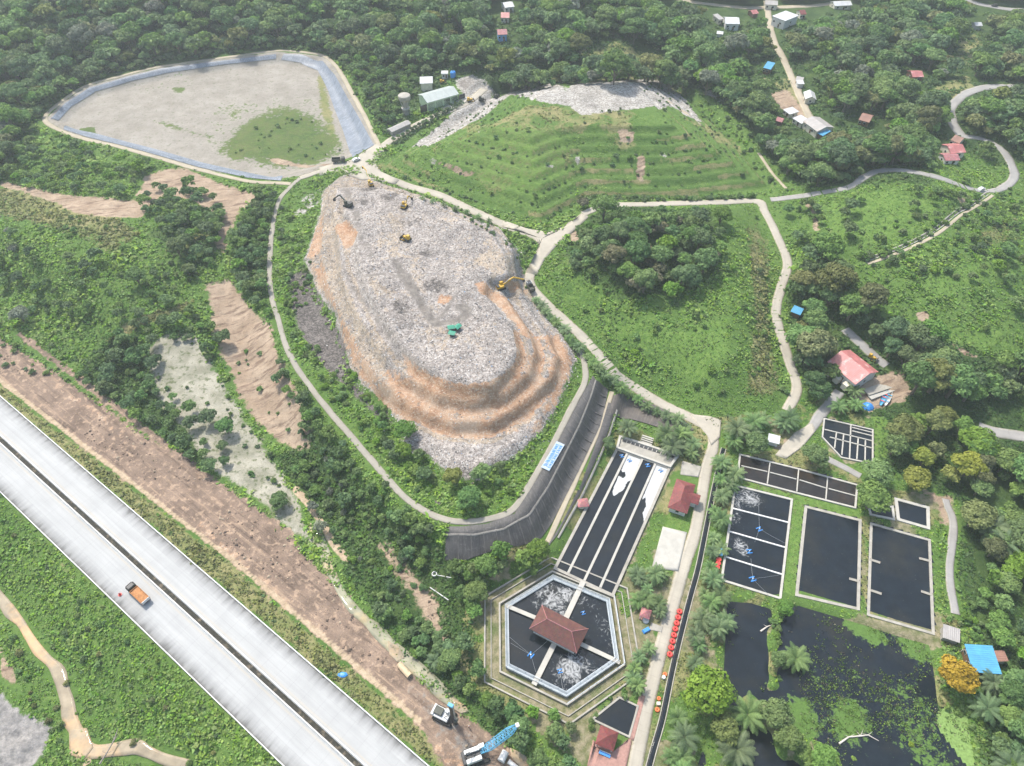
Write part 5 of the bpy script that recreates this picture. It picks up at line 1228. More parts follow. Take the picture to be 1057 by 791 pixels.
# lettered board on the black slope
yaw, L, c = wyaw((578.6,458.5), (562.5,485.5)); p0 = H1(578.6, 458.5); p1 = H1(562.5, 485.5); e_ = (p1 - p0).normalized(); cr = HP([(576.5,456.6),(580.8,460.2)]); cr = Vector((*(cr[1] - cr[0]), 0)); cr.z = float(hq(*HP([(580.8,460.2)])[0]) - hq(*HP([(576.5,456.6)])[0])); cr = (cr - e_ * cr.dot(e_)).normalized(); nrm_ = e_.cross(cr); nrm_ = nrm_ if nrm_.z > 0 else -nrm_
Mx = Matrix((e_, cr, nrm_)).transposed().to_4x4(); Mx.translation = (p0 + p1) / 2 + nrm_ * .62
sg = bpy.data.objects.new('slope_sign', None); COL.objects.link(sg); sg.matrix_world = Mx; tag(sg, 'long pale board with blue lettering on the black lined slope', 'sign')
SL = (p1 - p0).length; MB().box((0, 0, 0), (SL, 3.0, .12)).build('board', mat('pale_board', (.36, .44, .52), .7, .15, .8, dirt=(.46, .42, .36)), sg)
mb = MB(); rr = random.Random(5)
for row, (y, n, hgt) in enumerate(((-.55, 13, 1.05), (.78, 11, .8))):
    for k in range(n):
        x = -SL / 2 + .9 + (k + .5) * (SL - 1.8) / n; wv = (SL - 1.8) / n * .62
        for q_ in rr.sample(range(6), 4):
            if q_ == 0: mb.box((x - wv / 2, y, .075), (.16, hgt, .05))
            elif q_ == 1: mb.box((x + wv / 2, y, .078), (.16, hgt, .05))
            elif q_ == 2: mb.box((x, y - hgt / 2, .081), (wv, .16, .05))
            elif q_ == 3: mb.box((x, y + hgt / 2, .084), (wv, .16, .05))
            elif q_ == 4: mb.box((x, y, .087), (wv, .16, .05))
            else: mb.box((x, y, .09), (.15, hgt * 1.1, .05), .4)
mb.build('lettering', mat('blue_lettering', (.03, .20, .50), .6, .15), sg)

# ================================================================ MACHINES AND VEHICLES
def wheel(par, x, y, r, wd, n=12):
    w_ = MB().tube([(x, y - wd / 2, r), (x, y + wd / 2, r)], r, n).build('wheel', M['black'], par); MB().tube([(x, y - wd / 2 - .02, r), (x, y + wd / 2 + .02, r)], r * .5, 8).build('rim', M['steel'], w_)
def excavator(px, py, target, label, paint, z=0, L=3.6, sc=1.0, twin=False):
    p = H1(px, py); t_ = H1(*target); v = t_ - p; yaw = math.atan2(v.y, v.x); reach = max(5.0, math.hypot(v.x, v.y)) / sc
    sc *= .8; reach = reach / .8
    r = empty('excavator', p, yaw, label, 'excavator'); r.scale = (sc,) * 3
    for s in (-1, 1): MB().profile_xz([(-2.1, .35), (-1.8, 0), (1.8, 0), (2.1, .35), (1.8, .85), (-1.8, .85)], s * 1.2 - .3, s * 1.2 + .3).build('track', M['black'], r)
    MB().box((-.5, 0, 1.5), (3.4, 2.5, 1.0)).build('upper_body', paint, r, bevel=.12); MB().box((-1.6, 0, 2.2), (1.2, 2.3, .5)).build('engine_cover', M['dark'], r)
    cab = MB().box((.55, .75, 2.5), (1.5, 1.0, 1.5)).build('cab', paint, r, bevel=.1); MB().box((1.32, .75, 2.6), (.06, .8, .9)).build('windscreen', M['glass'], cab)
    k = reach * .48; MB().profile_xz([(.6, 1.6), (1.2, 2.6), (k, 4.6), (k + .6, 4.3), (k + .3, 3.9), (k - .2, 3.9), (1.5, 1.7)], -.5, -.1).build('boom', paint, r)
    MB().bar((k + .2, -.3, 4.5), (reach - .4, -.3, 1.2), .4, .55).build('arm', paint, r); MB().tube([(1.6, -.3, 2.6), (k * .8, -.3, 4.6)], .12, 6).build('hydraulic_ram', M['steel'], r)
    MB().profile_xz([(reach - .9, 1.3), (reach - .1, 1.3), (reach + .1, .6), (reach - .3, .05), (reach - 1.0, .1), (reach - .7, .5)], -.85, .25).build('bucket', M['dark'], r)
    return r
excavator(359.5, 213, (346, 216), 'dark long-reach excavator at the brink of the orange slope', M['machine_dark'], sc=1.15)
excavator(417.6, 214.5, (425, 206), 'yellow excavator with raised boom on the landfill crest', M['yellow']); excavator(383, 191.5, (376, 186), 'yellow excavator near the junction at the landfill top', M['yellow']); excavator(517, 298, (541, 304), 'yellow excavator reaching over orange soil beside the site road', M['yellow'], sc=1.1)
def bulldozer(px, py, yaw, label, paint, sc=1.0):
    sc *= .8; r = empty('bulldozer', H1(px, py), yaw, label, 'bulldozer'); r.scale = (sc,) * 3
    for s in (-1, 1): MB().profile_xz([(-1.9, .3), (-1.5, 0), (1.5, 0), (1.9, .3), (1.3, 1.0), (-1.4, 1.0)], s * 1.05 - .28, s * 1.05 + .28).build('track', M['black'], r)
    MB().box((.7, 0, 1.4), (2.0, 1.3, 1.0)).build('engine_hood', paint, r, bevel=.1); c_ = MB().box((-.9, 0, 1.9), (1.5, 1.6, 1.9), 0, 0, 0, .85).build('cab', paint, r, bevel=.08); MB().box((-.12, 0, 2.3), (.08, 1.2, .8)).build('windscreen', M['glass'], c_)
    MB().profile_xz([(2.5, .05), (2.75, .05), (2.6, .7), (2.85, 1.35), (2.65, 1.35), (2.4, .7)], -1.8, 1.8).build('blade', M['dark'], r)
    for s in (-1, 1): MB().bar((.3, s * 1.45, .5), (2.5, s * 1.45, .5), .18, .22).build('push_arm', paint, r)
    MB().tube([(1.2, .4, 1.9), (1.2, .4, 2.6)], .08, 6).build('exhaust', M['dark'], r)
bulldozer(420, 247.8, R(150), 'yellow and black bulldozer alone on the grey waste', M['yellow'], 1.15); bulldozer(485, 105, R(20), 'yellow bulldozer at the yard end of the workshop', M['yellow'], 1.1); bulldozer(497, 104, R(-10), 'dark grimy bulldozer in the rubble right of the yellow one', M['machine_dark'], 1.1); bulldozer(512, 101, R(60), 'dark machine at the far end of the rubble strip', M['machine_dark']); bulldozer(456.5, 86, R(40), 'yellow machine behind the workshop roof', M['yellow'])
bulldozer(899, 370.5, R(-40), 'orange-yellow loader parked on the lane beside the warehouse', M['yellow'], 1.0)
def truck(p, yaw, label, cabm, bedm, load=None, L=7.6, wd=2.4, name='dump_truck', cat='truck', tail=None):
    r = empty(name, p, yaw, label, cat)
    MB().box((0, 0, .85), (L, .9, .25)).build('chassis', M['dark'], r)
    cab = MB().profile_xz([(L / 2 - 1.8, .7), (L / 2, .7), (L / 2, 1.7), (L / 2 - .35, 2.65), (L / 2 - 1.8, 2.65)], -wd / 2 + .05, wd / 2 - .05).build('cab', cabm, r, bevel=.06)
    MB().bar((L / 2 + .0, -wd * .38, 2.15), (L / 2 + .0, wd * .38, 2.15), .1, .7).build('windscreen', M['glass'], cab); MB().box((L / 2 - 1.0, 0, 2.7), (1.2, wd * .7, .08)).build('cab_roof', M['dark'], cab)
    bl = L - 2.3; x0 = -L / 2 + bl / 2; b = MB().box((x0, 0, 1.15), (bl, wd, .15)).build('bed', bedm, r)
    for s in (-1, 1): MB().box((x0, s * (wd / 2 - .05), 1.75), (bl, .1, 1.05)).build('bed_side', bedm, b)
    MB().box((x0 + bl / 2 - .05, 0, 1.8), (.1, wd - .22, 1.15)).build('headboard', bedm, b); MB().box((-L / 2 + .02, 0, 1.75), (.14, wd - .22, 1.1)).build('tailgate', tail or bedm, b)
    if load:
        vs = []; nx_, ny_ = 8, 5; mb = MB()
        for i in range(nx_):
            for j in range(ny_): vs.append((x0 - bl / 2 + .15 + (bl - .3) * i / (nx_ - 1), -wd / 2 + .12 + (wd - .24) * j / (ny_ - 1), 2.0 + .35 * math.sin(PI * i / (nx_ - 1)) * math.sin(PI * j / (ny_ - 1)) + random.uniform(-.06, .06)))
        mb.add(vs, [(i * ny_ + j, i * ny_ + j + 1, (i + 1) * ny_ + j + 1, (i + 1) * ny_ + j) for i in range(nx_ - 1) for j in range(ny_ - 1)]); mb.build('load', load, r, smooth=True)
    for x in (L / 2 - 1.1, -L / 2 + 1.1, -L / 2 + 2.3):
        for s in (-1, 1): wheel(r, x, s * (wd / 2 - .25), .5, .4)
    return r
q = GP([(143,613.5)], 2.5)[0]; hy = HYAW if GP([(134,605)])[0] @ HT < GP([(153,622)])[0] @ HT else HYAW
truck((q[0], q[1], 1.55), HYAW + PI, 'dump truck loaded with orange soil on the white toll road', M['black'], M['orange_load'], M['orange_load'], 8.2, 2.7, tail=M['white'])
def car(px, py, yaw, label, paint, name='car', cat='car', sc=1.0):
    r = empty(name, H1(px, py) + Vector((0, 0, .25)), yaw, label, cat); r.scale = (sc,) * 3
    MB().profile_xz([(-2.1, .35), (2.1, .35), (2.15, .8), (1.2, .95), (.6, 1.5), (-1.3, 1.55), (-2.0, .95)], -.85, .85).build('body', paint, r, bevel=.06)
    for x, s_ in ((.95, -.5),): MB().bar((.93, -.7, 1.22), (.93, .7, 1.22), .3, .35).build('windscreen', M['glass'], r)
    for s in (-1, 1): MB().box((-.35, s * .86, 1.2), (1.5, .04, .35)).build('side_window', M['glass'], r)
    for x in (1.3, -1.3):
        for s in (-1, 1): wheel(r, x, s * .75, .33, .22)
car(453.5, 100.5, R(-60), 'white car parked in front of the workshop, leftmost', M['white']); car(460.5, 98.5, R(-65), 'yellow vehicle among the white cars before the workshop', M['yellow'], sc=1.1); car(466.5, 100, R(-50), 'white car parked in front of the workshop, rightmost', M['white'], sc=1.1); car(454.6, 106, R(-80), 'white car standing in the workshop yard away from the bays', M['white'])
car(1026, 7, R(170), 'dark car driving on the road in the top right corner', M['dark']); car(368, 166.5, R(40), 'white pickup at the junction north of the landfill', M['white']); car(1012, 197, R(30), 'white car on the asphalt bend at the right', M['white']); car(797, 455.5, R(10), 'white van parked under trees by the lane end', M['white'], 'van', 'van', 1.15) if False else None
truck(H1(350, 168) + Vector((0, 0, .2)), R(5), 'dark dump truck waiting at the junction north of the landfill', M['machine_dark'], M['machine_dark'], None, 6.5)
truck(H1(547.5, 299) + Vector((0, 0, .2)), R(110), 'grey tipper at the road edge beside the orange soil', M['steel'], M['machine_dark'], None, 5.5, 2.2)
# scavengers' shelters
def tarp_tent(px, py, yaw, label):
    r = empty('tarpaulin_shelter', H1(px, py), yaw, label, 'shelter'); mb = MB(); mb.add([(-1.3, -1.1, 1.3), (1.3, -1.1, 1.4), (1.3, 0, 1.8), (-1.3, 0, 1.7), (1.3, 1.1, 1.2), (-1.3, 1.1, 1.3)], [(0, 1, 2, 3), (3, 2, 4, 5)]); mb.build('tarpaulin', M['green_tarp'], r)
    for sx in (-1, 1):
        for sy in (-1, 1): MB().tube([(sx * 1.2, sy * 1.0, 0), (sx * 1.2, sy * 1.0, 1.3)], .05, 5).build('pole', M['wood'], r)
    MB().box((0, 0, .3), (1.6, 1.4, .6)).build('tarp_shade', M['dark'], r, bevel=.15)  # dark block stands in for the shade under the tarpaulin
tarp_tent(465.8, 340.5, .2, 'green tarpaulin shelter on the waste, left of the three'); tarp_tent(472.6, 339.8, .9, 'green tarpaulin shelter on the waste, right of the three'); tarp_tent(466.8, 346.5, -.3, 'green tarpaulin shelter on the waste, lowest of the three')
# drill rig
p = H1(459, 740); r_ = empty('drill_rig', p, wyaw((452, 735), (472, 745))[0], 'crawler drill rig with upright mast on dark mud', 'drill rig')
for s in (-1, 1): MB().profile_xz([(-2.9, .5), (-2.5, 0), (2.5, 0), (2.9, .5), (2.5, 1.0), (-2.5, 1.0)], s * 1.5 - .4, s * 1.5 + .4).build('track', M['black'], r_)
MB().box((-.8, 0, 1.6), (4.6, 2.9, .9)).build('upper_body', M['white'], r_, bevel=.1); MB().box((-1.6, .1, 2.4), (2.4, 2.0, .9)).build('engine', M['machine_dark'], r_, bevel=.1); c_ = MB().box((.9, .9, 2.6), (1.5, 1.1, 1.6)).build('cab', M['steel'], r_, bevel=.08); MB().box((1.66, .9, 2.7), (.05, .9, .9)).build('windscreen', M['glass'], c_)
MB().box((-3.0, 0, 1.9), (.7, 2.9, 1.1)).build('counterweight', M['white'], r_, bevel=.08); MB().box((2.9, -.2, 7.0), (.8, .8, 12.6)).build('mast', M['dark'], r_); MB().box((2.9, -.2, 13.6), (1.5, .9, .7)).build('mast_head', M['cyan'], r_, bevel=.08); MB().tube([(3.5, -.2, .2), (3.5, -.2, 12.8)], .22, 8).build('kelly_bar', M['steel'], r_); MB().lathe([(.5, 0), (.5, 1.6), (.01, 1.6)], 12, (3.5, -.2, .1)).build('auger', M['dark'], r_)
for s in (-1, 1): MB().tube([(.3, s * .7, 2.0), (2.6, s * .3, 6.5)], .13, 6).build('backstay', M['steel'], r_)
MB().box((3.7, -.2, 3.0), (.9, 1.3, 1.0)).build('rotary_drive', M['machine_dark'], r_, bevel=.08)
# crawler crane with lattice boom
p = H1(492, 781); tip = (534, 749); z_t = 13.0; qx = GP([tip], z_t)[0]; v = Vector((qx[0] - p.x, qx[1] - p.y, 0)); yw = math.atan2(v.y, v.x); Lb = v.length
r_ = empty('crawler_crane', p, yw, 'white crawler crane with sky-blue lattice boom at the lower edge', 'crane')
for s in (-1, 1): MB().profile_xz([(-3.0, .5), (-2.6, 0), (2.6, 0), (3.0, .5), (2.6, 1.0), (-2.6, 1.0)], s * 1.9 - .45, s * 1.9 + .45).build('track', M['black'], r_)
for s in (-1, 1): MB().box((-.9, s * 1.15, 2.1), (4.0, 1.1, 1.5)).build('machinery_house', M['white'], r_, bevel=.1)
MB().box((-.8, 0, 1.8), (3.6, 1.1, .6)).build('winch_deck', M['dark'], r_); MB().box((-3.3, 0, 2.0), (.9, 3.2, 1.5)).build('counterweight', M['dark'], r_, bevel=.1); c_ = MB().box((1.8, 1.25, 2.4), (1.5, 1.1, 1.7)).build('cab', M['white'], r_, bevel=.08); MB().box((2.56, 1.25, 2.6), (.05, .9, 1.0)).build('windscreen', M['glass'], c_)
mb = MB(); bs = Vector((1.4, 0, 1.9)); be = Vector((Lb, 0, z_t)); ax_ = (be - bs).normalized(); up_ = Vector((-ax_.z, 0, ax_.x)); n = 14
def bp(k, sy, sz): f = k / n; wv = .85 * min(1, .35 + 3 * f, .3 + 3.5 * (1 - f)); return bs + (be - bs) * f + Vector((0, sy * wv, 0)) + up_ * sz * wv * .8
for k in range(n):
    for sy in (-1, 1):
        for sz in (-1, 1): mb.bar(bp(k, sy, sz), bp(k + 1, sy, sz), .17, .17)
        mb.bar(bp(k, sy, -1 if k % 2 else 1), bp(k + 1, sy, 1 if k % 2 else -1), .11, .11)
    for sz in (-1, 1): mb.bar(bp(k, -1 if k % 2 else 1, sz), bp(k + 1, 1 if k % 2 else -1, sz), .11, .11); mb.bar(bp(k, -1, sz), bp(k, 1, sz), .11, .11)
mb.build('lattice_boom', M['cyan'], r_); mb = MB(); mb.box(tuple(be), (.9, 1.0, .9)); mb.build('boom_head', M['white'], r_, bevel=.06)
MB().tube([tuple(be + Vector((.4, 0, -.3))), tuple(be + Vector((.4, 0, -8)))], .05, 4).build('hoist_rope', M['dark'], r_); MB().lathe([(.01, -.5), (.3, -.3), (.3, .3), (.01, .5)], 8, tuple(be + Vector((.4, 0, -8.3)))).build('hook_block', M['dark'], r_)
mb = MB(); mb.tube([(-2.6, 0, 5.6), tuple(be + up_ * .5)], .05, 4); mb.tube([(-2.6, 0, 5.6), (-3.3, 0, 2.7)], .06, 4); mb.build('pendant_line', M['dark'], r_); mb = MB()
for s in (-1, 1): mb.bar((-.2, s * .5, 2.5), (-2.6, s * .1, 5.6), .14, .14)
mb.build('gantry', M['dark'], r_)
# pipes, cone, tarp, person
def lying_pipe(label, a, b, r, mt, open_=True):
    yaw, L, c = wyaw(a, b, r); o = empty('pipe_section', (c[0], c[1], float(hq(*c)) + r), yaw, label, 'pipe'); mb = MB(); n = 16; vs = []
    for x in (-L / 2, L / 2):
        for rr_ in (r, r * .86):
            for k in range(n): vs.append((x, rr_ * math.cos(2 * PI * k / n), rr_ * math.sin(2 * PI * k / n)))
    fs = []
    for k in range(n): q = (k + 1) % n; fs += [(k, q, 2 * n + q, 2 * n + k), (n + k, 3 * n + k, 3 * n + q, n + q), (k, n + k, n + q, q), (2 * n + k, 2 * n + q, 3 * n + q, 3 * n + k)]
    mb.add(vs, fs); mb.build('shell', mt, o, smooth=False); MB().tube([(-L / 2 - .02, 0, 0), (-L / 2 + .25, 0, 0)], r * 1.06, n).build('collar', mt, o)
lying_pipe('sandy brown pipe section lying alone on the mud by the stream', (412,686), (423,698), .85, M['pipe']); lying_pipe('short fat white pipe section beside the crane', (517,786), (522,776), .95, M['white']); lying_pipe('long white pipe section cut off by the lower edge near the crane', (525,786), (535,794), .6, M['white'])
o = MB().lathe([(.42, 0), (.42, .06), (.3, .07), (.05, .8), (.01, .82)], 12).build('traffic_cone', M['red']); o.location = Vector((*G(124, 614, 1.6), 1.6)); o.scale = (1.35,) * 3; tag(o, 'red traffic cone on the toll road shoulder beside the dump truck', 'traffic cone')
mb = MB(); mb.lathe([(1.3, 0), (1.1, .4), (.6, .7), (.01, .75)], 7); o = mb.build('tarpaulin', M['blue']); o.location = H1(353.5, 697); o.scale = (1.2, .7, .7); tag(o, 'scrap of blue tarpaulin on the toll road verge', 'tarpaulin')
mb = MB(); mb.box((0, 0, 2.4), (1.6, .12, 1.1)); so_ = empty('road_sign', H1(1, 508.5), HYAW, 'blue road sign on a post at the left edge of the toll road', 'sign'); mb.build('panel', M['blue'], so_); MB().tube([(0, 0, 0), (0, 0, 2.4)], .06, 6).build('post', M['steel'], so_)
def person(px, py, yaw, label):
    p = H1(px, py); r = empty('person', p, yaw, label, 'person')
    J = {'pel': (0, 0, .92), 'sp': (0, .01, 1.15), 'ch': (0, 0, 1.36), 'nk': (0, .01, 1.5), 'hd': (0, .02, 1.62), 'tp': (0, .01, 1.72), 'hl': (-.1, 0, .88), 'kl': (-.12, .02, .48), 'al': (-.13, -.02, .08), 'tl': (-.14, .14, .04), 'hr': (.1, 0, .88), 'kr': (.13, .06, .48), 'ar': (.14, .02, .08), 'tr': (.15, .18, .04), 'sl': (-.19, 0, 1.4), 'el': (-.27, -.03, 1.13), 'wl': (-.28, .1, .9), 'gl': (-.27, .15, .82), 'sr': (.19, 0, 1.4), 'er': (.29, .02, 1.14), 'wr': (.26, .18, .95), 'gr': (.24, .25, .9)}
    rad = dict(pel=.13, sp=.12, ch=.14, nk=.055, hd=.095, tp=.07, hl=.085, kl=.06, al=.045, tl=.04, hr=.085, kr=.06, ar=.045, tr=.04, sl=.065, el=.045, wl=.033, gl=.03, sr=.065, er=.045, wr=.033, gr=.03)
    E = ['pel sp', 'sp ch', 'ch nk', 'nk hd', 'hd tp', 'pel hl', 'hl kl', 'kl al', 'al tl', 'pel hr', 'hr kr', 'kr ar', 'ar tr', 'ch sl', 'sl el', 'el wl', 'wl gl', 'ch sr', 'sr er', 'er wr', 'wr gr']
    ks = list(J); me = bpy.data.meshes.new('body'); me.from_pydata([J[k] for k in ks], [tuple(ks.index(x) for x in e.split()) for e in E], [])
    o = link('body', me, M['trouser'], r); md = o.modifiers.new('skin', 'SKIN'); md2 = o.modifiers.new('sub', 'SUBSURF'); md2.levels = md2.render_levels = 1
    for i, k in enumerate(ks): me.skin_vertices[0].data[i].radius = (rad[k], rad[k])
    me.skin_vertices[0].data[0].use_root = True
    MB().lathe([(.17, .98), (.19, 1.2), (.2, 1.38), (.1, 1.47)], 10).build('vest', M['vest'], r, smooth=True); MB().lathe([(.14, 1.66), (.125, 1.73), (.07, 1.8), (.01, 1.82)], 10).build('helmet', M['white'], r, smooth=True)
try: person(484.3, 751.5, 1.0, 'person in orange vest and white helmet on the mud beside the drill rig')
except Exception as ex: print('person', ex)
# fallen bare branches
def branch(label, pts, name='fallen_branch', z=-.35, mt=None):
    P = [(*GP([q_], z)[0], z + .1) for q_ in pts]; mb = MB(); mb.tube(P, [.28] + [.2] * (len(P) - 2) + [.06], 6); r3 = random.Random(3)
    for p_ in P[1:-1]:
        for s in (-1, 1): mb.tube([p_, (p_[0] + s * r3.uniform(.8, 2), p_[1] + r3.uniform(-1, 1.5), z + r3.uniform(.2, 1))], [.1, .03], 5)
    return tag(mb.build(name, mt or mat('bleached_wood', (.55, .50, .44), .8, .2)), label, 'branch')
branch('long bleached fallen branch in the marshy pond', [(866,768),(876,761),(888,760),(896,759),(907,765)]); branch('bleached dead branch on the pond bank below the twin ponds', [(838,614),(842,616),(844,612)]); branch('dead branch floating in the west arm of the pond', [(785,652),(792,647),(798,645)])
branch('bare grey fallen tree across the creek bend', [(103,789),(110,778),(118,764),(122,752)], 'fallen_tree', -2.2, mat('grey_bark', (.24, .21, .18), .9, .3))
lying = [((450,594),(466,597),'thin white pipe lying on the scrub west of the six-sided tank'),((444,607),(463,620),'long pale pole lying on bare soil in the scrub')]
for a, b, lb in lying:
    A_, B_ = H1(*a), H1(*b); tag(MB().tube([A_ + Vector((0, 0, .3)), B_ + Vector((0, 0, .3))], .16, 6).build('pipe', M['white']), lb, 'pipe')
t_ = H1(448.5, 593.5); o = MB().lathe([(.8, 0), (.8, .8), (.6, .8), (.6, .1), (.01, .1)], 14).build('tub', M['white']); o.location = t_; tag(o, 'round white tub beside the lying pipe in the scrub', 'tub')
# ================================================================ VEGETATION
def leaf_mat(name, cA, cB, var=.16, vattr=None):
    m, t, b = newmat(name); tint = t.attr('tint')
    c = t.mix(tint, cA, cB); rnd = t.attr(vattr) if vattr else t.node('ShaderNodeObjectInfo').outputs['Random']
    h = t.node('ShaderNodeHueSaturation'); t.setin(h, 'Color', c); t.setin(h, 'Hue', t.mapr(rnd, 0, 1, .5 - .014, .5 + .02)); t.setin(h, 'Value', t.mapr(t.math('FRACT', t.math('MULTIPLY', rnd, 7.3)), 0, 1, 1 - var * 1.5, 1 + var * 1.5)); t.setin(h, 'Saturation', t.mapr(t.math('FRACT', t.math('MULTIPLY', rnd, 3.7)), 0, 1, .8, 1.1))
    t.setin(b, 'Base Color', h.outputs[0]); b.inputs['Roughness'].default_value = .6; b.inputs['Specular IOR Level'].default_value = .2
    tr_ = t.node('ShaderNodeBsdfTranslucent'); t.setin(tr_, 0, h.outputs[0]); ms = t.node('ShaderNodeMixShader'); ms.inputs[0].default_value = .28; t.l.new(b.outputs[0], ms.inputs[1]); t.l.new(tr_.outputs[0], ms.inputs[2]); o_ = [n for n in t.n if n.type == 'OUTPUT_MATERIAL'][0]; t.l.new(ms.outputs[0], o_.inputs[0])
    return m
TINT = {'dark': ((0.062, 0.125, 0.046), (0.155, 0.252, 0.086)), 'mid': ((0.08, 0.151, 0.043), (0.199, 0.302, 0.083)), 'bright': ((0.092, 0.176, 0.031), (0.191, 0.308, 0.061)), 'lime': ((0.126, 0.2, 0.03), (0.263, 0.36, 0.06)), 'olive': ((0.111, 0.131, 0.04), (0.23, 0.25, 0.081)), 'brown': ((0.12, 0.132, 0.066), (0.239, 0.228, 0.132)), 'yellow': ((0.273, 0.18, 0.02), (0.525, 0.36, 0.05)), 'ochreleaf': ((0.137, 0.165, 0.035), (0.284, 0.31, 0.07)), 'palm': ((0.056, 0.116, 0.037), (0.188, 0.273, 0.105)), 'grey': ((0.127, 0.149, 0.099), (0.243, 0.275, 0.198))}
LMAT = {k: leaf_mat(k + '_leaves', *v) for k, v in TINT.items()}
TW = {'dark': 'dark green', 'mid': 'mid green', 'bright': 'bright green', 'lime': 'yellow-green', 'olive': 'olive green', 'brown': 'brownish green', 'yellow': 'golden yellow', 'ochreleaf': 'yellowish', 'palm': 'green', 'grey': 'grey-green'}
BARK = mat('grey_brown_bark', (.16, .13, .10), .9, .3, 2)

def crown_arrays(seed, Rr=4.0, z0=2.2, Hc=5.0, lobes=12, nq=1100, qs=.75, flat=1.0):
    """leaf clumps spread over many uneven lobes: centres, normals, sizes, tint"""
    g = np.random.default_rng(seed); Cn = []; Nn = []; S = []; T = []
    k = 0; L = []
    for i in range(lobes):
        a = 2 * PI * (i * .618 + g.random() * .15); rr = Rr * .72 * math.sqrt((i + .3) / lobes) * (.8 + .4 * g.random())
        zz = z0 + Hc * (.28 + .60 * (1 - (rr / Rr) ** 2) * (.75 + .35 * g.random()))
        L.append((rr * math.cos(a), rr * math.sin(a), zz, Rr * (.26 + .20 * g.random()), g.random()))
    wts = np.array([l[3] ** 2 for l in L]); wts /= wts.sum(); cnt = (wts * nq).astype(int)
    for (x, y, z, r, tn), n in zip(L, cnt):
        d = g.normal(size=(n, 3)); d /= np.linalg.norm(d, axis=1)[:, None]; d[:, 2] = np.where(d[:, 2] < -.35, -d[:, 2], d[:, 2])
        rad = r * (.72 + .38 * g.random(n)); c = np.array([x, y, z]) + d * rad[:, None] * np.array([1, 1, .72 * flat])
        nn = d + g.normal(size=(n, 3)) * .45 + np.array([0, 0, .35]); nn /= np.linalg.norm(nn, axis=1)[:, None]
        Cn.append(c); Nn.append(nn); S.append(qs * (.55 + .8 * g.random(n))); T.append(np.clip(.55 * tn + .45 * g.random(n) * 1.0 + .05, 0, 1))
    return np.concatenate(Cn), np.concatenate(Nn), np.concatenate(S), np.concatenate(T)
def quads(Cn, Nn, S, seed=0):
    g = np.random.default_rng(seed + 99); n = len(Cn)
    t = np.cross(Nn, g.normal(size=(n, 3))); t /= np.linalg.norm(t, axis=1)[:, None] + 1e-9; b = np.cross(Nn, t)
    asp = .55 + .5 * g.random(n)
    a = t * (S * .62)[:, None]; b = b * (S * .62 * asp)[:, None]; bend = Nn * (S * .16)[:, None]
    V = np.stack([Cn - a - bend, Cn - b * .9 + bend * .6, Cn + a - bend, Cn + b + bend * .6], 1).reshape(-1, 3)
    return V, np.arange(4 * n).reshape(n, 4)
def crown_mesh(name, seed, **k):
    c, n, s, t = crown_arrays(seed, **k); V, F = quads(c, n, s, seed); return mesh_np(name, V, F, {'tint': np.repeat(t, 4)})
def trunk_mesh(seed, Rr=4.0, z0=2.2, Hc=5.0, r0=.32):
    g = random.Random(seed); mb = MB(); top_ = z0 + Hc * .45; mb.tube([(0, 0, -.6), (g.uniform(-.1, .1), g.uniform(-.1, .1), z0 * .6), (g.uniform(-.3, .3), g.uniform(-.3, .3), top_)], [r0 * 1.3, r0, r0 * .5], 7)
    for i in range(5):
        a = i * 2 * PI / 5 + g.random(); q = Rr * g.uniform(.5, .75); mb.tube([(0, 0, z0 * g.uniform(.6, 1.0)), (math.cos(a) * q * .5, math.sin(a) * q * .5, z0 + Hc * .25), (math.cos(a) * q, math.sin(a) * q, z0 + Hc * g.uniform(.4, .6))], [r0 * .5, r0 * .33, r0 * .12], 5)
    me = bpy.data.meshes.new('trunk'); me.from_pydata(mb.v, [], mb.f); me.update(); me.materials.append(BARK); return me
KW = [dict(Rr=4.0, z0=2.4, Hc=5.0, lobes=13, nq=2300, qs=.52), dict(Rr=4.0, z0=2.0, Hc=6.4, lobes=16, nq=2500, qs=.50), dict(Rr=4.0, z0=3.0, Hc=3.6, lobes=15, nq=2300, qs=.54, flat=.8), dict(Rr=4.0, z0=1.6, Hc=5.4, lobes=10, nq=2100, qs=.54)]
CROWN = [crown_arrays(40 + i, **k) for i, k in enumerate(KW)]
TRUNK = [trunk_mesh(60 + i, k['Rr'], k['z0'], k['Hc']) for i, k in enumerate(KW)]
_CM = {}
def crown_me(v, tint):
    if (v, tint) not in _CM:
        c, n, s, t = CROWN[v]; V, F = quads(c, n, s, v); me = mesh_np('crown', V, F, {'tint': np.repeat(t, 4)}); me.materials.append(LMAT[tint]); _CM[(v, tint)] = me
    return _CM[(v, tint)]
LOW = [crown_arrays(140 + i, **dict(k, nq=420, qs=k['qs'] * 2.2)) for i, k in enumerate(KW)]
SHK = [dict(Rr=1.5, z0=-.1, Hc=1.7, lobes=8, nq=420, qs=.36), dict(Rr=1.5, z0=-.1, Hc=1.3, lobes=10, nq=440, qs=.34), dict(Rr=1.5, z0=-.1, Hc=2.2, lobes=7, nq=420, qs=.38)]
SHC = [crown_arrays(240 + i, **k) for i, k in enumerate(SHK)]; SHL = [crown_arrays(340 + i, **dict(k, nq=110, qs=k['qs'] * 2.0)) for i, k in enumerate(SHK)]
_SM = {}
def shrub_me(v, tint):
    if (v, tint) not in _SM:
        c, n, s, t = SHC[v]; V, F = quads(c, n, s, 70 + v); me = mesh_np('shrub', V, F, {'tint': np.repeat(t, 4)}); me.materials.append(LMAT[tint]); _SM[(v, tint)] = me
    return _SM[(v, tint)]
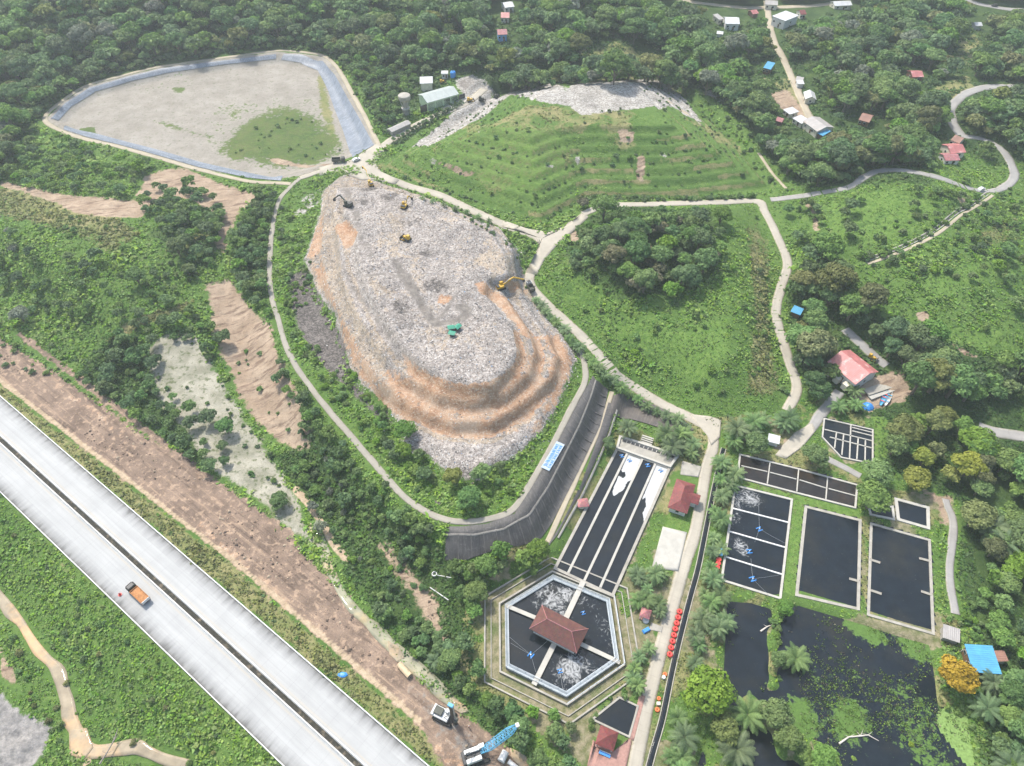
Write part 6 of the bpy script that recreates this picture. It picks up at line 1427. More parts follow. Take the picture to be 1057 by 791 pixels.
def palm_mesh(seed, nf=20, Lf=4.2, tint='palm', hz=3.2):
    """one crown of arching fronds, each a midrib with paired narrow leaflets"""
    g = np.random.default_rng(seed); V = []; F = []; T = []
    for i in range(nf):
        a = i * 2.399 + g.random() * .35; el = R(62) - R(58) * (i / nf); L = Lf * (.75 + .35 * g.random()); tn = .15 + .8 * g.random()
        P = []; p = np.array([0, 0, hz]); e = el
        for k in range(9): P.append(p.copy()); p = p + np.array([math.cos(a) * math.cos(e), math.sin(a) * math.cos(e), math.sin(e)]) * L / 8; e -= R(6 + 6 * g.random())
        sd = np.array([-math.sin(a), math.cos(a), 0])
        for k in range(8):
            for s in (-1, 1):
                for h in (0, .33, .66):
                    o = P[k] + (P[k + 1] - P[k]) * h; d = (P[k + 1] - P[k]); d /= np.linalg.norm(d); ll = L * .15 * math.sin(PI * min(1, (k + h + 1.4) / 9.6)) + .06
                    tip = o + sd * s * ll + d * ll * .75 + np.array([0, 0, -.30 * ll]); w_ = d * .085
                    b = len(V); V += [o - w_, o + w_, tip + w_ * .5, tip - w_ * .5]; F.append((b, b + 1, b + 2, b + 3)); T += [np.clip(tn + g.normal() * .12, 0, 1)] * 4
    me = mesh_np('fronds', np.array(V), np.array(F), {'tint': np.array(T)}); me.materials.append(LMAT[tint]); return me
PALM = [palm_mesh(500 + i, 22 + 2 * i, 4.3 + .3 * i) for i in range(3)]
PT = MB(); PT.tube([(0, 0, -.5), (.05, .03, 1.5), (0, 0, 3.3)], [.34, .28, .30], 8); PTM = bpy.data.meshes.new('trunk'); PTM.from_pydata(PT.v, [], PT.f); PTM.update(); PTM.materials.append(BARK)

def put_tree(x, y, v, tint, s, sz, label, group=None, name='broadleaf_tree', rz=None):
    z = float(hq(x, y)); r = empty(name, (x, y, z - .1), random.uniform(0, 6.28) if rz is None else rz, label, 'tree', group); r.scale = (s, s, sz)
    link('crown', crown_me(v, tint), None, r); link('trunk', TRUNK[v], None, r); return r
def put_palm(x, y, s, label, group, name='oil_palm'):
    z = float(hq(x, y)); r = empty(name, (x, y, z), random.uniform(0, 6.28), label, 'palm', group); r.scale = (s, s, s * random.uniform(.85, 1.15))
    link('fronds', random.choice(PALM), None, r); link('trunk', PTM, None, r); return r
def put_shrub(x, y, v, tint, s, sz, label, group):
    o = link('shrub', shrub_me(v, tint)); o.location = (x, y, float(hq(x, y))); o.rotation_euler = (0, 0, random.uniform(0, 6.28)); o.scale = (s, s, sz); return tag(o, label, 'shrub', group)

# ---- what must stay in view: roads and things already built
bpy.context.view_layer.update()
KV = []
for nm, kind, wd, P in ROADS:
    L = smooth_line(np.array(P, float), 4)
    for a, b in zip(L[:-1], L[1:]):
        n = max(1, int(np.hypot(*(b - a)) / 3))
        for k in range(n): q = a + (b - a) * k / n; KV.append((q[0], q[1], 1.0))
for o in list(bpy.data.objects):
    if o.parent is None and o.get('category') and o.get('category') not in ('railing', 'barrier', 'ribs', 'basin', 'tank', 'inlet trough'):
        X, Y, d = project(o.location.x, o.location.y, o.location.z + 2); big = o.get('category') in ('house', 'hall', 'warehouse', 'workshop', 'barn', 'crane')
        KV.append((X, Y, 9.0 if big else 4.5))
        if big:
            for s in (-1, 1):
                e = o.matrix_world.to_3x3() @ Vector((s * 5, 0, 0)); X, Y, d = project(o.location.x + e.x, o.location.y + e.y, o.location.z + 2); KV.append((X, Y, 5.0))
KV = np.array(KV)
DRY_WORLD = [GP(p, 0) for p in (LB, HEX, [(759,501),(817.5,515.5),(805.5,617.5),(745,598.5)], [(832,523),(888,537),(886,628.5),(822.5,614)], [(899.5,540.5),(959.5,557.5),(963.5,654),(896.5,634.5)], [(925,515),(958,524),(958.5,545),(927.5,536)], [(764,469),(884,500.5),(883,524),(761.5,492.5)], [(851,432),(901,443.5),(901,478.5),(868.5,472),(849,451)], [(639.5,720),(658.5,729),(649.5,760.5),(611.5,742.5)], [(684,544),(709,550),(700,590),(673,585)], [(500,613),(572,586),(633,615),(655,688),(590,744),(500,703)], [(610,765),(660,717),(645,800),(604,800)], [(686,478),(724,480),(712,535),(688,525)])]
def clear(x, y, rad, hgt, tol=.75, kv=True):
    z = hq(x, y); px, py, d = project(x, y, z + hgt * .6); rp = rad * FPX / d * tol
    ok = np.ones(np.shape(x), bool)
    if kv:
        for a, b, r in KV: ok &= (px - a) ** 2 + (py - b) ** 2 > (rp + r) ** 2
    for Pw in DRY_WORLD: ok &= sdf_poly(x, y, Pw, 20) < -rad * .35
    for nm, kind, wd, L in RL: ok &= dist_line(x, y, L, 12) > wd / 2 + rad * .3
    ok &= dist_line(x, y, DRW, 10) > .7
    h = hoff(x, y); ok &= (h > 2) | (h < HW_L - 2)
    return ok
def scatter(P, spacing, seed, px=True):
    P = HP(P if seed in (49, 50, 61, 742) else beyond(P)) if px else P; g = np.random.default_rng(seed); x0, y0 = P.min(0); x1, y1 = P.max(0)
    xs = np.arange(x0, x1, spacing); ys = np.arange(y0, y1, spacing * .87); X, Y = np.meshgrid(xs, ys); X = X + (np.arange(len(ys)) % 2)[:, None] * spacing / 2
    X = (X + (g.random(X.shape) - .5) * spacing * .8).ravel(); Y = (Y + (g.random(Y.shape) - .5) * spacing * .8).ravel()
    k = sdf_poly(X, Y, P) > 0; return X[k], Y[k]
CAND = []  # x, y, kind, tint, s, sz, region
def grow(P, spacing, kind, tints, size, seed, region, keep=1.0, hs=(.85, 1.15), px=True, kv=True, avoid=(), patch=None, tol=.9):
    x, y = scatter(P, spacing, seed, px); g = np.random.default_rng(seed + 5000); s = size[0] + (size[1] - size[0]) * g.random(len(x)) ** 1.8
    rad = {'tree': 4.0, 'shrub': 1.5, 'palm': 3.2}[kind] * s; k = g.random(len(x)) < keep
    if patch: k &= fbm(x, y, patch[0], seed, 3) > patch[1]
    k &= clear(x, y, rad, {'tree': 6.5, 'shrub': 1.5, 'palm': 3.5}[kind] * s, tol, kv)
    if region != 'the green patch in the settling basin': k &= sdf_poly(x, y, CELL, 20) < -1.5 - rad * .5
    for A in avoid: k &= sdf_poly(x, y, HP(A), 20) < 0
    names = list(tints); pr = np.array([tints[n] for n in names], float); pr /= pr.sum()
    for i in np.nonzero(k)[0]:
        CAND.append((x[i], y[i], kind, names[g.choice(len(names), p=pr)], s[i], s[i] * g.uniform(*hs), region))
D = {'dark': 5, 'mid': 4, 'olive': 1}
CELLX = [(41,123),(62,102),(88,86),(130,74),(230,57),(285,49),(336,53),(353,70),(366,94),(396,148),(370,168),(290,192),(204,178),(120,156),(60,138)]
cl1 = [(596,50),(640,40),(690,62),(690,84),(600,84)]; cl2 = [(720,16),(770,18),(785,36),(735,40)]; cl3 = [(780,64),(834,62),(868,150),(826,146),(784,134)]; cl4 = [(955,95),(1000,70),(1012,95),(985,112)]; cl5 = [(970,60),(1015,28),(1025,55),(990,80)]; cl6 = [(410,95),(470,75),(500,82),(515,100),(450,125),(405,150),(390,150)]; cl7 = [(955,130),(1000,128),(1010,165),(950,165)]
yard = [(865,395),(900,372),(945,395),(940,418),(890,428),(868,420)]
grow(FOREST_W, 6.2, 'tree', {'dark': 5, 'mid': 5, 'olive': 1, 'bright': 1.2, 'grey': .5}, (.65, 1.95), 1, 'the forest beyond the landfill', .95, px=False, avoid=[CELLX, cl1, cl2, cl3, cl4, cl5, cl6, cl7, [(345,60),(440,72),(400,142),(380,120)]])
grow([(345,60),(440,72),(405,140),(385,122)], 6, 'tree', {'mid': 5, 'bright': 2, 'dark': 2}, (.5, .9), 2, 'the scrub between the settling basin and the workshop', .75)
grow([(690,60),(795,60),(800,180),(765,125)], 6.5, 'tree', {'bright': 4, 'mid': 4, 'dark': 2}, (.65, 1.8), 3, 'the wood right of the terraced mound', .75)
grow([(838,140),(960,120),(985,175),(960,192),(870,185),(800,175)], 7.5, 'tree', {'mid': 4, 'olive': 3, 'dark': 3}, (.8, 2.0), 4, 'the wood above the asphalt lane', .9)
grow([(1000,100),(1080,95),(1080,190),(1050,175),(1000,160)], 7, 'tree', D, (.8, 1.4), 5, 'the wood inside the asphalt bend')
grow([(0,140),(40,150),(110,150),(160,170),(130,205),(0,190)], 6, 'tree', {'mid': 5, 'bright': 3, 'dark': 2}, (.45, .95), 6, 'the scrub below the settling basin', .7)
grow([(262,195),(285,200),(278,250),(276,300),(285,340),(258,310),(238,290),(235,250),(255,225)], 4.6, 'tree', {'dark': 4, 'mid': 4, 'bright': 1}, (.45, .85), 7, 'the strip of wood left of the ring path', .9)
grow([(290,370),(310,395),(335,430),(365,465),(420,520),(455,548),(455,580),(440,600),(380,545),(330,470),(285,395)], 4.4, 'tree', {'dark': 5, 'mid': 4}, (.35, .75), 8, 'the wooded slope below the ring path', .85)
grow([(275,470),(310,460),(380,550),(450,620),(440,690),(400,650),(350,590),(330,545),(300,500)], 4.6, 'tree', {'dark': 5, 'mid': 4, 'grey': 1}, (.3, .7), 9, 'the scrub between stream and soil bank', .62, patch=(25, .42))
grow([(420,650),(470,650),(500,700),(600,755),(575,800),(545,780),(480,715),(440,690)], 4.2, 'tree', {'mid': 4, 'dark': 4, 'bright': 3}, (.4, .8), 10, 'the green belt below the six-sided tank', .85)
grow([(460,582),(480,582),(556,566),(556,588),(505,606),(497,640),(470,625)], 4.5, 'tree', {'bright': 5, 'mid': 4}, (.5, .95), 11, 'the grove between black slope and six-sided tank', .9)
grow([(75,392),(110,355),(160,348),(165,400),(235,448),(232,500),(190,470),(110,412)], 4.8, 'tree', {'dark': 6, 'mid': 3}, (.4, .85), 12, 'the thicket beside the pale silt bed', .8)
grow([(140,212),(160,195),(200,195),(225,205),(235,240),(225,285),(190,290),(195,260),(160,240)], 5.5, 'tree', {'dark': 3, 'mid': 5}, (.5, .95), 13, 'the clump under the eroded bank', .7)
grow([(0,250),(60,235),(110,260),(120,330),(60,330),(0,345)], 6.5, 'tree', {'dark': 4, 'mid': 4, 'grey': 1}, (.35, .8), 14, 'the overgrown field at the left edge', .5, patch=(30, .5))
grow([(120,280),(150,265),(235,330),(240,365),(215,380),(150,350),(110,360)], 5.2, 'tree', {'dark': 5, 'mid': 4}, (.35, .85), 15, 'the thicket above the pale silt bed', .62, patch=(30, .43))
grow([(600,212),(640,207),(745,215),(742,285),(705,307),(660,312),(635,292),(602,262)], 5.2, 'tree', {'mid': 6, 'brown': 2, 'bright': 2, 'dark': 2}, (.55, 1.5), 16, 'the grove on top of the middle green mound', .9)
grow([(578,265),(605,260),(618,290),(585,288)], 5, 'tree', {'mid': 3, 'dark': 3}, (.5, .85), 17, 'the small clump on the left of the middle green mound', .85)
grow([(805,275),(850,270),(872,300),(905,335),(870,345),(850,360),(868,395),(838,425),(826,395),(822,350),(812,320)], 6.5, 'tree', {'mid': 5, 'olive': 3, 'dark': 3}, (.85, 2.0), 18, 'the trees left of the pink-roofed warehouse', .9)
grow([(895,345),(950,355),(1000,385),(1080,380),(1080,445),(1000,428),(945,425),(935,390),(905,365)], 6.8, 'tree', {'mid': 5, 'dark': 3, 'olive': 2}, (.85, 2.1), 19, 'the wood right of the warehouse', .92)
grow([(915,435),(1000,440),(1010,480),(985,510),(940,498),(912,470)], 6.5, 'tree', {'bright': 3, 'olive': 4, 'ochreleaf': 3, 'mid': 3}, (.85, 1.8), 20, 'the grove above the small square pond', .92)
grow([(1000,455),(1080,460),(1080,640),(1030,640),(1000,560),(1000,500)], 6, 'tree', {'mid': 5, 'bright': 3, 'olive': 2, 'dark': 1}, (.5, 1.6), 21, 'the trees along the right edge', .85)
grow([(1025,640),(1080,640),(1080,830),(1005,830),(1020,770),(1030,720)], 5.5, 'tree', {'mid': 4, 'bright': 5, 'dark': 2}, (.5, 1.0), 22, 'the thicket right of the marshy pond', .9)
grow([(980,600),(1025,600),(1025,660),(990,655)], 5, 'tree', {'mid': 4, 'bright': 3}, (.4, .8), 23, 'the bushes around the grey hut', .6)
grow([(820,205),(890,205),(870,255),(815,265),(800,240)], 6, 'tree', {'mid': 5, 'dark': 3}, (.5, .95), 24, 'the trees beside the lane east of the mound', .5)
grow([(870,200),(990,205),(1060,235),(1060,330),(960,350),(900,320),(880,260)], 8, 'tree', {'mid': 5, 'bright': 3, 'dark': 2}, (.45, .95), 25, 'the green hillside at the right', .6, patch=(26, .54))
grow([(395,425),(430,455),(480,500),(470,520),(430,505),(380,450)], 4.0, 'tree', {'bright': 4, 'dark': 3}, (.35, .7), 26, 'the green foot of the waste mound', .55, avoid=[[(360,380),(406,420),(418,460),(470,495),(500,500),(500,380)]])
grow([(470,500),(512,488),(530,480),(515,505),(480,528)], 3.8, 'tree', {'mid': 4, 'bright': 3}, (.4, .75), 27, 'the green foot of the waste mound', .7)
# oil palms and other palms
grow([(742,478),(762,490),(752,555),(742,600),(750,640),(748,690),(722,735),(700,791),(676,791),(700,705),(718,640),(733,560)], 4.3, 'palm', {'palm': 1}, (.62, .95), 31, 'the belt between the roadside drain and the ponds', .92, kv=False)
grow([(652,592),(694,588),(684,640),(672,690),(655,715),(640,705),(656,680),(655,640)], 4.0, 'palm', {'palm': 1}, (.55, .85), 32, 'the green strip between tank and site road', .8)
grow([(640,448),(655,443),(700,449),(724,459),(714,475),(690,470),(655,456)], 4.8, 'palm', {'palm': 1}, (.7, 1.1), 33, 'the bank above the inlet trough', .85)
grow([(745,440),(800,430),(840,445),(800,470),(760,466),(742,455)], 5, 'palm', {'palm': 1}, (.8, 1.2), 34, 'the verge near the road fork', .6)
grow([(838,395),(880,405),(895,430),(850,432)], 5, 'palm', {'palm': 1}, (.9, 1.3), 35, 'the trees above the grid of small cells', .8)
grow([(1000,520),(1050,540),(1040,590),(1000,580)], 7, 'palm', {'palm': 1}, (1.0, 1.5), 36, 'the trees along the right edge', .5)
grow([(430,660),(470,690),(505,720),(480,725),(440,690)], 5, 'palm', {'palm': 1}, (.6, .9), 37, 'the green belt below the six-sided tank', .6)
grow([(1000,690),(1060,680),(1060,800),(1030,790)], 8, 'palm', {'palm': 1}, (.9, 1.3), 38, 'the thicket right of the marshy pond', .5)
# shrubs
SB = {'mid': 4, 'dark': 3, 'bright': 3}
grow([(0,195),(130,215),(230,280),(235,350),(150,350),(80,395),(0,345)], 3.4, 'shrub', SB, (.4, 1.1), 41, 'the overgrown field at the left', .4, patch=(18, .52))
grow([(150,350),(200,348),(250,430),(300,510),(320,545),(270,515),(215,470),(165,410)], 3.6, 'shrub', {'dark': 4, 'mid': 3}, (.4, .9), 42, 'the pale silt bed', .4, patch=(15, .48))
grow([(215,292),(330,440),(320,470),(245,400)], 4.5, 'shrub', {'mid': 4, 'bright': 2}, (.4, .9), 43, 'the eroded soil bank', .22)
grow([(305,440),(460,560),(500,620),(470,690),(400,640),(310,500)], 2.9, 'shrub', {'dark': 4, 'mid': 4, 'bright': 2, 'grey': 1}, (.5, 1.2), 44, 'the scrub slope below the ring path', .6, patch=(14, .43))
grow([(285,215),(300,200),(330,300),(360,380),(400,425),(418,470),(470,500),(530,480),(590,400),(596,410),(530,515),(480,530),(430,510),(340,410),(300,350)], 2.7, 'shrub', {'bright': 5, 'mid': 3, 'dark': 1}, (.5, 1.2), 45, 'the foot of the waste mound', .6, patch=(12, .44))
grow([(390,175),(500,108),(560,95),(715,122),(800,195),(700,207),(610,205),(560,232),(450,196)], 3.6, 'shrub', {'mid': 4, 'dark': 3, 'bright': 2}, (.4, 1.0), 46, 'the terraced grass mound', .10, patch=(12, .52))
grow([(560,290),(600,240),(780,215),(815,415),(735,430),(640,380)], 3.2, 'shrub', {'bright': 5, 'mid': 3}, (.5, 1.3), 47, 'the middle green mound', .30, patch=(12, .55))
grow([(820,205),(1060,190),(1060,420),(930,340),(830,270)], 4.2, 'shrub', {'bright': 4, 'mid': 4, 'dark': 1}, (.6, 1.6), 48, 'the green hillside at the right', .6, patch=(20, .52))
grow([(0,520),(100,605),(260,760),(290,800),(100,800),(60,690),(20,640)], 2.6, 'shrub', {'mid': 5, 'bright': 3, 'dark': 2, 'olive': 1}, (.3, .8), 49, 'the slope between toll road and creek', .4, patch=(11, .49))
grow([(0,640),(40,690),(70,750),(60,770),(20,710),(0,660)], 2.6, 'shrub', {'mid': 5, 'olive': 2}, (.4, .9), 50, 'the far bank of the creek', .5)
grow([(605,203),(640,204),(780,203),(780,207),(640,208),(600,212)], 2.2, 'shrub', {'mid': 5, 'dark': 3}, (.7, 1.2), 51, 'the hedge at the foot of the terraced mound', .9, kv=False)
grow([(440,200),(520,234),(552,247),(545,280),(530,262),(500,240)], 2.6, 'shrub', {'dark': 4, 'mid': 3}, (.4, .9), 52, 'the verge between waste and road', .4)
grow([(340,60),(440,70),(400,145),(380,120)], 3.5, 'shrub', {'bright': 4, 'mid': 4}, (.6, 1.4), 53, 'the scrub beside the settling basin', .7)
grow([(690,100),(760,125),(830,190),(800,205),(790,190),(740,130)], 3.6, 'shrub', {'mid': 4, 'bright': 3, 'dark': 2}, (.5, 1.3), 54, 'the lane side east of the terraced mound', .55)
grow([(820,740),(870,720),(960,715),(1000,790),(900,791)], 3.4, 'shrub', {'lime': 3, 'bright': 3}, (.3, .7), 55, 'the marshy pond', .22)
grow([(980,600),(1030,650),(1060,680),(1000,760),(975,735),(970,690)], 2.8, 'shrub', {'bright': 5, 'mid': 3}, (.5, 1.2), 56, 'the pond bank by the blue-roofed shed', .7)
grow([(795,620),(812,620),(806,660),(806,710),(794,710),(797,660)], 2.4, 'shrub', {'lime': 3, 'bright': 3, 'mid': 2}, (.6, 1.1), 57, 'the narrow spit between the pond arms', .7)
grow([(225,150),(300,112),(345,125),(352,160),(300,175),(245,170)], 4, 'shrub', {'mid': 4, 'dark': 2}, (.3, .9), 58, 'the green patch in the settling basin', .4, patch=(16, .56))
grow([(650,485),(690,490),(640,600),(625,620)], 2.2, 'shrub', {'bright': 3, 'lime': 2}, (.3, .6), 59, 'the strip beside the four-lane basin', .35)
grow([(600,745),(650,700),(660,715),(610,770)], 2.4, 'shrub', {'mid': 4}, (.5, .9), 60, 'the bank round the small dark pond', .4)
grow([(-10,395),(50,440),(240,600),(430,765),(470,800),(440,800),(230,610),(0,415)], 3, 'shrub', {'olive': 3, 'mid': 2}, (.25, .5), 61, 'the toll road verge', .3)

gx_, gy_ = scatter(M0, 1.9, 777, False); sM = sdf_poly(gx_, gy_, M0, 40); gr_ = np.random.default_rng(78)
for x0_, y0_, s0_ in zip(gx_, gy_, sM):
    ph = (s0_ / 5.71) % 1.0
    if .30 < ph < .52 and s0_ < 36 and gr_.random() < .5 and fbm(x0_, y0_, 14, 79, 2) > .40: q_ = .28 + .34 * gr_.random(); CAND.append((x0_, y0_, 'shrub', 'dark' if gr_.random() < .6 else 'mid', q_, q_, 'the terraced grass mound'))
grow([(30,118),(60,92),(130,66),(230,50),(285,42),(340,46),(358,64),(350,60),(335,54),(285,50),(230,58),(130,75),(62,102),(42,122)], 4.5, 'shrub', {'mid': 4, 'dark': 4}, (.9, 1.9), 62, 'the outer edge of the settling basin', .9)
grow([(888,268),(940,250),(1005,208),(1024,208),(1010,222),(945,262),(895,282)], 3.2, 'shrub', {'mid': 5, 'dark': 4}, (.7, 1.6), 63, 'the trail across the right hillside', .8, kv=False)
# ---- the trees that stand out get a place and a label of their own
HERO = [(730,714,1,'lime',1.65,1.5,'big round yellow-green tree between site road and pond'),(748,752,0,'lime',1.05,1.0,'smaller yellow-green tree just below the big round one'),(990,697,2,'yellow',1.35,1.3,'golden yellow tree in front of the blue-roofed shed'),(903,513,2,'mid',1.55,1.3,'umbrella-shaped dark tree leaning over the two small ponds'),(905,488,1,'bright',1.25,1.0,'bright green round tree behind the umbrella-shaped one'),(947,494,2,'ochreleaf',1.3,1.0,'yellowish tree at the edge of the sandy corner above the small pond'),(1010,532,2,'olive',1.5,1.3,'broad olive tree beside the pond path at the right'),(624,214,1,'bright',1.5,1.5,'bright green round tree at the road fork on the mound'),(745,222,1,'bright',1.15,1.0,'bright green tree alone at the upper right of the mound'),(801,738,1,'mid',1.05,1.0,'bushy green tree on the pond spit'),(815,762,0,'bright',.95,.9,'bright bushy tree at the tip of the pond spit'),(850,782,0,'bright',.9,.8,'pale bright tree standing in the pond at the lower edge'),(832,780,3,'lime',.8,.7,'yellow-green bush-like tree in the pond at the lower edge'),(812,628,3,'bright',.75,.6,'light green tree on the pond corner under the aerated basin'),(803,680,0,'mid',.6,.6,'round green tree standing in the pond at the end of the spit'),(418,444,1,'bright',.95,.75,'bright green bushy tree against the foot of the waste mound'),(468,490,3,'olive',.9,.9,'straggly olive tree at the lower tip of the waste mound'),(484,514,0,'dark',1.1,.9,'dark green bush-like tree inside the ring path bend'),(288,517,0,'dark',.9,.7,'dark round tree alone on the pale silt'),(780,458,1,'mid',1.1,.9,'mid green tree above the settling pond cells'),(842,470,0,'mid',1.2,1.0,'green tree left of the grid of small cells'),(628,457,3,'mid',.7,.6,'round green tree at the corner of the inlet trough'),(788,92,1,'bright',1.7,1.5,'tall bright green tree left of the village track'),(775,45,1,'dark',1.8,1.4,'big dark tree above the village track'),(182,255,1,'mid',1.0,1.1,'taller green tree in the field under the eroded bank'),(140,285,1,'dark',1.0,.9,'dark bush-like tree in the middle of the left field'),(20,325,1,'grey',1.0,.9,'grey-green round tree at the left edge of the field'),(232,440,0,'dark',.9,.8,'dark tree on the silt bed left of the soil bank')]
hero_xy = []
for px, py, v, tn, s, sz, lb in HERO:
    p = H1(px, py, 5.0 * sz); put_tree(p.x, p.y, v, tn, s, sz, lb); hero_xy.append((p.x, p.y, 3.4 * s))
CR = [(406,144.5),(411,141.5),(416,139.4),(421,136.5),(425,134),(429,131.5),(433,129),(436.5,127),(440,125.7),(445.5,121.8),(450,119),(457,115),(461.4,113)]
for k, q in enumerate(CR): p = H1(*q, 1.5); put_tree(p.x, p.y, 3, 'dark', .36, .40, 'small clipped dark tree in the row along the workshop road', 'clipped trees along the workshop road', 'clipped_tree')
hl = HP([(408,149.5),(430,135.5),(455,120),(478,106)]); g_ = np.random.default_rng(8); hp, hlen = resample(hl, 900); C_ = np.c_[hp + g_.normal(size=(900, 2)) * .9, hq(hp[:, 0], hp[:, 1]) + g_.random(900) * 1.5]; N_ = g_.normal(size=(900, 3)) + [0, 0, 1.0]; N_ /= np.linalg.norm(N_, axis=1)[:, None]; V_q, F_q = quads(C_, N_, .6 + .5 * g_.random(900), 3)
tag(link('hedge', mesh_np('hedge', V_q, F_q, {'tint': np.repeat(g_.random(900), 4)}), LMAT['dark']), 'long dark hedge between the workshop road and the rubble strip', 'hedge')
RPALM = [(436,205,.42),(447,208,.42),(458,212,.42),(470,216,.45),(482,220,.45),(494,225,.45),(505,229,.45)]
for k, (px, py, s) in enumerate(RPALM): p = H1(px, py, 1); put_palm(p.x, p.y, s, 'small young palm in the row beside the road north of the waste', 'young palms beside the upper road', 'young_palm')
MP = [(554,309),(560,316),(564,322),(569,328),(574,332),(583,341),(588,349),(593,355),(598,359),(606,367),(613,374),(619,380),(625,387),(633,393),(641,400),(650,406),(659,413),(668,420),(678,424),(688,429),(699,434),(709,440)]
for k, (px, py) in enumerate(MP): p = H1(px, py, 2); put_palm(p.x, p.y, .52 + .2 * ((k * 7) % 3) / 2, 'oil palm in the row down the waste side of the middle road', 'oil palms along the middle road')
LP = [(822,680,'lone palm standing in the pond right of the spit',1.0),(745,478,'palm at the upper end of the roadside drain',.9),(770,740,'big palm on the bank right of the yellow-green trees',1.3),(760,775,'palm at the lower end of the pond bank',1.2),(1022,548,'tall palm with long fronds at the right edge',1.6),(760,445,'palm beside the road fork below the middle mound',1.2)]
for px, py, lb, s in LP: p = H1(px, py, 3); put_palm(p.x, p.y, s, lb, None)
hx = np.array(hero_xy)
CAND = [c for c in CAND if not (((hx[:, 0] - c[0]) ** 2 + (hx[:, 1] - c[1]) ** 2) < (hx[:, 2] + (1.2 if c[2] == 'shrub' else 2.5)) ** 2).any()]
cx_ = np.array([c[0] for c in CAND]); cy_ = np.array([c[1] for c in CAND]); czz = hq(cx_, cy_); PX, PY, PD = project(cx_, cy_, czz + 2)
app = np.array([c[4] for c in CAND]) / PD; vis = (PX > -12) & (PX < 1070) & (PY > -12) & (PY < 806)
ind = np.zeros(len(CAND), bool)
for kind, lim in (('tree', 260), ('shrub', 290), ('palm', 255)):
    ids = [i for i in np.argsort(-app) if CAND[i][2] == kind and vis[i]][:lim]; ind[ids] = True; print(kind, sum(1 for c in CAND if c[2] == kind), len(ids))
rt = random.Random(4)
for i in np.nonzero(ind)[0]:
    x, y, kind, tn, s, sz, reg = CAND[i]
    if kind == 'tree': put_tree(x, y, rt.randrange(4), tn, s, sz, '%s tree in %s' % (TW[tn], reg), '%s trees in %s' % (TW[tn], reg))
    elif kind == 'palm': put_palm(x, y, s, 'oil palm in %s' % reg, 'oil palms in %s' % reg)
    else: put_shrub(x, y, rt.randrange(3), tn, s, sz, '%s shrub on %s' % (TW[tn], reg), '%s shrubs on %s' % (TW[tn], reg))
# ---- the rest of the wood and scrub as one mass each
def mass(name, ids, lib, seed):
    g = np.random.default_rng(seed); byt = {}
    Vs, Fs, Ts, Hs, Ms = [], [], [], [], []; off_ = 0; tn = list(TINT); 
    for i in ids:
        x, y, kind, t_, s, sz, reg = CAND[i]; c, n, sc, tt = lib[g.integers(len(lib))]; a = g.random() * 6.283; ca, sa = math.cos(a), math.sin(a); Rm = np.array([[ca, -sa, 0], [sa, ca, 0], [0, 0, 1]])
        V, F = quads((c @ Rm.T) * [s, s, sz] + [x, y, float(hq(x, y)) - .1], n @ Rm.T, sc * s, int(i)); Vs.append(V); Fs.append(F + off_); off_ += len(V); Ts.append(np.repeat(tt, 4)); Hs.append(np.full(len(V), g.random())); Ms.append(np.full(len(F), tn.index(t_)))
    if not Vs: return
    me = mesh_np(name, np.concatenate(Vs), np.concatenate(Fs), {'tint': np.concatenate(Ts), 'treernd': np.concatenate(Hs)})
    for t_ in tn: me.materials.append(leaf_mat(t_ + '_mass_leaves', *TINT[t_], vattr='treernd'))
    me.polygons.foreach_set('material_index', np.concatenate(Ms).astype(np.int32)); o = link(name, me); return tag(o, kind='stuff')
mass('forest', [i for i in range(len(CAND)) if not ind[i] and CAND[i][2] == 'tree'], LOW, 1)
mass('scrub', [i for i in range(len(CAND)) if not ind[i] and CAND[i][2] == 'shrub'], SHL, 2)
print('palms left', sum(1 for i in range(len(CAND)) if not ind[i] and CAND[i][2] == 'palm'))

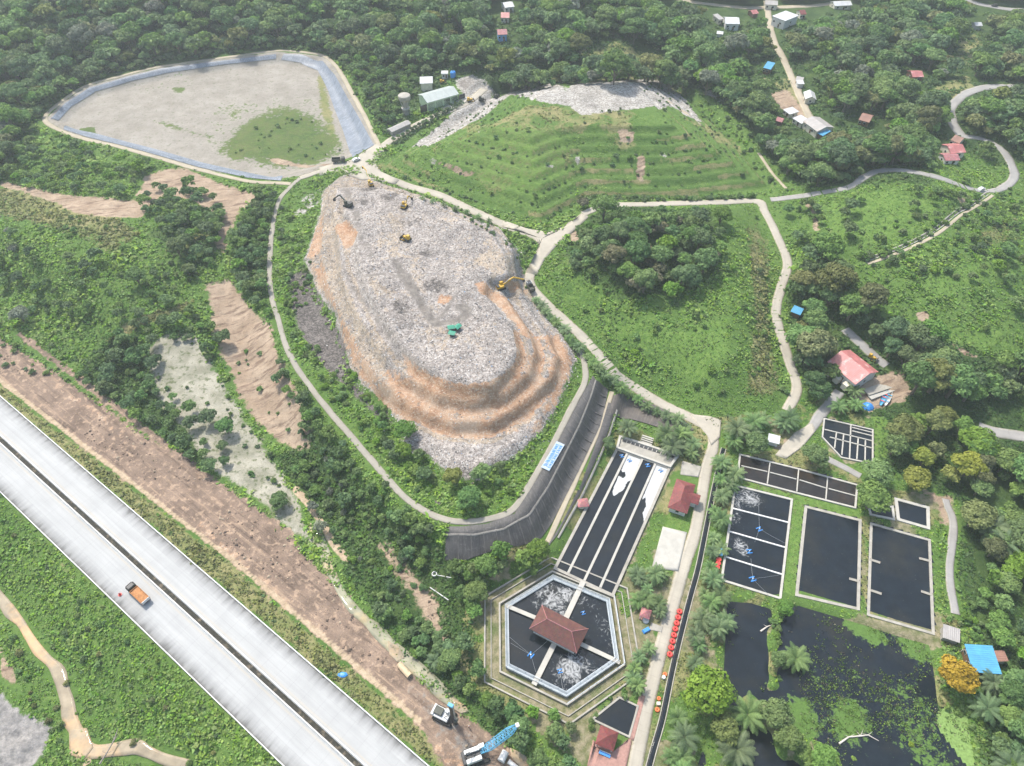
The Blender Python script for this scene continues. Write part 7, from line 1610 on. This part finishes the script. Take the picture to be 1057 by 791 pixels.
# ---- ground cover: low leafy tufts where the sheet is green
g = np.random.default_rng(77)
bare = np.max([W[n] for n in ('soil', 'silt', 'mud', 'bed', 'trash', 'ochre', 'track', 'dirt', 'rock', 'sandyard')], axis=0); bare = np.maximum(bare, .8 * W['trash2']); bare = np.maximum(bare, .7 * W['darktrash'])
def pick(A, x, y):
    i = np.clip(np.searchsorted(AX, x), 0, len(AX) - 1); j = np.clip(np.searchsorted(AY, y), 0, len(AY) - 1); return A[j, i]
def tufts(name, n, ymin, ymax, size, mt_tints, seed, nq=5):
    g = np.random.default_rng(seed); y = ymin + (ymax - ymin) * g.random(n); half = 160 + y * .70; x = (g.random(n) * 2 - 1) * half
    z = hq(x, y); px, py, d = project(x, y, z); k = (px > -130) & (px < 1190) & (py > -30) & (py < 890) & (pick(bare, x, y) < .3 + .25 * g.random(n)) & (z > -.6 + 0 * x)
    k |= (px > -130) & (px < 1190) & (py < 890) & (hoff(x, y) < HW_L - 1) & (pick(bare, x, y) < .3)
    for Pw in DRY_WORLD: k &= sdf_poly(x, y, Pw, 20) < -.6
    for nm, kind, wd, L in RL: k &= dist_line(x, y, L, 8) > wd / 2 + np.where(g.random(len(x)) < .3, .1, .7)
    k &= dist_line(x, y, DRW, 6) > 1.0; h = hoff(x, y); k &= (h > .6) | (h < HW_L - .6); k &= (sdf_poly(x, y, PONDF, 10) < -.5) | (z > -.35); k &= (sdf_poly(x, y, CELL, 20) < -1) | (pick(W['moor'], x, y) > .5)
    for a_, b_ in ((top, bot),): k &= sdf_poly(x, y, np.vstack([a_, b_[::-1]]), 10) < 0
    k &= sdf_poly(x, y, np.vstack([HP([(633,409),(665,414),(709,437),(716,444)]), HP([(706,450),(668,438),(628,427)])]), 10) < 0
    k &= sdf_poly(x, y, np.vstack([HP([(628,416),(600,500),(560,573)]), HP([(575,553),(613,480),(636,420)])]), 10) < 0
    st = smooth_line(HP([(-15,600),(0,618),(20,642),(38,668),(59,693),(69,719),(74,745),(84,768),(115,775),(152,777),(195,791)]), 4); k &= dist_line(x, y, st, 10) > 2.4
    x, y, z = x[k], y[k], z[k]; n = len(x); und = pick(W['under'], x, y); lush = np.maximum(pick(W['grass2'], x, y), pick(W['moor'], x, y)); dry = pick(W['dry'], x, y)
    fld = fbm(x, y, 26, 61, 3); fl2 = fbm(x, y, 7, 62, 2); sz = size * (.5 + .9 * g.random(n)) * (.45 + 1.0 * fl2) * (.55 + .85 * fld) * np.where(sdf_poly(x, y, WORKS, 30) > 1, .55, 1) * np.where(lush > .5, .55, 1) * (1 - .3 * sstep(0, 1, y - 240) * (x > 60)) * (1 - .6 * np.maximum(sstep(-2, 2, sdf_poly(x, y, M0, 40)), .25 * sstep(-2, 2, sdf_poly(x, y, MID, 40))))
    C_ = np.stack([x, y, z], 1)[:, None, :] + g.normal(size=(n, nq, 3)) * (sz * .42)[:, None, None] * [1, 1, 0] + np.stack([0 * x, 0 * x, sz], 1)[:, None, :] * g.random((n, nq, 1)) * .55
    N_ = g.normal(size=(n, nq, 3)) * .6 + [0, 0, 1.0]; N_ /= np.linalg.norm(N_, axis=2)[:, :, None]; S_ = np.repeat(sz, nq) * (.5 + .5 * g.random(n * nq))
    V, F = quads(C_.reshape(-1, 3), N_.reshape(-1, 3), S_, seed); tn = np.clip(fld * 1.6 - .45 + (g.random(n) - .5) * .5, 0, 1); T = np.repeat(np.repeat(tn, nq) * .7 + g.random(n * nq) * .3, 4)
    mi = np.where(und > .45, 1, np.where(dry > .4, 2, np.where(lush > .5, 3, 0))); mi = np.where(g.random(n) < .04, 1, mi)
    me = mesh_np(name, V, F, {'tint': T, 'treernd': np.repeat(np.repeat(g.random(n), nq), 4)})
    for m_ in mt_tints: me.materials.append(m_)
    me.polygons.foreach_set('material_index', np.repeat(mi, nq).astype(np.int32)); tag(link(name, me), kind='stuff'); print(name, n)
GM = [leaf_mat('grass_blades', (.14, .26, .042), (.27, .40, .075), vattr='treernd'), leaf_mat('undergrowth_blades', (.055, .115, .030), (.12, .205, .05), vattr='treernd'), leaf_mat('dry_blades', (.15, .18, .05), (.30, .30, .12), vattr='treernd'), leaf_mat('lawn_blades', (.085, .16, .03), (.15, .24, .05), vattr='treernd')]
tufts('grass', 125000, 15, 180, 0.8, GM, 301); tufts('grass', 75000, 180, 330, 1.1, GM, 302); tufts('grass', 26000, 330, 480, 1.7, GM, 303)
# ---- loose litter on the waste and rubble: flakes, bags and boards
def litter(n, seed):
    g = np.random.default_rng(seed); x0, y0 = C0.min(0) - 3; x1, y1 = C0.max(0) + 3; x = x0 + (x1 - x0) * g.random(n); y = y0 + (y1 - y0) * g.random(n); s = sdf_poly(x, y, C0, 20); k = (s > -1) | ((s > -6) & (g.random(n) < .15)); k &= pick(W['ochre'], x, y) < .3 + .5 * g.random(n); k &= pick(W['track2'], x, y) < .42; k &= (pick(W['darktrash'], x, y) < .35) | (g.random(len(k)) < .25)
    x, y = x[k], y[k]; n = len(x); z = hq(x, y) + .08; N_ = g.normal(size=(n, 3)) * .55 + [0, 0, 1]; N_ /= np.linalg.norm(N_, axis=1)[:, None]; S_ = .18 + .42 * g.random(n) ** 3
    V, F = quads(np.stack([x, y, z + S_ * .15], 1), N_, S_, seed); me = mesh_np('litter', V, F)
    cols = [(.52, .51, .49), (.36, .335, .31), (.24, .215, .195), (.05, .05, .05), (.16, .28, .45), (.46, .36, .26)]
    for i, c in enumerate(cols): me.materials.append(mat('litter_%s' % ['white', 'grey', 'dull', 'black', 'blue', 'brown'][i], c, .6, .15, 2))
    me.polygons.foreach_set('material_index', g.choice(6, n, p=[.36, .26, .18, .11, .02, .07]).astype(np.int32)); tag(link('litter', me), kind='stuff'); print('litter', n)
litter(52000, 9)

# ---- clods and broken stone on the graded strip
def clods(n, seed):
    g = np.random.default_rng(seed); a = HLEN0 + (HLEN1 - HLEN0) * g.random(n); d = 8 + 42 * g.random(n); x = hA[0] + HT[0] * a + HN[0] * d; y = hA[1] + HT[1] * a + HN[1] * d
    k = (pick(np.maximum(W['mud'], W['soil']), x, y) > .6) & (pick(W['track'], x, y) < .3) & (fbm(x, y, 9, 91, 2) > .52); x, y = x[k], y[k]; n = len(x); z = hq(x, y); s = .10 + .42 * g.random(n) ** 4
    base = np.array([[-1, -1, -.3], [1, -1, -.3], [1, 1, -.3], [-1, 1, -.3], [-.6, -.6, .7], [.6, -.6, .7], [.6, .6, .7], [-.6, .6, .7]]); V = base[None] * s[:, None, None] * (.6 + .8 * g.random((n, 8, 3))) + np.stack([x, y, z], 1)[:, None]
    f = np.array([[4, 5, 6, 7], [0, 1, 5, 4], [1, 2, 6, 5], [2, 3, 7, 6], [3, 0, 4, 7]]); F = (f[None] + 8 * np.arange(n)[:, None, None]).reshape(-1, 4); me = mesh_np('clods', V.reshape(-1, 3), F)
    for nm_, c in (('mud_clod', (.17, .12, .09)), ('pale_clod', (.33, .26, .19)), ('dark_clod', (.09, .066, .052))): me.materials.append(mat(nm_, c, .95, .3, 2))
    me.polygons.foreach_set('material_index', np.repeat(g.choice(3, n, p=[.5, .28, .22]), 5).astype(np.int32)); tag(link('clods', me), kind='stuff')
clods(15000, 12)

# ---- sedge and dead stalks standing in the marshy pond
def reeds(n, seed):
    g = np.random.default_rng(seed); x0, y0 = PONDF.min(0); x1, y1 = PONDF.max(0); x = x0 + (x1 - x0) * g.random(n); y = y0 + (y1 - y0) * g.random(n); px, py, d = project(x, y, -.5)
    dens = np.exp(-(((px - 915) / 60) ** 2 + ((py - 735) / 45) ** 2)) + .8 * np.exp(-(((px - 845) / 35) ** 2 + ((py - 715) / 40) ** 2)) + .35 * np.exp(-(((px - 885) / 40) ** 2 + ((py - 650) / 10) ** 2)) + .25 * (sdf_poly(x, y, PONDF, 10) < 4)
    k = (sdf_poly(x, y, PONDF) > .3) & (g.random(n) < dens) & (fbm(x, y, 8, 95, 3) > .45); x, y = x[k], y[k]; n = len(x); nq = 5
    h = .16 + .30 * g.random(n * nq); N_ = g.normal(size=(n * nq, 3)) * [1, 1, .5]; N_ /= np.linalg.norm(N_, axis=1)[:, None]; C_ = np.stack([np.repeat(x, nq), np.repeat(y, nq), np.full(n * nq, -.5)], 1) + np.c_[g.normal(size=(n * nq, 2)) * .35, h * .4]
    V, F = quads(C_, N_, h, seed); me = mesh_np('reeds', V, F, {'tint': np.repeat(g.random(n * nq), 4), 'treernd': np.repeat(np.repeat(g.random(n), nq), 4)})
    me.materials.append(leaf_mat('sedge_blades', (.11, .19, .035), (.24, .34, .08), vattr='treernd')); me.materials.append(leaf_mat('dead_stalks', (.12, .10, .07), (.27, .24, .17), vattr='treernd'))
    me.polygons.foreach_set('material_index', np.repeat((g.random(n) < .12).astype(np.int32), nq)); tag(link('reeds', me), kind='stuff'); print('reeds', n)
reeds(9500, 21)
# ================================================================ LIGHT, AIR, CAMERA
w = bpy.data.worlds.new("World"); SC.world = w; w.use_nodes = True
nt = w.node_tree; nt.nodes.clear()
o_ = nt.nodes.new('ShaderNodeOutputWorld'); bg = nt.nodes.new('ShaderNodeBackground'); sk = nt.nodes.new('ShaderNodeTexSky')
sk.sky_type = 'NISHITA'; sk.sun_disc = False
SUN_EL, SUN_AZ = R(57), R(-38)      # azimuth from +Y towards +X
sk.sun_elevation = SUN_EL; sk.sun_rotation = SUN_AZ; sk.altitude = 50; sk.air_density = 1.4; sk.dust_density = 3.5; sk.ozone_density = 1.0
nt.links.new(sk.outputs[0], bg.inputs[0]); bg.inputs[1].default_value = 0.15; nt.links.new(bg.outputs[0], o_.inputs[0])
sl = bpy.data.lights.new('sun', 'SUN'); sl.energy = 3.0; sl.angle = R(5); sl.color = (1.0, .955, .88)
so = bpy.data.objects.new('sun', sl); COL.objects.link(so)
sd = Vector((math.sin(SUN_AZ) * math.cos(SUN_EL), math.cos(SUN_AZ) * math.cos(SUN_EL), math.sin(SUN_EL)))
so.rotation_euler = (-sd).to_track_quat('-Z', 'Y').to_euler(); so.location = (0, 0, 400)

hz = MB().box((0, 300, 110), (2700, 2600, 250)).build('haze', None)
hm = bpy.data.materials.new('haze_air'); hm.use_nodes = True; hm.node_tree.nodes.clear()
ho = hm.node_tree.nodes.new('ShaderNodeOutputMaterial'); hv = hm.node_tree.nodes.new('ShaderNodeVolumePrincipled')
hv.inputs['Color'].default_value = (.86, .93, 1.0, 1); hv.inputs['Density'].default_value = 0.0002; hv.inputs['Anisotropy'].default_value = 0.2
hm.node_tree.links.new(hv.outputs[0], ho.inputs['Volume']); hz.data.materials.append(hm); tag(hz, kind='stuff')

cd = bpy.data.cameras.new('camera'); co = bpy.data.objects.new('camera', cd); COL.objects.link(co)
co.location = (0, 0, CAM_H); co.rotation_euler = (PI / 2 - PITCH, 0, 0)
cd.sensor_fit = 'HORIZONTAL'; cd.sensor_width = 36; cd.lens = FPX / 1057 * 36; cd.clip_end = 6000; cd.clip_start = 1
SC.camera = co
vs = SC.view_settings; vs.view_transform = 'Standard'; vs.look = 'None'; vs.gamma = 1; vs.exposure = 0.78; vs.use_curve_mapping = False
SC.cycles.volume_step_rate = 10; SC.cycles.volume_max_steps = 64
SC.cycles.max_bounces = 5; SC.cycles.diffuse_bounces = 2; SC.cycles.glossy_bounces = 3; SC.cycles.transmission_bounces = 2; SC.cycles.volume_bounces = 1; SC.cycles.transparent_max_bounces = 4
SC.cycles.use_denoising = True
